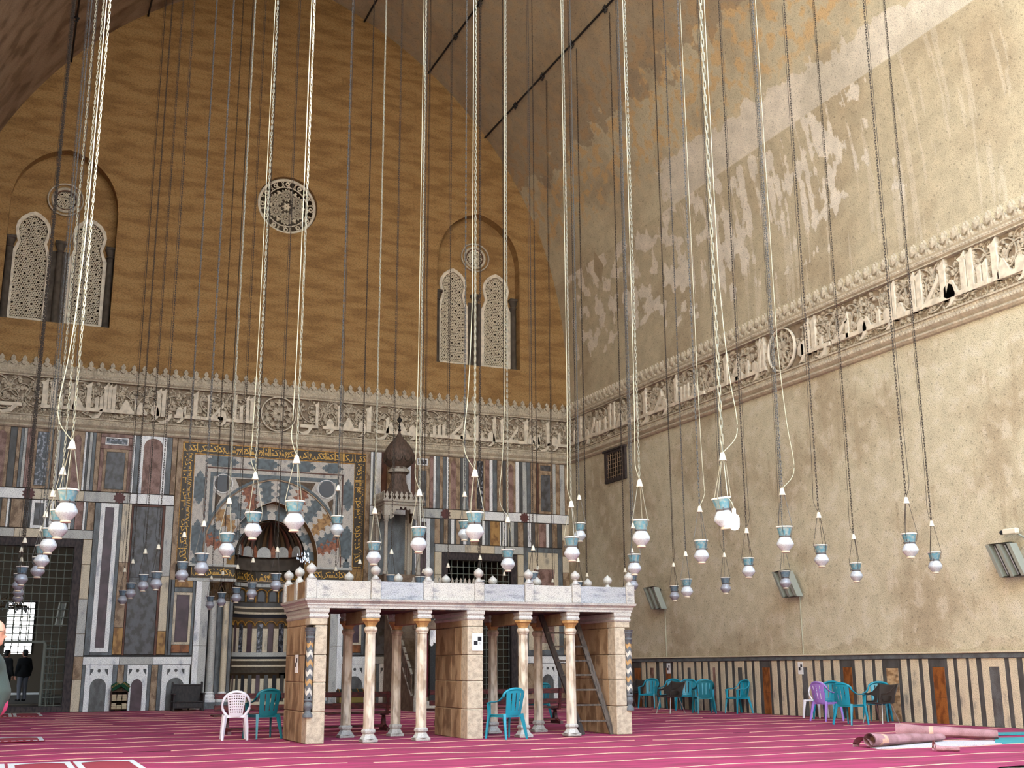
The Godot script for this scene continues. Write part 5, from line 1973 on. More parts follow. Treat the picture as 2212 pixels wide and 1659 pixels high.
	for i in 3:
		var t := thing("wall_light", "grey twin-tube light tilted on the right wall, %s" % names[i], "light fitting", Vector3(XR, 2.98, ZB + at[i]), -PI / 2, "tilted wall lights")
		var o := Node3D.new()
		s = new_st()
		for q in [[-0.33, -0.25], [-0.05, 0.03], [0.23, 0.31]]:
			sbar(s, q[0], q[1], 0.20)
		obj("side_plate", s, M.fixture_grey, t)
		s = new_st()
		for q in [[-0.25, -0.05], [0.03, 0.23]]:
			sbar(s, q[0], q[1], 0.06)
		obj("reflector", s, M.fixture_dark, t)
		s = new_st()
		for q in [-0.18, -0.11, 0.09, 0.16]:
			tube(s, [tilt(q, 0.04, 0.10), tilt(q, 0.64, 0.10)], 0.016, 6)
		obj("tube", s, M.lamp_grey, t)
		s = new_st()
		for e in [0.0, 0.66]:
			var p0 := tilt(-0.33, e, 0.0)
			quad(s, tilt(-0.33, e, 0.0), tilt(0.31, e, 0.0), tilt(0.31, e, 0.19), tilt(-0.33, e, 0.19), Vector3(0, 1 if e > 0.3 else -1, 0))
			quad(s, tilt(-0.33, e + 0.02, 0.0), tilt(0.31, e + 0.02, 0.0), tilt(0.31, e + 0.02, 0.19), tilt(-0.33, e + 0.02, 0.19), Vector3(0, 1, 0))
		obj("end_plate", s, M.fixture_grey, t)
		s = new_st()
		tube(s, [Vector3(0.12, 0.05, 0.0), Vector3(0.12, 0.05, 0.16)], 0.03, 6)
		tube(s, [Vector3(-0.1, 0.6, 0.0), Vector3(-0.1, 0.62, 0.1)], 0.03, 6)
		obj("bracket", s, M.iron, t)
		s = new_st()
		tube(s, [Vector3(0.14, 0.0, 0.02), Vector3(0.14, -1.45, 0.02)], 0.017, 5)
		obj("conduit", s, M.cable_white, t)
	var cam := thing("security_camera", "small pale surveillance camera on an arm above the nearest wall light", "camera", Vector3(XR, 3.85, ZB + 21.0), -PI / 2)
	s = new_st()
	tube(s, [Vector3(0.05, -0.15, 0.0), Vector3(0.0, -0.05, 0.14), Vector3(-0.06, 0.02, 0.22)], 0.02, 6)
	obj("arm", s, M.fixture_grey, cam)
	s = new_st()
	rbox(s, Vector3(-0.34, -0.02, 0.17), Vector3(0.02, 0.10, 0.29), 0.02)
	obj("housing", s, M.lamp_cap, cam)
	s = new_st()
	tube(s, [Vector3(-0.34, 0.04, 0.23), Vector3(-0.42, 0.04, 0.23)], 0.045, 10)
	obj("lens", s, M.ink, cam)


func tilt(x: float, y: float, z: float) -> Vector3:
	# the fittings lean out at the top
	return Vector3(x - 0.20 * (y - 0.3), y, 0.08 + z + 0.28 * y)


func sbar(s: SurfaceTool, x0: float, x1: float, deep: float) -> void:
	var p := []
	for e in [[x0, 0.0, 0.0], [x1, 0.0, 0.0], [x1, 0.66, 0.0], [x0, 0.66, 0.0], [x0, 0.0, deep], [x1, 0.0, deep], [x1, 0.66, deep], [x0, 0.66, deep]]:
		p.append(tilt(e[0], e[1], e[2]))
	quad(s, p[4], p[5], p[6], p[7], Vector3.BACK)
	quad(s, p[0], p[1], p[2], p[3], Vector3.FORWARD)
	quad(s, p[0], p[4], p[7], p[3], Vector3.LEFT)
	quad(s, p[1], p[5], p[6], p[2], Vector3.RIGHT)
	quad(s, p[3], p[2], p[6], p[7], Vector3.UP)
	quad(s, p[0], p[1], p[5], p[4], Vector3.DOWN)


# ------------------------------------------------------------------ carpets
func line_z(k: int, x: float) -> float:
	return -12.2 - 1.25 * k + 0.035 * sin(x * 0.9 + k * 2.1) + 0.02 * sin(x * 2.3 + k)


func build_carpets() -> void:
	var f := get_node("floor") as Node3D
	var n := 60
	for k in range(0, 22):
		var z0 := -38.6 if k == 21 else 0.0
		var s := new_st(true)
		var s2 := new_st(true)
		var x0 := XL + 0.02
		var x1 := XR - 0.09
		var torn := 11.4
		for i in n:
			var a := lerpf(x0, x1, float(i) / n)
			var b := lerpf(x0, x1, float(i + 1) / n)
			var fa := line_z(k - 1, a)
			var fb := line_z(k - 1, b)
			if k == 0:
				fa = -11.05 if a < torn else -11.62 + 0.05 * sin(a * 3.0)
				fb = -11.05 if b < torn else -11.62 + 0.05 * sin(b * 3.0)
				fa = minf(fa, ZM - 0.0) if a < torn else fa
				fb = minf(fb, ZM - 0.0) if b < torn else fb
			var ra := line_z(k, a)
			var rb := line_z(k, b)
			if k == 21:
				ra = ZB + 0.05
				rb = ZB + 0.05
			var prev := fa
			var lift := [0.0, 0.004, 0.001, 0.003, 0.0]
			for j in 4:
				var u := j / 4.0
				var v := (j + 1) / 4.0
				quad(s, Vector3(a, wavy(a, k, u), lerpf(fa, ra, u)), Vector3(b, wavy(b, k, u), lerpf(fb, rb, u)), Vector3(b, wavy(b, k, v), lerpf(fb, rb, v)), Vector3(a, wavy(a, k, v), lerpf(fa, ra, v)), Vector3.UP)
			# pale selvedge along the far side, broken where the next carpet laps over it
			if k < 21 and sin(a * 0.55 + k * 4.7) + 0.5 * sin(a * 1.7 + k * 1.3) > -1.18:
				var wd := 0.018 + 0.008 * sin(a * 1.3 + k)
				var wd2 := 0.018 + 0.008 * sin(b * 1.3 + k)
				quad(s2, Vector3(a, wavy(a, k, 1.0) + 0.006, ra + wd), Vector3(b, wavy(b, k, 1.0) + 0.006, rb + wd2), Vector3(b, wavy(b, k, 1.0) + 0.006, rb), Vector3(a, wavy(a, k, 1.0) + 0.006, ra), Vector3.UP)
				quad(s2, Vector3(a, wavy(a, k, 1.0) + 0.006, ra + wd), Vector3(b, wavy(b, k, 1.0) + 0.006, rb + wd2), Vector3(b, wavy(b, k, 1.0) - 0.02, rb + wd2), Vector3(a, wavy(a, k, 1.0) - 0.02, ra + wd), Vector3.BACK)
		var c := obj("carpet_runner", s, M.carpet, f)
		if k < 21:
			obj("selvedge", s2, M.carpet_line, c)
	var s3 := new_st()
	box(s3, Vector3(XL, -0.04, ZB), Vector3(XR - 0.03, -0.02, ZM - 0.3))
	obj("stone_bedding", s3, M.slab_grey, f)


func wavy(x: float, k: int, t: float) -> float:
	return 0.0 + 0.010 * sin(x * 1.7 + k * 1.9) * sin(PI * t) + (0.008 * sin(x * 2.9 + k * 0.7) if t > 0.9 else 0.0)


# ------------------------------------------------------------------ marble tribune
func ring_mould(s: SurfaceTool, prof: PackedVector2Array, lo: Vector2, hi: Vector2) -> void:
	# profile (how far out, height) carried round a rectangle in plan with mitred corners
	for k in prof.size() - 1:
		var a := prof[k]
		var b := prof[k + 1]
		var d := b - a
		var c := [Vector2(-1, -1), Vector2(1, -1), Vector2(1, 1), Vector2(-1, 1)]
		for i in 4:
			var j := (i + 1) % 4
			var v := []
			for e in [[c[i], a], [c[j], a], [c[j], b], [c[i], b]]:
				var q: Vector2 = e[0]
				var x: float = (hi.x if q.x > 0 else lo.x) + q.x * e[1].x
				var z: float = (hi.y if q.y > 0 else lo.y) + q.y * e[1].x
				v.append(Vector3(x, e[1].y, z))
			var o: Vector2 = (c[i] + c[j]) * 0.5
			quad(s, v[0], v[1], v[2], v[3], Vector3(o.x * d.y, -d.x, o.y * d.y))


func finial_mesh() -> ArrayMesh:
	var s := new_st(true)
	box(s, Vector3(-0.07, 0.0, -0.07), Vector3(0.07, 0.012, 0.07))
	lathe(s, pv([0.075, 0.012, 0.065, 0.03, 0.04, 0.065, 0.036, 0.08, 0.048, 0.087, 0.044, 0.095, 0.062, 0.105, 0.083, 0.135, 0.090, 0.165, 0.084, 0.195, 0.062, 0.222, 0.034, 0.242, 0.014, 0.262, 0.0, 0.276]), 18)
	return done(s)


func build_tribune() -> void:
	var t := thing("tribune_platform", "white marble platform on eight columns and three stone piers with onion finials round its parapet", "platform", Vector3(8.06, 0, -20.12))
	var s: SurfaceTool
	var ys := [0.0, 0.52, 1.01, 1.47, 1.97, 2.1]
	var xs := [[-3.13, -2.815], [-0.215, 0.09], [2.81, 3.135]]
	for p in 3:
		var a: float = xs[p][0]
		var b: float = xs[p][1]
		for i in 5:
			var zz := [0.0, -0.33, -0.82, -1.30, -1.73] if i % 2 == 0 else [0.0, -0.30, -0.62, -1.12, -1.73]
			for j in 4:
				s = new_st()
				var la := a
				var lb := b
				if j == 0 and i > 0 and i < 4:
					if p == 0:
						la += 0.10
					if p == 2:
						lb -= 0.10
				var g := 0.003
				rbox(s, Vector3(la, ys[i] + g, zz[j + 1] + g), Vector3(lb, ys[i + 1] - g, zz[j] - g), 0.012)
				obj("stone_block", s, M.block_stone if j == 0 else M.block_tan, t)  # side blocks browner in colour for the shade on pier sides
		s = new_st()
		box(s, Vector3(a + 0.015, 0.0, -1.71), Vector3(b - (0.12 if p == 2 else 0.015), 2.1, -0.12))
		obj("pier_core", s, M.joint, t)
		s = new_st()
		ring_mould(s, pv([0.0, 2.085, 0.012, 2.10, 0.02, 2.125, 0.006, 2.15, 0.006, 2.17, 0.022, 2.20, 0.022, 2.262]), Vector2(a, -1.73), Vector2(b, 0.0))
		obj("pier_cap", s, M.tribune_marble, t)
	# corner colonettes with chevron bands
	for p in [0, 2]:
		var c := Vector3(-3.105 if p == 0 else 3.105, 0, -0.03)
		s = new_st(true)
		lathe(s, pv([0.085, 0.44, 0.085, 0.48, 0.05, 0.53, 0.05, 0.56, 0.075, 0.60, 0.078, 0.64, 0.055, 0.69, 0.07, 0.71, 0.07, 0.73, 0.06, 0.745]), 18, c)
		obj("colonette_base", s, M.chev_grey, t)
		var n := 12
		for i in n:
			s = new_st(true)
			var y0 := 0.745 + 0.94 * i / n
			var y1 := 0.745 + 0.94 * (i + 1) / n
			for j in 24:
				var q := TAU * j / 24
				var r := TAU * (j + 1) / 24
				var z0 := zig(q, y0)
				var z1 := zig(r, y0)
				var w0 := zig(q, y1)
				var w1 := zig(r, y1)
				quad(s, c + Vector3(cos(q) * 0.062, z0, sin(q) * 0.062), c + Vector3(cos(r) * 0.062, z1, sin(r) * 0.062), c + Vector3(cos(r) * 0.062, w1, sin(r) * 0.062), c + Vector3(cos(q) * 0.062, w0, sin(q) * 0.062), Vector3(cos(q), 0, sin(q)))
			obj("chevron_band", s, [M.chev_grey, M.chev_white, M.chev_grey, M.chev_ochre][i % 4], t)
		s = new_st(true)
		lathe(s, pv([0.062, 1.67, 0.07, 1.74, 0.08, 1.75, 0.08, 1.77, 0.062, 1.78, 0.064, 1.80, 0.085, 1.83, 0.07, 1.84, 0.092, 1.88, 0.08, 1.89, 0.10, 1.93]), 18, c, 9, 0.06)
		obj("colonette_capital", s, M.chev_grey, t)
	# columns
	for x in [-2.0, -1.04, 0.94, 1.92]:
		for z in [-0.13, -1.60]:
			var col := Node3D.new()
			col.name = "column"
			t.add_child(col, true)
			col.position = Vector3(x, 0, z)
			s = new_st()
			rbox(s, Vector3(-0.135, 0.0, -0.135), Vector3(0.135, 0.055, 0.135), 0.01)
			lathe(s, pv([0.16, 0.055, 0.125, 0.10, 0.105, 0.13, 0.105, 0.145, 0.128, 0.165, 0.130, 0.195, 0.118, 0.21, 0.098, 0.225]), 8, Vector3.ZERO, 0, 0.0, false)
			obj("column_base", s, M.tribune_marble, col)
			s = new_st()
			lathe(s, pv([0.100, 0.225, 0.094, 1.0, 0.090, 1.84]), 8, Vector3.ZERO, 0, 0.0, false)
			obj("shaft", s, M.shaft_marble, col)
			s = new_st(true)
			lathe(s, pv([0.092, 1.84, 0.102, 1.85, 0.100, 1.865, 0.118, 1.89, 0.120, 1.915, 0.105, 1.945, 0.09, 1.955]), 20, Vector3.ZERO, 8, 0.03)
			obj("neck_ring", s, M.shaft_marble, col)
			s = new_st()
			lathe(s, pv([0.09, 1.955, 0.10, 1.985, 0.135, 2.04, 0.165, 2.06, 0.165, 2.10]), 8, Vector3.ZERO, 0, 0.0, false)
			obj("capital", s, M.chev_ochre, col)
			s = new_st()
			ring_mould(s, pv([0.0, 2.10, 0.012, 2.11, 0.018, 2.14, 0.0, 2.165, 0.0, 2.18, 0.016, 2.205, 0.016, 2.262]), Vector2(-0.12, -0.12), Vector2(0.12, 0.12))
			obj("impost", s, M.tribune_marble, col)
	for x in [-2.0, -1.04, 0.94, 1.92]:
		s = new_st()
		rbox(s, Vector3(x - 0.085, 2.02, -1.50), Vector3(x + 0.085, 2.262, -0.23), 0.008)
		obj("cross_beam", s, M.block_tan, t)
	s = new_st()
	box(s, Vector3(-3.1, 2.24, -1.70), Vector3(3.1, 2.29, -0.04))
	obj("floor_boards", s, M.beam_dark, t)
	s = new_st()
	ring_mould(s, pv([-0.16, 2.262, 0.01, 2.262, 0.012, 2.30, 0.028, 2.325, 0.022, 2.34, 0.045, 2.37, 0.07, 2.385, 0.078, 2.425, -0.14, 2.43]), Vector2(-3.17, -1.77), Vector2(3.17, 0.02))
	obj("cornice", s, M.tribune_marble, t)
	# parapet
	var fm := finial_mesh()
	var px := [-3.13, -1.97, -0.985, 0.0, 1.005, 1.985, 3.145]
	for i in 7:
		for z in [0.0, -1.74]:
			s = new_st()
			rbox(s, Vector3(px[i] - 0.09, 2.425, z - 0.075), Vector3(px[i] + 0.09, 2.765, z + 0.055), 0.008)
			obj("parapet_post", s, M.tribune_marble, t)
			var f := put("finial", fm, M.tribune_marble, t)
			f.position = Vector3(px[i], 2.765, z - 0.01)
			if i < 6:
				s = new_st()
				rbox(s, Vector3(px[i] + 0.092, 2.425, z - 0.05), Vector3(px[i + 1] - 0.092, 2.738, z + 0.03), 0.006)
				obj("parapet_panel", s, M.tribune_grey if i in [1, 3, 5] else M.tribune_marble, t)
	for x in [-3.13, 3.145]:
		s = new_st()
		rbox(s, Vector3(x - 0.075, 2.425, -0.96), Vector3(x + 0.075, 2.765, -0.80), 0.008)
		obj("parapet_post", s, M.tribune_marble, t)
		var f := put("finial", fm, M.tribune_marble, t)
		f.position = Vector3(x, 2.765, -0.88)
		for z in [[-0.80, -0.075], [-1.665, -0.96]]:
			s = new_st()
			rbox(s, Vector3(x - 0.045, 2.425, z[0]), Vector3(x + 0.045, 2.738, z[1]), 0.006)
			obj("parapet_panel", s, M.block_tan if x < 0 else M.tribune_marble, t)  # left panels browner in colour for the shade on that side
	# ladder under the right end
	var l := thing("wooden_ladder", "dark wooden ladder leaning up inside the right end of the marble platform", "ladder", Vector3.ZERO)
	var la := [Vector3(10.30, 0.0, -20.44), Vector3(9.70, 2.25, -20.98)]
	var lb := [Vector3(10.86, 0.0, -20.30), Vector3(10.40, 2.25, -20.92)]
	for e in [la, lb]:
		s = new_st()
		tube(s, e, 0.034, 4, 0.07, 1.0, false, Vector3.RIGHT)
		obj("rail", s, M.old_wood if e == la else M.worn_wood, l)
	for h in [0.25, 0.54, 0.82, 1.095, 1.36, 1.63, 1.89]:
		s = new_st()
		var k: float = h / 2.25
		tube(s, [la[0].lerp(la[1], k), lb[0].lerp(lb[1], k)], 0.05, 4, 0.022)
		obj("rung", s, M.worn_wood, l)


func zig(a: float, y: float) -> float:
	# one point of the chevron faces the camera side
	var q := fposmod(a - PI / 2 + PI / 4, PI / 2) / (PI / 2)
	return y - absf(q - 0.5) * 0.13 + 0.03


# ------------------------------------------------------------------ pulpit by the end wall
func build_minbar() -> void:
	var t := thing("pulpit", "tall pulpit with stair, columned kiosk and ribbed dark onion dome against the end wall", "pulpit", Vector3(11.95, 0, -37.1))
	var s := new_st()
	# stair body, seen from its left side
	var side := pv([0.55, 0.0, 0.55, 3.0, 0.75, 3.0, 3.35, 0.42, 3.75, 0.42, 3.75, 0.0])
	prism(s, side, -0.56, 0.56, 0.0, true)
	var body := obj("stair_body", s, M.minbar_stone, t)
	body.rotation.y = -PI / 2
	s = new_st()
	for sx in [-0.575, 0.575]:
		for k in 12:
			var z := 0.85 + k * 0.215
			var y := 3.0 - k * 0.215
			box(s, Vector3(sx - 0.035, y - 0.1, z), Vector3(sx + 0.035, y + 0.62, z + 0.04))
	obj("baluster", s, M.minbar_wood, t)
	for sx in [-0.575, 0.575]:
		s = new_st()
		tube(s, [Vector3(sx, 3.66, 0.75), Vector3(sx, 1.05, 3.40)], 0.05, 4, 0.035)
		tube(s, [Vector3(sx, 3.04, 0.75), Vector3(sx, 0.44, 3.40)], 0.05, 4, 0.035)
		obj("handrail", s, M.minbar_marble, t)
		s = new_st()
		box(s, Vector3(sx - 0.012, 0.0, 0.0), Vector3(sx + 0.012, 0.0, 0.0))
		var pan := pv([0.0, 0.0, 0.0, 0.58, 2.62, -2.04, 2.62, -2.62])
		prism(s, shifted(pan, 0.78, 3.04), -0.012, 0.012, 0.0, true)
		var pl := obj("side_panel", s, M.minbar_stone, t)
		pl.rotation.y = -PI / 2
		pl.position.x = sx
	for k in 13:
		s = new_st()
		rbox(s, Vector3(-0.53, 0.0, 3.40 - k * 0.215 - 0.22), Vector3(0.53, 0.42 + k * 0.215, 3.40 - k * 0.215), 0.01)
		obj("step", s, M.minbar_stone, t)
	# gate at the foot of the stair
	for sx in [-0.60, 0.98]:
		s = new_st(true)
		lathe(s, pv([0.10, 0.0, 0.10, 0.36, 0.09, 0.37, 0.10, 0.40, 0.075, 0.46, 0.066, 0.50, 0.062, 2.30, 0.085, 2.33]), 14, Vector3(sx, 0, 3.92))
		obj("gate_column", s, M.minbar_marble, t)
		s = new_st(true)
		lathe(s, pv([0.07, 2.33, 0.10, 2.42, 0.085, 2.45, 0.12, 2.58, 0.14, 2.66]), 12, Vector3(sx, 0, 3.92), 6, 0.06)
		obj("gate_capital", s, M.gold_dark, t)
	s = new_st()
	rbox(s, Vector3(-0.75, 2.66, 3.70), Vector3(1.15, 3.05, 4.05), 0.02)
	rbox(s, Vector3(-0.80, 3.05, 3.66), Vector3(1.2, 3.18, 4.10), 0.02)
	rbox(s, Vector3(-0.72, 2.34, 3.78), Vector3(1.12, 2.62, 3.98), 0.02)
	obj("gate_lintel", s, M.minbar_stone, t)
	s = new_st()
	rbox(s, Vector3(-0.75, 3.18, 3.74), Vector3(1.15, 3.45, 4.02), 0.02)
	obj("gate_frieze", s, M.minbar_stone, t)
	for k in 15:
		s = new_st()
		prism(s, merlon(0.062, 0.42), 0.0, 0.04, 0.0, true)
		var m := obj("gate_merlon", s, M.minbar_marble, t)
		m.position = Vector3(-0.75 + k * 0.137, 3.45, 3.9)
	s = new_st()
	slab(s, -0.18, 0.30, 0.88, 2.34, 3.80, 3.86)
	obj("door_leaf", s, M.door_green, t)
	s = new_st()
	slab(s, -0.30, 0.0, 0.95, 0.30, 3.75, 3.95)
	obj("threshold", s, M.minbar_marble, t)
	s = new_st()
	for k in 5:
		var sc := pv([0, 0, 0.10, 0, 0.10, -0.10 - 0.09 * (4 - k), 0.07, -0.14 - 0.09 * (4 - k), 0.03, -0.14 - 0.09 * (4 - k), 0, -0.10 - 0.09 * (4 - k)])
		prism(s, shifted(sc, -0.20 + k * 0.1, 2.36), 3.87, 3.92)
	obj("scalloped_corner", s, M.w, t)
	s = new_st()
	slab(s, -0.50, 0.40, -0.20, 2.5, 3.72, 3.76)
	obj("red_curtain", s, M.cloth_red, t)
	# kiosk
	var k0 := -0.56
	var k1 := 0.56
	s = new_st()
	rbox(s, Vector3(-0.62, 2.9, -0.60), Vector3(0.62, 4.2, 0.60), 0.02)
	obj("kiosk_base", s, M.minbar_stone, t)
	for x in [k0, k1]:
		for z in [-0.50, 0.50]:
			s = new_st(true)
			lathe(s, pv([0.095, 4.2, 0.095, 4.26, 0.07, 4.30, 0.09, 4.36, 0.085, 4.40, 0.066, 4.44, 0.062, 5.90, 0.085, 5.93, 0.066, 5.96, 0.10, 6.03, 0.11, 6.10]), 14, Vector3(x, 0, z))
			obj("kiosk_column", s, M.minbar_marble, t)
			s = new_st()
			rbox(s, Vector3(x - 0.11, 6.10, z - 0.11), Vector3(x + 0.11, 6.46, z + 0.11), 0.015)
			obj("impost_block", s, M.minbar_marble, t)
	# lobed arches on the open sides
	for side2 in 3:
		var q := PackedVector2Array([Vector2(-0.46, 6.46)])
		q.append(Vector2(-0.46, 5.98))
		for i in 25:
			var a := PI - PI * i / 24.0
			var r := 0.36 + 0.045 * cos(a * 14.0)
			q.append(Vector2(cos(a) * r, 6.0 + sin(a) * r * 1.05))
		q.append(Vector2(0.46, 5.98))
		q.append(Vector2(0.46, 6.46))
		s = new_st()
		prism(s, q, -0.04, 0.04, 0.0, true)
		var ar := obj("lobed_arch", s, M.gold_dark if side2 == 1 else M.minbar_marble, t)
		ar.rotation.y = [0.0, PI / 2, -PI / 2][side2]
		ar.position = [Vector3(0, 0, 0.52), Vector3(0.57, 0, 0), Vector3(-0.57, 0, 0)][side2]
	s = new_st()
	ring_mould(s, pv([-0.5, 6.46, 0.06, 6.46, 0.08, 6.50, 0.06, 6.53, 0.12, 6.57, 0.13, 6.63, -0.5, 6.64]), Vector2(-0.60, -0.56), Vector2(0.60, 0.56))
	obj("kiosk_cornice", s, M.minbar_marble, t)
	s = new_st()
	box(s, Vector3(-0.6, 6.47, -0.55), Vector3(0.6, 6.6, 0.55))
	obj("kiosk_roof", s, M.carved_dark, t)
	# pierced cresting of diamonds
	for e in 4:
		for i in 8:
			s = new_st()
			prism(s, merlon(0.062, 0.28), 0.0, 0.03, 0.0, true)
			var m := obj("cresting_merlon", s, M.minbar_marble, t)
			var o := -0.58 + i * 0.166
			m.position = [Vector3(o, 6.63, 0.60), Vector3(o, 6.63, -0.63), Vector3(0.66, 6.63, -o), Vector3(-0.69, 6.63, -o)][e]
			m.rotation.y = [0.0, 0.0, PI / 2, PI / 2][e]
	s = new_st(true)
	lathe(s, pv([0.60, 6.62, 0.50, 6.80, 0.36, 7.08, 0.285, 7.30, 0.27, 7.55, 0.33, 7.62, 0.37, 7.64, 0.36, 7.68, 0.28, 7.80]), 8, Vector3.ZERO, 0, 0.0, false)
	obj("dome_neck", s, M.minbar_wood, t)
	s = new_st(true)
	lathe(s, pv([0.28, 7.70, 0.27, 7.84]), 20)
	lathe(s, pv([0.37, 7.62, 0.36, 7.70, 0.27, 7.78]), 20)
	obj("neck_ring", s, M.minbar_marble, t)
	s = new_st(true)
	lathe(s, pv([0.27, 7.80, 0.38, 7.86, 0.46, 7.95, 0.50, 8.06, 0.51, 8.18, 0.485, 8.32, 0.42, 8.47, 0.31, 8.62, 0.19, 8.76, 0.09, 8.88, 0.045, 9.0, 0.03, 9.06]), 72, Vector3.ZERO, 18, 0.022)
	obj("onion_dome", s, M.minbar_wood, t)
	for i in 10:
		var a := TAU * i / 10
		s = new_st()
		var pts := []
		for j in 7:
			var q2 := PI * j / 6.0
			var aa := a + cos(q2) * 0.25
			var yy := 8.10 - 0.13 * sin(q2)
			var rr := 0.515 - 0.03 * sin(q2)
			pts.append(Vector3(cos(aa) * rr, yy, sin(aa) * rr))
		tube(s, pts, 0.018, 5)
		obj("dome_scallop", s, M.carved_dark, t)
	s = new_st(true)
	lathe(s, pv([0.03, 9.04, 0.07, 9.09, 0.03, 9.14, 0.02, 9.17, 0.05, 9.20, 0.02, 9.24, 0.015, 9.34, 0.075, 9.40, 0.085, 9.46, 0.03, 9.53, 0.012, 9.55, 0.012, 9.64, 0.0, 9.66]), 14)
	obj("finial", s, M.iron, t)
	s = new_st()
	slab(s, -0.45, 3.9, 0.45, 6.3, -0.62, -0.58)
	obj("back_panel", s, M.g, t)


func merlon(r: float, h: float) -> PackedVector2Array:
	return mirror(pv([r * 0.95, 0.0, r * 0.95, h * 0.12, r * 0.45, h * 0.30, r * 1.0, h * 0.5, r * 1.0, h * 0.62, r * 0.4, h * 0.78, r * 0.5, h * 0.86, 0.0, h]))


# ------------------------------------------------------------------ hanging lamps
func chain_link(pitch: float, width: float, r: float) -> ArrayMesh:
	var s := new_st(true)
	var pts := []
	for i in 12:
		var a := TAU * i / 12
		pts.append(Vector3(cos(a) * (width * 0.5 - r), sin(a) * (width * 0.5 - r) + (pitch * 0.62 - width * 0.5 + r) * signf(sin(a)) * (1.0 if absf(sin(a)) > 0.2 else 0.0), 0))
	tube(s, pts, r, 5, r, 1.0, true, Vector3.BACK)
	return done(s)


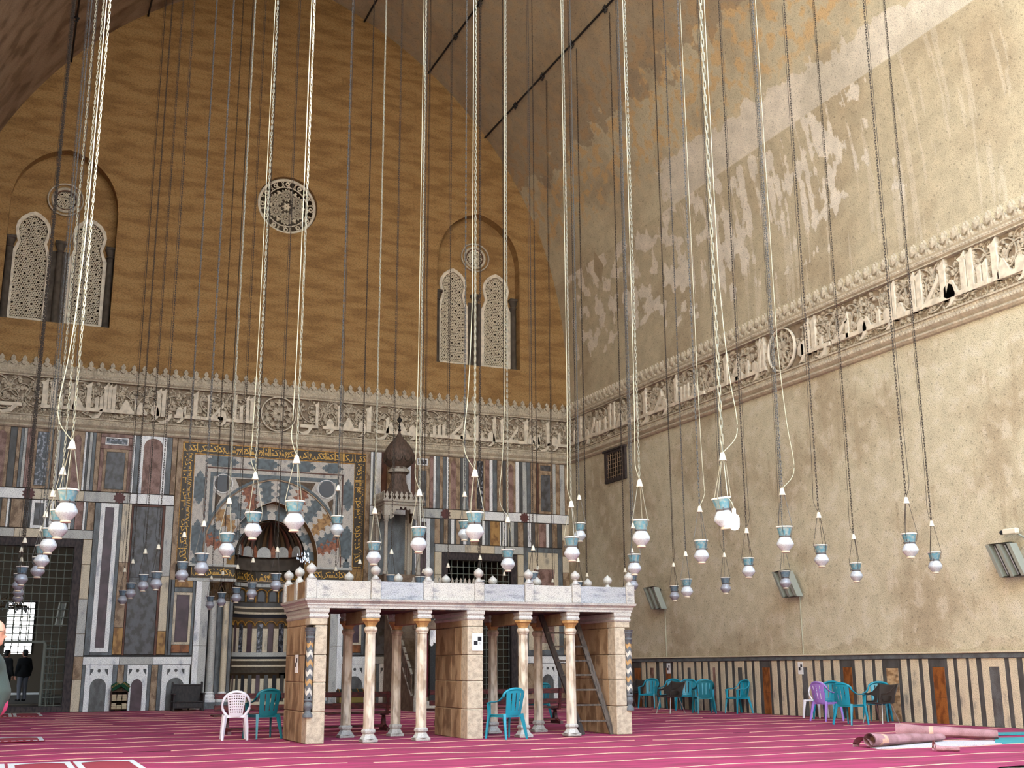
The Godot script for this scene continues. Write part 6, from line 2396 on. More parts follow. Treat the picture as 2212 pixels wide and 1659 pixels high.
func build_lamps() -> void:
	# measured from the collar of a lamp whose foot is at 2.92: column, row from the court, sideways and upward departure, marks (w white cable, s slack cable, g grey glass, k chain darkened for shade and rust, b broken)
	var cols := [0.55, 2.95, 5.55, 8.15, 10.75, 13.35, 15.75]
	var list := ["0 1 .08 .01 ws", "0 2 .09 .05 -", "0 3 .06 .05 -", "0 4 .05 .01 -", "0 5 .06 .01 g", "0 6 -.18 .01 gk", "0 7 -.20 .03 gk", "0 8 -.15 .01 gk", "0 9 -.12 0 gk",
		"1 1 .40 .01 w", "1 2 .33 .14 w", "1 3 .37 .08 -", "1 4 .34 -.04 g", "1 5 .32 0 g", "1 6 .11 -.03 gk", "1 7 .09 .08 gk", "1 8 .05 .04 gk", "1 9 .08 0 gk",
		"2 1 .27 -.02 ws", "2 2 .27 .03 w", "2 3 .26 .03 -", "2 4 .22 .75 -", "2 6 .10 0 gk", "2 7 .02 -.05 gk", "2 8 .08 -.02 gk", "2 9 .10 -.01 gk", "2 10 .17 .02 gk",
		"3 0 .14 -.01 wsb", "3 1 .25 -.01 w", "3 2 .29 -.02 w", "3 3 .16 -.01 ws", "3 4 .22 .77 -", "3 5 .11 -.17 gk", "3 6 .19 .04 gk", "3 7 .1 0 gk", "3 8 .1 0 gk",
		"4 1 .16 0 ws", "4 2 .15 .02 w", "4 3 .15 -.01 -", "4 4 .19 .84 -", "4 5 .18 0 gk", "4 6 -.17 -.03 gk", "4 7 -.13 -.03 gk", "4 8 0 0 gk",
		"5 1 -.01 -.01 k", "5 2 .06 .03 k", "5 3 .11 0 k", "5 4 .13 -.25 -", "5 5 .12 .03 g", "5 6 -.12 0 gk", "5 7 -.17 -.02 gk", "5 8 -.15 -.01 gk", "5 9 0 0 gk",
		"6 2 .27 -.01 k", "6 3 .35 -.02 k", "6 4 .30 -.01 g", "6 5 .27 .01 g", "6 6 .25 -.04 gk", "6 7 .10 -.01 gk", "6 8 .11 .03 gk", "6 9 .09 .02 gk"]
	var link := chain_link(0.056, 0.034, 0.0052)
	var big := chain_link(0.115, 0.052, 0.0095)
	var proto := {}
	for kind in ["white", "grey"]:
		proto[kind] = lamp_meshes()
	var nth := ["nearest", "second nearest", "third", "fourth", "fifth", "sixth", "seventh", "eighth", "ninth", "tenth", "eleventh"]
	var where := ["in the leftmost line", "in second line from left", "in line left of niche", "in the middle line", "in line over platform's right half", "in second line from right wall", "in line along right wall"]
	var seen := [0, 0, 0, 0, 0, 0, 0]
	var lm := lamp_meshes()
	for e in list:
		var f: PackedStringArray = e.split(" ")
		var c := f[0].to_int()
		var k := f[1].to_int()
		var mark := f[4]
		var x: float = cols[c] + f[2].to_float()
		var z := -12.35 - 2.33 * k
		var up := f[3].to_float()
		var top := minf(vault_y(cols[c] - CX) - 0.2, vault_y(x - CX) - 0.05)
		var label := "white hanging lamp with %s neck, %s %s" % ["grey-blue" if "g" in mark else "turquoise", nth[seen[c]], where[c]]
		if "b" in mark:
			label = "tilted broken hanging lamp with a bright white bulb hung beside it, right of centre"
		elif up > 0.6:
			label = "white lamp hung higher than its neighbours, %s" % where[c]
		seen[c] += 1
		var t := thing("hanging_lamp", label, "hanging lamp", Vector3(x, 2.92 + up, z), rng.randf() * TAU, "lamps hung on long chains from the vault")
		var glass: Material = M.lamp_grey if "g" in mark else M.lamp_white
		var neckm: Material = M.lamp_neck_grey if "g" in mark else M.lamp_neck
		var body := t
		var pose := Transform3D()
		if "b" in mark:
			pose = Transform3D(Basis(Vector3(0, 0, 1), 0.14), Vector3(0, 0.01, 0))
			t.rotation.y = 0.0
		for part in [["foot", lm.foot, M.lamp_foot], ["bowl", lm.bowl, glass], ["collar", lm.collar, M.lamp_collar], ["neck", lm.neck, neckm], ["rim", lm.rim, M.lamp_rim]]:
			var o := put(part[0], part[1], part[2], t)
			o.transform = pose
		put("cap", lm.cap, M.lamp_cap, t)
		var chm: Material = M.chain_shaded_rusty if "k" in mark else (M.chain_pale if c < 4 and k < 4 else M.chain_grey)
		for h in 3:
			var a := TAU * h / 3.0 + 0.4
			var s := new_st()
			var foot := pose * Vector3(cos(a) * 0.105, 0.265, sin(a) * 0.105)
			tube(s, [Vector3(cos(a) * 0.034, 0.885, sin(a) * 0.034), pose * Vector3(cos(a) * 0.128, 0.395, sin(a) * 0.128), foot], 0.0055, 4)
			obj("hanger_chain", s, chm, t)
		var places := []
		var y := 0.99
		var pitch := 0.056 if not "b" in mark else 0.115
		var i := 0
		var sway := rng.randf() * 6.0
		while y + 2.92 + up < top:
			places.append(Transform3D(Basis(Vector3.UP, (PI / 2 if i % 2 else 0.0) + 0.35 + sway + 0.1 * sin(i * 0.1)), Vector3(0, y + pitch * 0.5, 0)))
			y += pitch * 0.94
			i += 1
		many("chain", link if not "b" in mark else big, chm, places, t)
		# supply cable beside the chain, with its slack just above the cap
		var s2 := new_st()
		var len := top - 2.92 - up
		var off := Vector3(0.045, 0, 0.02).rotated(Vector3.UP, rng.randf() * TAU)
		if "w" in mark:
			off = Vector3(-0.05 if c < 4 and not "b" in mark else 0.055, 0, 0.02).rotated(Vector3.UP, -t.rotation.y)
		var bow := 0.15 if "s" in mark else 0.03
		var pts := [Vector3(0, 0.98, 0), off * 1.2 + off.normalized() * bow * 0.75 + Vector3(0, 1.18, 0), off + off.normalized() * bow + Vector3(0, 1.45, 0), off + off.normalized() * bow * 0.55 + Vector3(0, 2.0, 0), off + off.normalized() * bow * 0.15 + Vector3(0, 3.0, 0), off + Vector3(0, 4.5, 0), off * 0.8 + Vector3(0, len * 0.5 + 2.0, 0), off * 0.9 + Vector3(0, len - 0.02, 0)]
		var soft := []
		for q in pts.size() - 1:
			var p0: Vector3 = pts[maxi(q - 1, 0)]
			var p1: Vector3 = pts[q]
			var p2: Vector3 = pts[q + 1]
			var p3: Vector3 = pts[mini(q + 2, pts.size() - 1)]
			for j in 4:
				soft.append(p1.cubic_interpolate(p2, p0, p3, j / 4.0))
		soft.append(pts[pts.size() - 1])
		tube(s2, soft, 0.0062 if "w" in mark else 0.0045, 5)
		obj("cable", s2, M.cable_white if "w" in mark else M.cable_dark, t)
		if "b" in mark:
			lamp_bulb(t)


func lamp_bulb(t: Node3D) -> void:
	# compact fluorescent bulb hung in front of the broken bowl
	var m := StandardMaterial3D.new()
	m.albedo_color = Color(1, 1, 1)
	m.roughness = 0.4
	m.emission_enabled = true
	m.emission = Color(0.93, 0.95, 1.0)
	m.emission_energy_multiplier = 1.3
	var s := new_st(true)
	var o := Vector3(0.03, 0, 0.15)
	lathe(s, pv([0.0, -0.02, 0.035, -0.012, 0.055, 0.01, 0.062, 0.06, 0.062, 0.13, 0.05, 0.165, 0.024, 0.18, 0.0, 0.18]), 18, o)
	obj("bulb", s, m, t)
	s = new_st(true)
	lathe(s, pv([0.024, 0.18, 0.024, 0.25, 0.0, 0.255]), 12, o)
	obj("bulb_socket", s, M.paper, t)
	s = new_st()
	tube(s, [o + Vector3(0, 0.25, 0), o + Vector3(-0.02, 0.33, -0.01), Vector3(-0.02, 0.40, 0.10), Vector3(0, 0.9, 0.02)], 0.006, 5)
	obj("bulb_cable", s, M.cable_white, t)
	var l := OmniLight3D.new()
	l.name = "bulb_light"
	l.light_color = Color(0.93, 0.95, 1.0)
	l.light_energy = 0.02
	l.light_size = 0.05
	l.omni_range = 30.0
	l.omni_attenuation = 2.0
	l.shadow_enabled = true
	l.position = o + Vector3(0, 0.08, 0)
	t.add_child(l, true)


func lamp_meshes() -> Dictionary:
	var d := {}
	var s := new_st(true)
	lathe(s, pv([0.0, 0.0, 0.060, 0.0, 0.066, 0.008, 0.058, 0.022, 0.056, 0.03]), 22)
	d.foot = done(s)
	s = new_st(true)
	lathe(s, pv([0.056, 0.028, 0.075, 0.048, 0.108, 0.085, 0.126, 0.112, 0.1305, 0.128, 0.1265, 0.148, 0.108, 0.188, 0.086, 0.222, 0.080, 0.232]), 28)
	d.bowl = done(s)
	s = new_st(true)
	lathe(s, pv([0.080, 0.230, 0.088, 0.234, 0.088, 0.250, 0.080, 0.255]), 24)
	tube(s, [Vector3(0.085, 0.24, 0), Vector3(0.11, 0.262, 0), Vector3(0.118, 0.245, 0), Vector3(0.112, 0.225, 0)], 0.008, 5)
	tube(s, [Vector3(-0.043, 0.24, 0.074), Vector3(-0.056, 0.262, 0.097), Vector3(-0.06, 0.245, 0.10)], 0.008, 5)
	d.collar = done(s)
	s = new_st(true)
	lathe(s, pv([0.080, 0.250, 0.083, 0.262, 0.097, 0.315, 0.112, 0.372, 0.114, 0.380]), 28)
	lathe(s, pv([0.108, 0.380, 0.092, 0.315, 0.076, 0.255]), 28)
	d.neck = done(s)
	s = new_st(true)
	lathe(s, pv([0.110, 0.376, 0.122, 0.380, 0.126, 0.389, 0.120, 0.398, 0.110, 0.394, 0.106, 0.384]), 28)
	d.rim = done(s)
	s = new_st(true)
	lathe(s, pv([0.044, 0.880, 0.050, 0.880, 0.052, 0.888, 0.046, 0.892, 0.026, 0.975, 0.018, 0.985, 0.0, 0.986]), 20)
	lathe(s, pv([0.016, 0.975, 0.040, 0.892, 0.046, 0.881]), 20)
	tube(s, [Vector3(0, 0.98, 0), Vector3(0.012, 0.995, 0), Vector3(0, 1.01, 0), Vector3(-0.012, 0.995, 0)], 0.004, 4, 0.004, 1.0, true, Vector3.BACK)
	d.cap = done(s)
	return d


# ------------------------------------------------------------------ chairs
func sheet(s: SurfaceTool, nx: int, ny: int, at: Callable, hole: Callable, thick: Vector3) -> void:
	# a thin curved plate with openings; at(u, v) gives its points
	for j in ny:
		for i in nx:
			if hole.call(i, j):
				continue
			var a: Vector3 = at.call(float(i) / nx, float(j) / ny)
			var b: Vector3 = at.call(float(i + 1) / nx, float(j) / ny)
			var c: Vector3 = at.call(float(i + 1) / nx, float(j + 1) / ny)
			var d: Vector3 = at.call(float(i) / nx, float(j + 1) / ny)
			quad(s, a, b, c, d, thick)
			quad(s, a - thick, b - thick, c - thick, d - thick, -thick)
			if j == 0 or hole.call(i, j - 1):
				quad(s, a, b, b - thick, a - thick, a - d)
			if j == ny - 1 or hole.call(i, j + 1):
				quad(s, d, c, c - thick, d - thick, d - a)
			if i == 0 or hole.call(i - 1, j):
				quad(s, a, d, d - thick, a - thick, a - b)
			if i == nx - 1 or hole.call(i + 1, j):
				quad(s, b, c, c - thick, b - thick, b - a)


func back_point(u: float, v: float, low: float, high: float) -> Vector3:
	var x := (u - 0.5) * 2.0
	return Vector3(x * lerpf(low, high, v), 0.405 + 0.435 * v - 0.02 * x * x * v, -0.185 - 0.075 * v - 0.025 * v * (1.0 - v) - 0.030 * (1.0 - x * x))


func armchair_meshes() -> Array:
	var r := []
	var s := new_st()
	sheet(s, 8, 8, func(u: float, v: float) -> Vector3: return Vector3((u - 0.5) * (0.44 + 0.04 * v), 0.425 - 0.018 * sin(PI * u) * sin(PI * v) - (0.03 * (v - 0.85) / 0.15 if v > 0.85 else 0.0), -0.20 + 0.44 * v), func(_i: int, _j: int) -> bool: return false, Vector3(0, 0.014, 0))
	box(s, Vector3(-0.215, 0.375, -0.19), Vector3(-0.20, 0.42, 0.20))
	box(s, Vector3(0.20, 0.375, -0.19), Vector3(0.215, 0.42, 0.20))
	box(s, Vector3(-0.215, 0.37, 0.195), Vector3(0.215, 0.415, 0.21))
	box(s, Vector3(-0.205, 0.375, -0.205), Vector3(0.205, 0.42, -0.19))
	r.append(["seat", done(s)])
	s = new_st()
	sheet(s, 15, 10, func(u: float, v: float) -> Vector3: return back_point(u, v, 0.16, 0.195), func(i: int, j: int) -> bool: return i % 2 == 1 and i > 1 and i < 13 and j > 1 and j < 9 and i % 4 == 3, Vector3(0, 0, 0.010))
	tube(s, [back_point(0.0, 0.14, 0.16, 0.195), back_point(0.5, 0.14, 0.16, 0.195), back_point(1.0, 0.14, 0.16, 0.195)], 0.008, 4)
	tube(s, [back_point(0.0, 0.0, 0.16, 0.195), back_point(0.0, 0.5, 0.16, 0.195), back_point(0.0, 0.97, 0.16, 0.195)], 0.013, 5)
	tube(s, [back_point(1.0, 0.0, 0.16, 0.195), back_point(1.0, 0.5, 0.16, 0.195), back_point(1.0, 0.97, 0.16, 0.195)], 0.013, 5)
	r.append(["backrest", done(s)])
	s = new_st()
	var hoop := []
	for i in 13:
		var a := PI * i / 12.0
		hoop.append(Vector3(-0.232 * cos(a), 0.73 + 0.135 * pow(sin(a), 0.75), -0.195 - 0.075 * sin(a)))
	tube(s, hoop, 0.016, 5, 0.026)
	r.append(["back_frame", done(s)])
	for sg in [-1, 1]:
		s = new_st()
		tube(s, [Vector3(sg * 0.245, 0.615, 0.235), Vector3(sg * 0.258, 0.635, 0.12), Vector3(sg * 0.258, 0.638, 0.0), Vector3(sg * 0.252, 0.655, -0.09), Vector3(sg * 0.242, 0.70, -0.16), Vector3(sg * 0.230, 0.745, -0.20)], 0.030, 6, 0.012)
		r.append(["armrest", done(s)])
		s = new_st()
		tube(s, [Vector3(sg * 0.268, 0.0, 0.25), Vector3(sg * 0.252, 0.25, 0.225), Vector3(sg * 0.238, 0.42, 0.195), Vector3(sg * 0.245, 0.62, 0.20)], 0.021, 4, 0.024, 1.65)
		r.append(["leg", done(s)])
		s = new_st()
		tube(s, [Vector3(sg * 0.245, 0.0, -0.285), Vector3(sg * 0.225, 0.22, -0.235), Vector3(sg * 0.20, 0.43, -0.18)], 0.020, 4, 0.024, 1.9)
		r.append(["leg", done(s)])
	return r


func side_chair_meshes() -> Array:
	var r := []
	var s := new_st()
	sheet(s, 8, 8, func(u: float, v: float) -> Vector3: return Vector3((u - 0.5) * 0.41, 0.435 - 0.014 * sin(PI * u) * sin(PI * v) - (0.025 * (v - 0.85) / 0.15 if v > 0.85 else 0.0), -0.20 + 0.42 * v), func(_i: int, _j: int) -> bool: return false, Vector3(0, 0.014, 0))
	box(s, Vector3(-0.20, 0.39, -0.205), Vector3(0.20, 0.425, -0.19))
	box(s, Vector3(-0.205, 0.385, -0.19), Vector3(-0.19, 0.43, 0.2))
	box(s, Vector3(0.19, 0.385, -0.19), Vector3(0.205, 0.43, 0.2))
	r.append(["seat", done(s)])
	s = new_st()
	sheet(s, 15, 17, func(u: float, v: float) -> Vector3: return back_point(u, v * 0.92, 0.105, 0.165), func(i: int, j: int) -> bool: return i % 2 == 1 and j % 2 == 1 and i > 0 and i < 14 and j > 1, Vector3(0, 0, 0.010))
	for u in [0.0, 1.0]:
		tube(s, [back_point(u, 0.0, 0.105, 0.165), back_point(u, 0.5, 0.105, 0.165), back_point(u, 0.94, 0.105, 0.165)], 0.011, 5)
	r.append(["backrest", done(s)])
	s = new_st()
	var hoop := []
	for i in 17:
		var a := -0.9 + (PI + 1.8) * i / 16.0
		hoop.append(Vector3(-0.245 * cos(a) * (1.0 if sin(a) > 0 else 1.0 - 0.16 * sin(-a) * -1.0 * 0.0), 0.615 + (0.225 if sin(a) > 0 else 0.235) * sin(a), -0.20 - 0.045 * sin(a)))
	tube(s, hoop, 0.017, 5, 0.027)
	r.append(["back_frame", done(s)])
	for sg in [-1, 1]:
		for z in [[0.235, 0.19], [-0.245, -0.185]]:
			s = new_st()
			tube(s, [Vector3(sg * 0.215, 0.0, z[0]), Vector3(sg * 0.20, 0.22, (z[0] + z[1]) * 0.5), Vector3(sg * 0.175, 0.43, z[1])], 0.022, 4, 0.026, 1.75)
			r.append(["leg", done(s)])
	return r


func shell_chair_meshes() -> Array:
	var r := []
	var s := new_st(true)
	sheet(s, 8, 8, func(u: float, v: float) -> Vector3: return Vector3((u - 0.5) * 0.46, 0.44 - 0.02 * sin(PI * u) * sin(PI * v), -0.20 + 0.44 * v), func(_i: int, _j: int) -> bool: return false, Vector3(0, 0.014, 0))
	r.append(["seat", done(s)])
	s = new_st(true)
	sheet(s, 10, 10, func(u: float, v: float) -> Vector3:
		var x := (u - 0.5) * 2.0
		return Vector3(x * (0.20 + 0.085 * v), 0.42 + 0.40 * v + 0.03 * x * x * v, -0.19 - 0.15 * v - 0.03 * (1.0 - x * x)), func(_i: int, _j: int) -> bool: return false, Vector3(0, 0, 0.012))
	r.append(["backrest", done(s)])
	for sg in [-1, 1]:
		s = new_st()
		var outer := pv([0.22, 0.43, 0.235, 0.55, 0.21, 0.64, 0.05, 0.645, -0.10, 0.68, -0.22, 0.76, -0.31, 0.83, -0.29, 0.70, -0.24, 0.56, -0.20, 0.43])
		var inner := pv([0.16, 0.48, 0.175, 0.53, 0.165, 0.59, 0.06, 0.60, -0.02, 0.60, -0.09, 0.59, -0.13, 0.57, -0.135, 0.54, -0.12, 0.50, -0.08, 0.48])
		frame(s, outer, inner, -0.012, 0.012)
		var m := done(s)
		# the outline lies in (z, y): swing it upright at the side
		var t := SurfaceTool.new()
		t.begin(Mesh.PRIMITIVE_TRIANGLES)
		t.append_from(m, 0, Transform3D(Basis(Vector3(0, 0, 1), Vector3(0, 1, 0), Vector3(-1, 0, 0)), Vector3(sg * 0.235, 0, 0)))
		r.append(["armrest", t.commit()])
	for sg in [-1, 1]:
		s = new_st(true)
		tube(s, [Vector3(sg * 0.20, 0.44, 0.16), Vector3(sg * 0.265, 0.0, 0.27)], 0.0125, 8)
		r.append(["leg", done(s)])
		s = new_st(true)
		tube(s, [Vector3(sg * 0.20, 0.44, -0.12), Vector3(sg * 0.265, 0.0, -0.30)], 0.0125, 8)
		r.append(["leg", done(s)])
	return r


func chair(parts: Array, called: String, label: String, x: float, z: float, fx: float, fz: float, m: Material, group: String, legs: Material = null) -> Node3D:
	var t := thing(called, label, "chair", Vector3(x, 0.004, z), atan2(fx, fz), group)
	for p in parts:
		put(p[0], p[1], legs if legs and p[0] == "leg" else m, t)
	return t


func build_chairs() -> void:
	var arm := armchair_meshes()
	var plain := side_chair_meshes()
	var shell := shell_chair_meshes()
	chair(plain, "plastic_chair", "white armless plastic chair with a perforated back, left of the stone platform", 4.08, -22.0, 0.12, -1.0, M.plastic_white, "")
	chair(arm, "plastic_armchair", "dark teal plastic armchair standing against the left pier beside the white chair", 4.64, -22.22, -0.22, -0.97, M.plastic_green, "teal plastic armchairs")
	var c := chair(arm, "plastic_armchair", "blue-teal plastic armchair with handwriting on its back, by the middle pier", 8.55, -20.0, -0.28, -0.95, M.plastic_teal, "teal plastic armchairs")
	var s := new_st()
	var pen := [[0.3, 0.72, 0.3, 0.52, 0.36, 0.5], [0.38, 0.66, 0.44, 0.74, 0.47, 0.6, 0.41, 0.56], [0.5, 0.76, 0.5, 0.5], [0.56, 0.62, 0.62, 0.66, 0.66, 0.56, 0.58, 0.5], [0.34, 0.42, 0.5, 0.36, 0.66, 0.44, 0.74, 0.66]]
	for q in pen:
		var pts := []
		for i in range(0, q.size(), 2):
			pts.append(back_point(1.0 - q[i], q[i + 1], 0.16, 0.195) - Vector3(0, 0, 0.004))
		tube(s, pts, 0.0035, 4)
	obj("handwriting", s, M.ink, c)
	chair(arm, "plastic_armchair", "teal plastic armchair half hidden behind the ladder and red bench", 11.78, -25.75, -0.35, -0.9, M.plastic_green, "teal plastic armchairs")
	chair(shell, "shell_armchair", "brown shell armchair on metal legs in the corner, farthest along the right wall", 18.55, -33.25, -0.9, 0.1, M.plastic_brown, "brown shell armchairs", M.leg_metal)
	chair(arm, "plastic_armchair", "teal plastic armchair in front of the farthest brown armchair by the right wall", 18.62, -32.35, -0.78, 0.6, M.plastic_teal, "teal plastic armchairs")
	chair(shell, "shell_armchair", "brown shell armchair on metal legs before the far row of teal chairs", 17.05, -28.5, -0.97, 0.22, M.plastic_brown, "brown shell armchairs", M.leg_metal)
	chair(arm, "plastic_armchair", "teal plastic armchair in the middle of the far row, left of two close together", 18.62, -31.1, -0.8, 0.55, M.plastic_teal, "teal plastic armchairs")
	chair(arm, "plastic_armchair", "teal plastic armchair of the far row, right of two close together", 18.66, -30.25, -0.72, 0.66, M.plastic_teal, "teal plastic armchairs")
	chair(arm, "plastic_armchair", "dark teal plastic armchair seen from behind at the near end of the far row", 17.88, -28.1, 0.30, -0.95, M.plastic_green, "teal plastic armchairs")
	chair(arm, "plastic_armchair", "teal plastic armchair mostly hidden behind the one seen from behind", 18.45, -28.95, -0.5, 0.8, M.plastic_teal, "teal plastic armchairs")
	chair(arm, "plastic_armchair", "lone teal plastic armchair seen from its side between the two groups", 18.62, -27.55, -1.0, 0.05, M.plastic_teal, "teal plastic armchairs")
	chair(plain, "plastic_chair", "white plastic chair mostly hidden behind the lilac armchair", 18.55, -24.15, -0.9, 0.45, M.plastic_white, "")
	chair(arm, "plastic_armchair", "teal plastic armchair directly behind the lilac armchair", 18.35, -23.4, -0.85, 0.4, M.plastic_teal, "teal plastic armchairs")
	chair(arm, "plastic_armchair", "lilac plastic armchair by the striped wall", 17.78, -22.75, 0.86, -0.12, M.plastic_lilac, "")
	chair(arm, "plastic_armchair", "teal plastic armchair facing the brown one, right of the lilac armchair", 17.12, -21.1, 0.9, -0.20, M.plastic_teal, "teal plastic armchairs")
	chair(arm, "plastic_armchair", "teal plastic armchair behind the nearest brown armchair, against the striped wall", 18.6, -21.95, -0.78, 0.55, M.plastic_teal, "teal plastic armchairs")
	chair(shell, "shell_armchair", "brown shell armchair on metal legs nearest the rolled carpets", 18.02, -21.2, -0.97, 0.18, M.plastic_brown, "brown shell armchairs", M.leg_metal)


# ------------------------------------------------------------------ benches, books, rugs, rolled carpets, paper targets
func bench(label: String, x0: float, x1: float, z: float) -> void:
	var t := thing("bench", label, "bench", Vector3(0, 0, 0), 0.0, "dark red wooden benches")
	for r in [[0.67, 0.775, 0.0], [0.445, 0.555, -0.01]]:
		var s := new_st()
		rbox(s, Vector3(x0, r[0], z + r[2] - 0.015), Vector3(x1, r[1], z + r[2] + 0.02), 0.006)
		obj("back_rail", s, M.bench_red, t)
	for k in 3:
		var s := new_st()
		rbox(s, Vector3(x0, 0.335, z - 0.42 + k * 0.135), Vector3(x1, 0.375, z - 0.30 + k * 0.135), 0.006)
		obj("seat_board", s, M.bench_red, t)
	for x in [x0 + 0.3, x1 - 0.22]:
		var s := new_st()
		prism(s, pv([-0.44, 0.0, -0.40, 0.07, -0.30, 0.10, -0.24, 0.30, 0.0, 0.31, 0.06, 0.78, 0.015, 0.78, -0.04, 0.36, -0.42, 0.34, -0.42, 0.30, -0.29, 0.29, -0.35, 0.13, -0.46, 0.10]), -0.03, 0.03, 0.0, true)
		prism(s, pv([-0.24, 0.30, -0.18, 0.12, -0.02, 0.06, 0.08, 0.06, 0.10, 0.0, -0.44, 0.0, -0.40, 0.07, -0.26, 0.12]), -0.035, 0.035, 0.0, true)
		var m := obj("end_frame", s, M.bench_red, t)
		m.rotation.y = -PI / 2
		m.position = Vector3(x, 0, z)
	var s3 := new_st()
	rbox(s3, Vector3(x0 + 0.3, 0.07, z - 0.2), Vector3(x1 - 0.22, 0.12, z - 0.15), 0.006)
	obj("foot_rail", s3, M.bench_red, t)


func roll(called: String, label: String, a: Vector3, b: Vector3, r: float, r_end: float, m: Material, band_at: float) -> void:
	var t := thing(called, label, "carpet")
	var s := new_st(true)
	var s2 := new_st(true)
	var dir := b - a
	var ax := Vector3(dir.x, 0, dir.z).normalized()
	var side := ax.cross(Vector3.UP).normalized()
	var n := 24
	for k in n:
		var f0 := float(k) / n
		var f1 := float(k + 1) / n
		for i in 26:
			var q := []
			for e in [[f0, i], [f1, i], [f1, i + 1], [f0, i + 1]]:
				var rr: float = lerpf(r, r_end, e[0])
				var th: float = TAU * 1.35 * e[1] / 26.0 - 0.4
				var rad: float = rr * (1.0 - 0.20 * e[1] / 26.0) * (1.0 + 0.05 * sin(e[0] * 11.0 + th))
				var flat: float = 1.0 - 0.18 * e[0]
				q.append(a + dir * e[0] + side * cos(th) * rad * 1.12 + Vector3(0, rr * flat + sin(th) * rad * flat, 0))
			var c := a + dir * (f0 + f1) * 0.5 + Vector3(0, lerpf(r, r_end, f0), 0)
			var st := s2 if absf(f0 - band_at - 0.02 * sin(i * 0.3)) < 0.026 else s
			quad(st, q[0], q[1], q[2], q[3], (q[0] + q[2]) * 0.5 - c)
	obj("rolled_sheet", s, m, t)
	obj("pale_band", s2, M.carpet_line, t)
	# loose flap at the open end
	s = new_st(true)
	for i in 8:
		var q := []
		for e in [[0.0, i], [0.35, i], [0.35, i + 1], [0.0, i + 1]]:
			var th: float = PI * e[1] / 8.0 + 0.2
			q.append(a + dir * (e[0] * 0.25) - side * (0.16 - 0.18 * cos(th)) * 0.9 + Vector3(0, 0.006 + 0.15 * sin(th) * (1.0 - e[0]), 0))
		quad(s, q[0], q[1], q[2], q[3], Vector3.UP)
	obj("loose_flap", s, m, t)


func flat_sheet(called: String, label: String, cat: String, pts: PackedVector2Array, m: Material, y: float) -> Node3D:
	var t := thing(called, label, cat)
	var s := new_st()
	var p := PackedVector2Array()
	for v in pts:
		p.append(Vector2(v.x, -v.y))
	prism(s, p, -0.02, 0.0, 0.0)
	var o := obj("sheet", s, m, t)
	o.rotation.x = -PI / 2
	o.position.y = y
	return t


func rug(label: String, x0: float, x1: float, z0: float, z1: float) -> void:
	# red prayer rug in columns of arches outlined in white
	var t := thing("prayer_rug", label, "rug")
	var s := new_st()
	rbox(s, Vector3(x0, 0.005, z0), Vector3(x1, 0.022, z1), 0.006)
	obj("pile", s, M.rug_red, t)
	var n := maxi(1, int(round((x1 - x0) / 0.85)))
	s = new_st()
	for i in n:
		var a := lerpf(x0, x1, float(i) / n)
		var b := lerpf(x0, x1, float(i + 1) / n)
		var c := (a + b) * 0.5
		for q in [[a + 0.02, a + 0.10], [b - 0.10, b - 0.02]]:
			box(s, Vector3(q[0], 0.02, z0 + 0.02), Vector3(q[1], 0.0255, z1 - 0.02))
		for j in 12:
			var e0 := PI * j / 12.0
			var e1 := PI * (j + 1) / 12.0
			var w := (b - a) * 0.5 - 0.08
			quad(s, Vector3(c - cos(e0) * w, 0.026, z0 + 0.45 - 0.30 * sin(e0)), Vector3(c - cos(e1) * w, 0.026, z0 + 0.45 - 0.30 * sin(e1)), Vector3(c - cos(e1) * w, 0.026, z0 + 0.03), Vector3(c - cos(e0) * w, 0.026, z0 + 0.03), Vector3.UP)
	for j in int((x1 - x0) / 0.12):
		box(s, Vector3(x0 + 0.03 + j * 0.12, 0.02, z1 - 0.16), Vector3(x0 + 0.10 + j * 0.12, 0.026, z1 - 0.03))
	obj("white_pattern", s, M.rug_white, t)


func target(label: String, at: Vector3, turn: float, number := "") -> void:
	var t := thing("survey_target", label, "paper sign", at, turn)
	var s := new_st()
	slab(s, -0.105, 0.0, 0.105, 0.31, 0.0, 0.008, 0.002)
	obj("card", s, M.paper, t)
	s = new_st()
	slab(s, 0.0, 0.175, 0.075, 0.25, 0.006, 0.0095, 0.0005)
	slab(s, -0.075, 0.10, 0.0, 0.175, 0.006, 0.0095, 0.0005)
	obj("checker", s, M.ink, t)
	if number:
		var tm := TextMesh.new()
		var f := SystemFont.new()
		f.font_names = PackedStringArray(["Droid Sans"])
		tm.font = f
		tm.text = number
		tm.font_size = 32
		tm.pixel_size = 0.0017
		tm.depth = 0.002
		var o := put("number", tm, M.ink, t)
		o.position = Vector3(0.04, 0.13, 0.010)


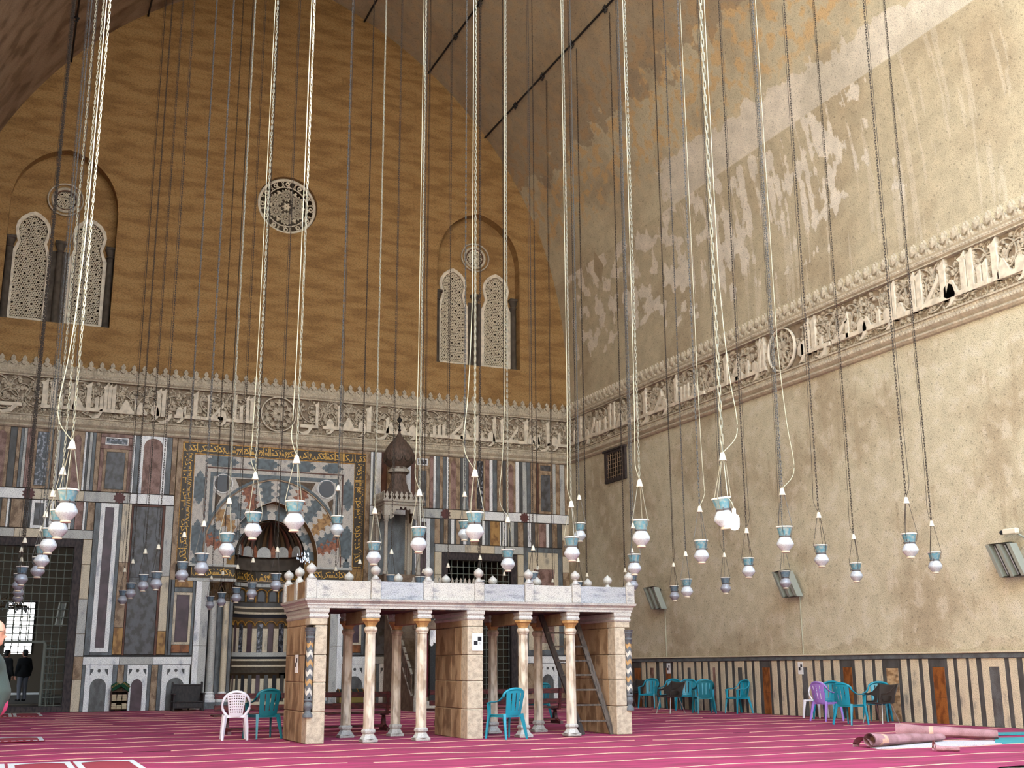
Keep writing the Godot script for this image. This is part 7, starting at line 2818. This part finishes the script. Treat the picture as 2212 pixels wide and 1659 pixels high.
func build_small_things() -> void:
	bench("long dark red bench seen from behind through the left half of the platform", 4.0, 7.72, -23.75)
	bench("dark red bench seen from behind through the right half of the platform", 8.75, 12.1, -24.7)
	# small bookcase with a green cloth
	var t := thing("bookcase", "low wooden bookcase with two shelves of books against the marble base", "bookcase", Vector3(3.60, 0, -38.43))
	var s := new_st()
	for x in [-0.25, 0.225]:
		rbox(s, Vector3(x, 0.0, -0.14), Vector3(x + 0.025, 0.60, 0.12), 0.004)
	obj("side_board", s, M.shelf_wood, t)
	for y in [0.05, 0.30, 0.58]:
		s = new_st()
		rbox(s, Vector3(-0.225, y, -0.14), Vector3(0.225, y + 0.02, 0.12), 0.004)
		obj("shelf", s, M.shelf_wood, t)
	s = new_st()
	box(s, Vector3(-0.225, 0.05, -0.15), Vector3(0.225, 0.6, -0.135))
	obj("back_board", s, M.old_wood, t)
	var bk := []
	for sh in [[0.07, 6], [0.32, 6]]:
		for col in [-0.15, 0.0, 0.15]:
			for i in (sh[1] if col != 0.0 or sh[0] > 0.2 else 4):
				var hgt := 0.028
				var b := thing("book", "closed book in the %s stack on the bookcase's %s shelf, %s from the bottom" % [{-0.15: "left", 0.0: "middle", 0.15: "right"}[col], "lower" if sh[0] < 0.2 else "upper", ["first", "second", "third", "fourth", "fifth", "sixth"][i]], "book", Vector3(3.60 + col + rng.randf_range(-0.008, 0.008), sh[0] + i * (hgt + 0.002), -38.43 + 0.02), rng.randf_range(-0.05, 0.05), "books stacked on the %s shelf" % ("lower" if sh[0] < 0.2 else "upper"))
				s = new_st()
				box(s, Vector3(-0.064, 0.004, -0.088), Vector3(0.064, hgt - 0.004, 0.090))
				obj("pages", s, M.book_page, b)
				s = new_st()
				box(s, Vector3(-0.067, 0.0, -0.093), Vector3(0.067, 0.004, 0.093))
				box(s, Vector3(-0.067, hgt - 0.004, -0.093), Vector3(0.067, hgt, 0.093))
				box(s, Vector3(-0.067, 0.0, -0.095), Vector3(0.067, hgt, -0.088))
				obj("cover", s, M.book_red if (i + int(col * 20)) % 3 else M.chest_gold, b)
	var g := thing("folded_cloth", "green cloths with yellow border heaped on top of the low bookcase", "cloth", Vector3(3.62, 0.60, -38.42))
	for k in [[-0.09, 0.55, 0.0], [0.10, -0.62, 0.03]]:
		s = new_st()
		var lo := -0.17
		for j in 6:
			var ya := 0.02 + 0.03 * j
			rbox(s, Vector3(lo + 0.012 * j, ya - 0.02, -0.10), Vector3(-lo - 0.02 * j, ya + 0.014, 0.11), 0.012)
		var o := obj("fold", s, M.cloth_green, g)
		o.position = Vector3(k[0], 0.07, k[2])
		o.rotation.z = k[1]
		s = new_st()
		for j in 5:
			rbox(s, Vector3(-0.12 + j * 0.05, 0.10, 0.105), Vector3(-0.085 + j * 0.05, 0.15, 0.118), 0.004)
		var o2 := obj("yellow_border", s, M.chest_gold, g)
		o2.position = o.position
		o2.rotation.z = k[1]
	# dark carved seat
	t = thing("wooden_settle", "dark carved wooden seat with a panelled back beside the niche columns", "seat", Vector3(5.55, 0, -37.72))
	s = new_st()
	rbox(s, Vector3(-0.42, 0.27, -0.33), Vector3(0.42, 0.78, -0.28), 0.01)
	rbox(s, Vector3(-0.44, 0.74, -0.34), Vector3(0.44, 0.79, -0.26), 0.01)
	obj("backrest", s, M.seat_wood, t)
	s = new_st()
	rbox(s, Vector3(-0.46, 0.25, -0.30), Vector3(0.46, 0.29, 0.22), 0.01)
	obj("seat", s, M.seat_wood, t)
	s = new_st()
	rbox(s, Vector3(-0.43, 0.08, 0.15), Vector3(0.43, 0.25, 0.19), 0.01)
	slab(s, -0.36, 0.11, 0.36, 0.22, 0.18, 0.20)
	obj("front_panel", s, M.seat_wood, t)
	for x in [-0.44, 0.44]:
		s = new_st()
		rbox(s, Vector3(x - 0.03, 0.0, -0.33), Vector3(x + 0.03, 0.83, -0.26), 0.01)
		rbox(s, Vector3(x - 0.03, 0.0, 0.14), Vector3(x + 0.03, 0.48, 0.21), 0.01)
		lathe(s, pv([0.03, 0.79, 0.04, 0.82, 0.03, 0.85, 0.0, 0.87]), 10, Vector3(x, 0, -0.30))
		obj("post", s, M.seat_wood, t)
		s = new_st()
		rbox(s, Vector3(x - 0.045, 0.48, -0.30), Vector3(x + 0.045, 0.53, 0.24), 0.01)
		for k in 4:
			lathe(s, pv([0.015, 0.29, 0.022, 0.36, 0.014, 0.42, 0.02, 0.48]), 8, Vector3(x, 0, -0.18 + k * 0.09))
		obj("arm", s, M.seat_wood, t)
	# gilt chest on a low stand
	var st := thing("low_stand", "low wooden stand under the gilt chest, seen through the platform columns", "stand", Vector3(10.65, 0, -37.75))
	s = new_st()
	rbox(s, Vector3(-0.48, 0.12, -0.25), Vector3(0.48, 0.16, 0.25), 0.008)
	for x in [-0.42, 0.42]:
		for z in [-0.2, 0.2]:
			rbox(s, Vector3(x - 0.03, 0.0, z - 0.03), Vector3(x + 0.03, 0.12, z + 0.03), 0.005)
	obj("table_top", s, M.seat_wood, st)
	t = thing("gilt_chest", "gilt chest with a rounded green and gold lid, seen through the platform columns", "chest", Vector3(10.65, 0.16, -37.75))
	s = new_st()
	rbox(s, Vector3(-0.40, 0.0, -0.2), Vector3(0.40, 0.26, 0.2), 0.012)
	obj("box", s, M.chest_gold, t)
	s = new_st()
	var lid := pv([-0.21, 0.26])
	for i in 9:
		lid.append(Vector2(-0.21 * cos(PI * i / 8.0), 0.27 + 0.16 * sin(PI * i / 8.0)))
	lid.append(Vector2(0.21, 0.26))
	prism(s, lid, -0.41, 0.41, 0.0, true)
	var o3 := obj("lid", s, M.chest_green, t)
	o3.rotation.y = PI / 2
	s = new_st()
	for x in [-0.40, -0.22, 0.0, 0.22, 0.40]:
		var hoop := []
		for i in 9:
			hoop.append(Vector3(x, 0.27 + 0.165 * sin(PI * i / 8.0), 0.215 * cos(PI * i / 8.0)))
		tube(s, hoop, 0.014, 5)
	obj("gold_bands", s, M.gold, t)
	# rugs at the left
	rug("white-patterned prayer rug farthest back, before the iron gate", -1.7, 1.38, -37.7, -35.0)
	rug("white-patterned prayer rug in the middle at the left edge", -1.9, 0.97, -24.45, -23.15)
	rug("white-bordered red prayer rug nearest the camera at the left", -2.2, 1.92, -17.7, -15.4)
	# rolled carpets and the runners under them at the right
	var under := flat_sheet("underlay_sheet", "pale underside of carpet spread below the two rolls", "carpet", pv([12.5, -14.85, 13.4, -14.72, 14.6, -14.80, 15.2, -14.92, 15.5, -15.5, 14.6, -15.9, 13.4, -15.5, 12.6, -15.12]), M.underlay, 0.014)
	flat_sheet("runner", "teal carpet strip farther from the camera, right of the rolls", "carpet", pv([15.9, -16.9, 18.9, -16.3, 18.9, -16.75, 16.6, -17.35]), M.runner_teal, 0.020)
	flat_sheet("runner", "teal carpet strip nearer the camera, right of the rolls", "carpet", pv([15.0, -14.95, 15.6, -14.6, 18.9, -14.1, 18.9, -15.4, 16.0, -15.95]), M.runner_teal, 0.018)
	roll("rolled_carpet", "pink rolled carpet with an open end and a loose flap, lying nearest", Vector3(12.52, 0.016, -15.02), Vector3(14.6, 0.016, -15.72), 0.105, 0.075, M.carpet_back, 0.10)
	roll("rolled_carpet", "pink-brown rolled carpet lying behind the other roll", Vector3(14.55, 0.016, -16.75), Vector3(15.75, 0.016, -15.62), 0.125, 0.095, M.carpet_back, 0.32)
	roll("carpet_scrap", "small curled carpet end lying before the two rolls", Vector3(12.86, 0.010, -13.98), Vector3(13.14, 0.010, -13.80), 0.045, 0.04, M.carpet_back, 2.0)
	# paper targets
	target("white paper target with black squares and the number 8, on the middle pier", Vector3(8.035, 1.54, -20.115), 0.0, "8")
	target("white paper target seen edge-on on the left face of the left pier", Vector3(4.925, 1.17, -20.95), -PI / 2)
	target("white paper target on the striped wall behind the far chairs", Vector3(XR - 0.025, 1.03, -31.83), -PI / 2)
	target("white paper target on the striped wall above the lilac armchair", Vector3(XR - 0.025, 1.03, -25.28), -PI / 2, "4")
	target("white paper target on the left side of the pulpit stair", Vector3(11.385, 1.55, -34.9), -PI / 2)
	# crystal wall lamp right of the niche
	t = thing("crystal_lamp", "small crystal chandelier glinting inside the right edge of the niche", "chandelier", Vector3(CX + 0.95, 4.75, ZB + 0.35))
	s = new_st(true)
	tube(s, [Vector3(0, 0.0, 0), Vector3(0, 0.5, 0), Vector3(0.0, 0.62, -0.28)], 0.012, 5)
	for i in 5:
		var a := TAU * i / 5
		tube(s, [Vector3(0, 0.05, 0), Vector3(cos(a) * 0.12, -0.02, sin(a) * 0.12), Vector3(cos(a) * 0.2, 0.08, sin(a) * 0.2)], 0.01, 5)
	obj("frame", s, M.chain_grey, t)
	var drops := []
	for i in 40:
		var a := TAU * rng.randf()
		var q := rng.randf_range(0.06, 0.22)
		drops.append(Transform3D(Basis(), Vector3(cos(a) * q, rng.randf_range(-0.14, 0.2), sin(a) * q)))
	s = new_st()
	lathe(s, pv([0.0, -0.05, 0.022, -0.02, 0.010, 0.04, 0.0, 0.05]), 6, Vector3.ZERO, 0, 0.0, false)
	many("crystal_drops", done(s), M.glass_bits, drops, t)


# ------------------------------------------------------------------ people
func blob(bones: Array, cell: float, k := 0.03) -> ArrayMesh:
	# joined tapered capsules [a, b, ra, rb] meshed as surface nets
	var lo := Vector3(9, 9, 9)
	var hi := -lo
	for b in bones:
		var r := maxf(b[2], b[3]) + k
		for p in [b[0], b[1]]:
			lo = lo.min(p - Vector3(r, r, r))
			hi = hi.max(p + Vector3(r, r, r))
	lo -= Vector3.ONE * cell * 2
	var n := Vector3i(((hi - lo) / cell).ceil()) + Vector3i.ONE * 3
	var f := PackedFloat32Array()
	f.resize(n.x * n.y * n.z)
	f.fill(1.0)
	for b in bones:
		var pa: Vector3 = b[0]
		var ba: Vector3 = b[1] - pa
		var ra: float = b[2]
		var rb: float = b[3]
		var l2 := maxf(ba.length_squared(), 0.000001)
		var reach := maxf(ra, rb) + k * 1.5 + cell * 2
		var q0 := Vector3i(((pa.min(b[1]) - Vector3.ONE * reach - lo) / cell).floor()).max(Vector3i.ZERO)
		var q1 := Vector3i(((pa.max(b[1]) + Vector3.ONE * reach - lo) / cell).ceil()).min(n - Vector3i.ONE)
		for z in range(q0.z, q1.z + 1):
			for y in range(q0.y, q1.y + 1):
				for x in range(q0.x, q1.x + 1):
					var p := lo + Vector3(x, y, z) * cell - pa
					var t := clampf(p.dot(ba) / l2, 0.0, 1.0)
					var d := (p - ba * t).length() - lerpf(ra, rb, t)
					var i := (z * n.y + y) * n.x + x
					var e := f[i]
					var h := maxf(k - absf(d - e), 0.0) / k
					f[i] = minf(d, e) - h * h * k * 0.25
	var s := SurfaceTool.new()
	s.begin(Mesh.PRIMITIVE_TRIANGLES)
	s.set_smooth_group(0)
	var at := {}
	var sx := 1
	var sy := n.x
	var sz := n.x * n.y
	for z in n.z - 1:
		for y in n.y - 1:
			var base := z * sz + y * sy
			for x in n.x - 1:
				var i := base + x
				var neg := 0
				if f[i] < 0.0: neg += 1
				if f[i + sx] < 0.0: neg += 1
				if f[i + sy] < 0.0: neg += 1
				if f[i + sx + sy] < 0.0: neg += 1
				if f[i + sz] < 0.0: neg += 1
				if f[i + sz + sx] < 0.0: neg += 1
				if f[i + sz + sy] < 0.0: neg += 1
				if f[i + sz + sx + sy] < 0.0: neg += 1
				if neg == 0 or neg == 8:
					continue
				var sum := Vector3.ZERO
				var m := 0
				for e in [[0, 1], [2, 3], [4, 5], [6, 7], [0, 2], [1, 3], [4, 6], [5, 7], [0, 4], [1, 5], [2, 6], [3, 7]]:
					var a: int = e[0]
					var b2: int = e[1]
					var ca := Vector3(a & 1, (a >> 1) & 1, a >> 2)
					var cb := Vector3(b2 & 1, (b2 >> 1) & 1, b2 >> 2)
					var va := f[i + int(ca.x) * sx + int(ca.y) * sy + int(ca.z) * sz]
					var vb := f[i + int(cb.x) * sx + int(cb.y) * sy + int(cb.z) * sz]
					if (va < 0.0) != (vb < 0.0):
						sum += ca.lerp(cb, va / (va - vb))
						m += 1
				at[i] = lo + (Vector3(x, y, z) + sum / m) * cell
	for i in at:
		var z: int = i / sz
		var y: int = (i % sz) / sy
		var x: int = i % sy
		for e in [[sx, sy, sz, Vector3.RIGHT, y, z], [sy, sz, sx, Vector3.UP, z, x], [sz, sx, sy, Vector3.BACK, x, y]]:
			if e[4] == 0 or e[5] == 0:
				continue
			var va := f[i]
			var vb := f[i + e[0]]
			if (va < 0.0) == (vb < 0.0):
				continue
			if at.has(i - e[1]) and at.has(i - e[2]) and at.has(i - e[1] - e[2]):
				quad(s, at[i], at[i - e[1]], at[i - e[1] - e[2]], at[i - e[2]], e[3] if va < 0.0 else -e[3])
	s.generate_normals()
	s.index()
	return s.commit()


func hand_bones(wrist: Vector3, sg: float) -> Array:
	# relaxed hand hanging down: palm, four curled fingers, thumb at the side
	var r := []
	var p := wrist + Vector3(0.01, -0.085, 0)
	for k in 4:
		var o := Vector3(-0.03 + k * 0.02, 0, 0)
		r.append([wrist, p + o, 0.022, 0.014])
		var l: float = [0.062, 0.074, 0.078, 0.068][k]
		var a := p + o + Vector3(0.004, -l * 0.5, -sg * 0.006)
		var b := a + Vector3(0.004, -l * 0.32, -sg * 0.016)
		r.append([p + o, a, 0.0095, 0.0085])
		r.append([a, b, 0.0085, 0.008])
		r.append([b, b + Vector3(0.0, -l * 0.2, -sg * 0.018), 0.008, 0.007])
	r.append([wrist + Vector3(0.015, -0.025, 0), wrist + Vector3(0.055, -0.06, -sg * 0.012), 0.014, 0.011])
	r.append([wrist + Vector3(0.055, -0.06, -sg * 0.012), wrist + Vector3(0.062, -0.10, -sg * 0.018), 0.010, 0.008])
	return r


func person(label: String, at: Vector3, turn: float, coat: Material, legs: Material, hairm: Material, belly: float, cell: float, bald: bool) -> Node3D:
	var t := thing("person", label, "person", at, turn)
	# x is forward
	var head := [[Vector3(-0.025, 1.615, 0), Vector3(0.02, 1.615, 0), 0.088, 0.085], [Vector3(0.03, 1.58, 0), Vector3(0.038, 1.515, 0), 0.068, 0.052], [Vector3(0.085, 1.575, 0), Vector3(0.112, 1.548, 0), 0.012, 0.015], [Vector3(0.062, 1.497, 0), Vector3(0.070, 1.490, 0), 0.026, 0.024], [Vector3(0.085, 1.517, -0.012), Vector3(0.085, 1.517, 0.012), 0.011, 0.011], [Vector3(0.075, 1.600, -0.045), Vector3(0.088, 1.602, 0), 0.014, 0.014], [Vector3(0.075, 1.600, 0.045), Vector3(0.088, 1.602, 0), 0.014, 0.014]]
	for sg in [-1, 1]:
		head.append([Vector3(-0.005, 1.585, sg * 0.082), Vector3(-0.01, 1.55, sg * 0.084), 0.018, 0.012])
		head.append([Vector3(0.04, 1.56, sg * 0.045), Vector3(0.05, 1.52, sg * 0.035), 0.03, 0.025])
	var body := [[Vector3(-0.02, 1.52, 0), Vector3(-0.03, 1.38, 0), 0.058, 0.065]]
	body.append([Vector3(-0.02, 1.30, -0.09), Vector3(-0.02, 1.30, 0.09), 0.115, 0.115])
	body.append([Vector3(0.0, 1.24, 0), Vector3(0.02, 1.05, 0), 0.13, 0.125 + belly])
	body.append([Vector3(0.0, 0.95, -0.07), Vector3(0.0, 0.95, 0.07), 0.12, 0.12])
	var limbs := []
	for sg in [-1, 1]:
		limbs.append([Vector3(0, 0.92, sg * 0.09), Vector3(0.02, 0.50, sg * 0.10), 0.088, 0.056])
		limbs.append([Vector3(0.02, 0.50, sg * 0.10), Vector3(-0.01, 0.09, sg * 0.10), 0.055, 0.038])
		limbs.append([Vector3(-0.02, 0.045, sg * 0.10), Vector3(0.13, 0.035, sg * 0.11), 0.038, 0.032])
		body.append([Vector3(-0.02, 1.36, sg * 0.17), Vector3(-0.04, 1.10, sg * 0.235), 0.056, 0.042])
		body.append([Vector3(-0.04, 1.10, sg * 0.235), Vector3(0.05, 0.87, sg * 0.245), 0.041, 0.029])
	var hands := []
	for sg in [-1, 1]:
		hands.append(hand_bones(Vector3(0.055, 0.855, sg * 0.245), sg))
	var st := SurfaceTool.new()
	st.begin(Mesh.PRIMITIVE_TRIANGLES)
	for m in [blob(head + [body[0]], cell * 0.5, 0.025), blob(body + limbs, cell, 0.05), blob(hands[0], 0.0045, 0.008), blob(hands[1], 0.0045, 0.008)]:
		st.append_from(m, 0, Transform3D())
	put("body", st.commit(), M.skin, t)
	# clothes follow the body a little outside it
	var wear := []
	for b in body.slice(1):
		wear.append([b[0], b[1], b[2] + 0.018, b[3] + 0.018])
	wear.append([Vector3(0.0, 0.90, -0.08), Vector3(0.0, 0.90, 0.08), 0.14, 0.14])
	wear.append([Vector3(-0.03, 1.40, 0), Vector3(-0.03, 1.42, 0), 0.078, 0.075])
	put("jacket", blob(wear, cell, 0.05), coat, t)
	wear = []
	for b in limbs:
		if b[0].y > 0.2:
			wear.append([b[0], b[1], b[2] + 0.016, b[3] + 0.018])
	put("trousers", blob(wear, cell, 0.03), legs, t)
	wear = []
	for b in limbs:
		if b[0].y < 0.2:
			wear.append([b[0], b[1], b[2] + 0.01, b[3] + 0.01])
	put("shoes", blob(wear, cell, 0.01), M.cloth_black, t)
	if bald:
		wear = [[Vector3(-0.05, 1.58, -0.055), Vector3(-0.05, 1.58, 0.055), 0.06, 0.06], [Vector3(-0.07, 1.56, 0), Vector3(-0.07, 1.60, 0), 0.06, 0.055]]
	else:
		wear = [[Vector3(-0.035, 1.64, 0), Vector3(0.02, 1.65, 0), 0.092, 0.08], [Vector3(-0.055, 1.58, 0), Vector3(-0.05, 1.55, 0), 0.085, 0.07]]
	put("hair", blob(wear, cell * 0.6, 0.02), hairm, t)
	return t


func build_people() -> void:
	var p := person("bald person with glasses in grey-green jacket over pink shirt at the left edge", Vector3(-0.035, -0.0, -12.0), 0.0, M.jacket_grey, M.jeans, M.lamp_grey, 0.045, 0.014, true)
	put("shirt", blob([[Vector3(0.06, 1.10, 0), Vector3(0.075, 0.94, 0), 0.125, 0.118]], 0.014, 0.03), M.shirt_pink, p)
	var s := new_st()
	for sg in [-1, 1]:
		tube(s, [Vector3(-0.01, 1.60, sg * 0.092), Vector3(0.095, 1.592, sg * 0.068)], 0.003, 4)
		var ring := []
		for i in 14:
			ring.append(Vector3(0.102, 1.585 + 0.020 * sin(TAU * i / 14), sg * 0.036 + 0.026 * cos(TAU * i / 14)))
		tube(s, ring, 0.0022, 4, 0.0022, 1.0, true, Vector3.RIGHT)
	tube(s, [Vector3(0.104, 1.588, -0.012), Vector3(0.108, 1.592, 0), Vector3(0.104, 1.588, 0.012)], 0.002, 4)
	obj("glasses", s, M.iron, p)
	person("dark silhouette in pale grey trousers standing inside the chamber behind the gate", Vector3(0.97, 0.2, -44.4), 2.0, M.cloth_black, M.trousers_grey, M.hair_dark, 0.04, 0.02, false)
	person("dark silhouette with bent arm at the left inside the chamber behind the gate", Vector3(0.42, 0.2, -45.2), 0.9, M.cloth_black, M.cloth_black, M.hair_dark, 0.02, 0.02, false)
	var t := thing("chamber_bench", "low white bench across the chamber floor behind the gate", "bench", Vector3(1.0, 0.2, -46.8))
	s = new_st()
	rbox(s, Vector3(-0.65, 0.16, -0.2), Vector3(0.75, 0.24, 0.2), 0.02)
	obj("top", s, M.paper, t)
	s = new_st()
	for x in [-0.55, 0.65]:
		rbox(s, Vector3(x - 0.04, 0.0, -0.16), Vector3(x + 0.04, 0.16, 0.16), 0.01)
	obj("leg", s, M.seat_wood, t)
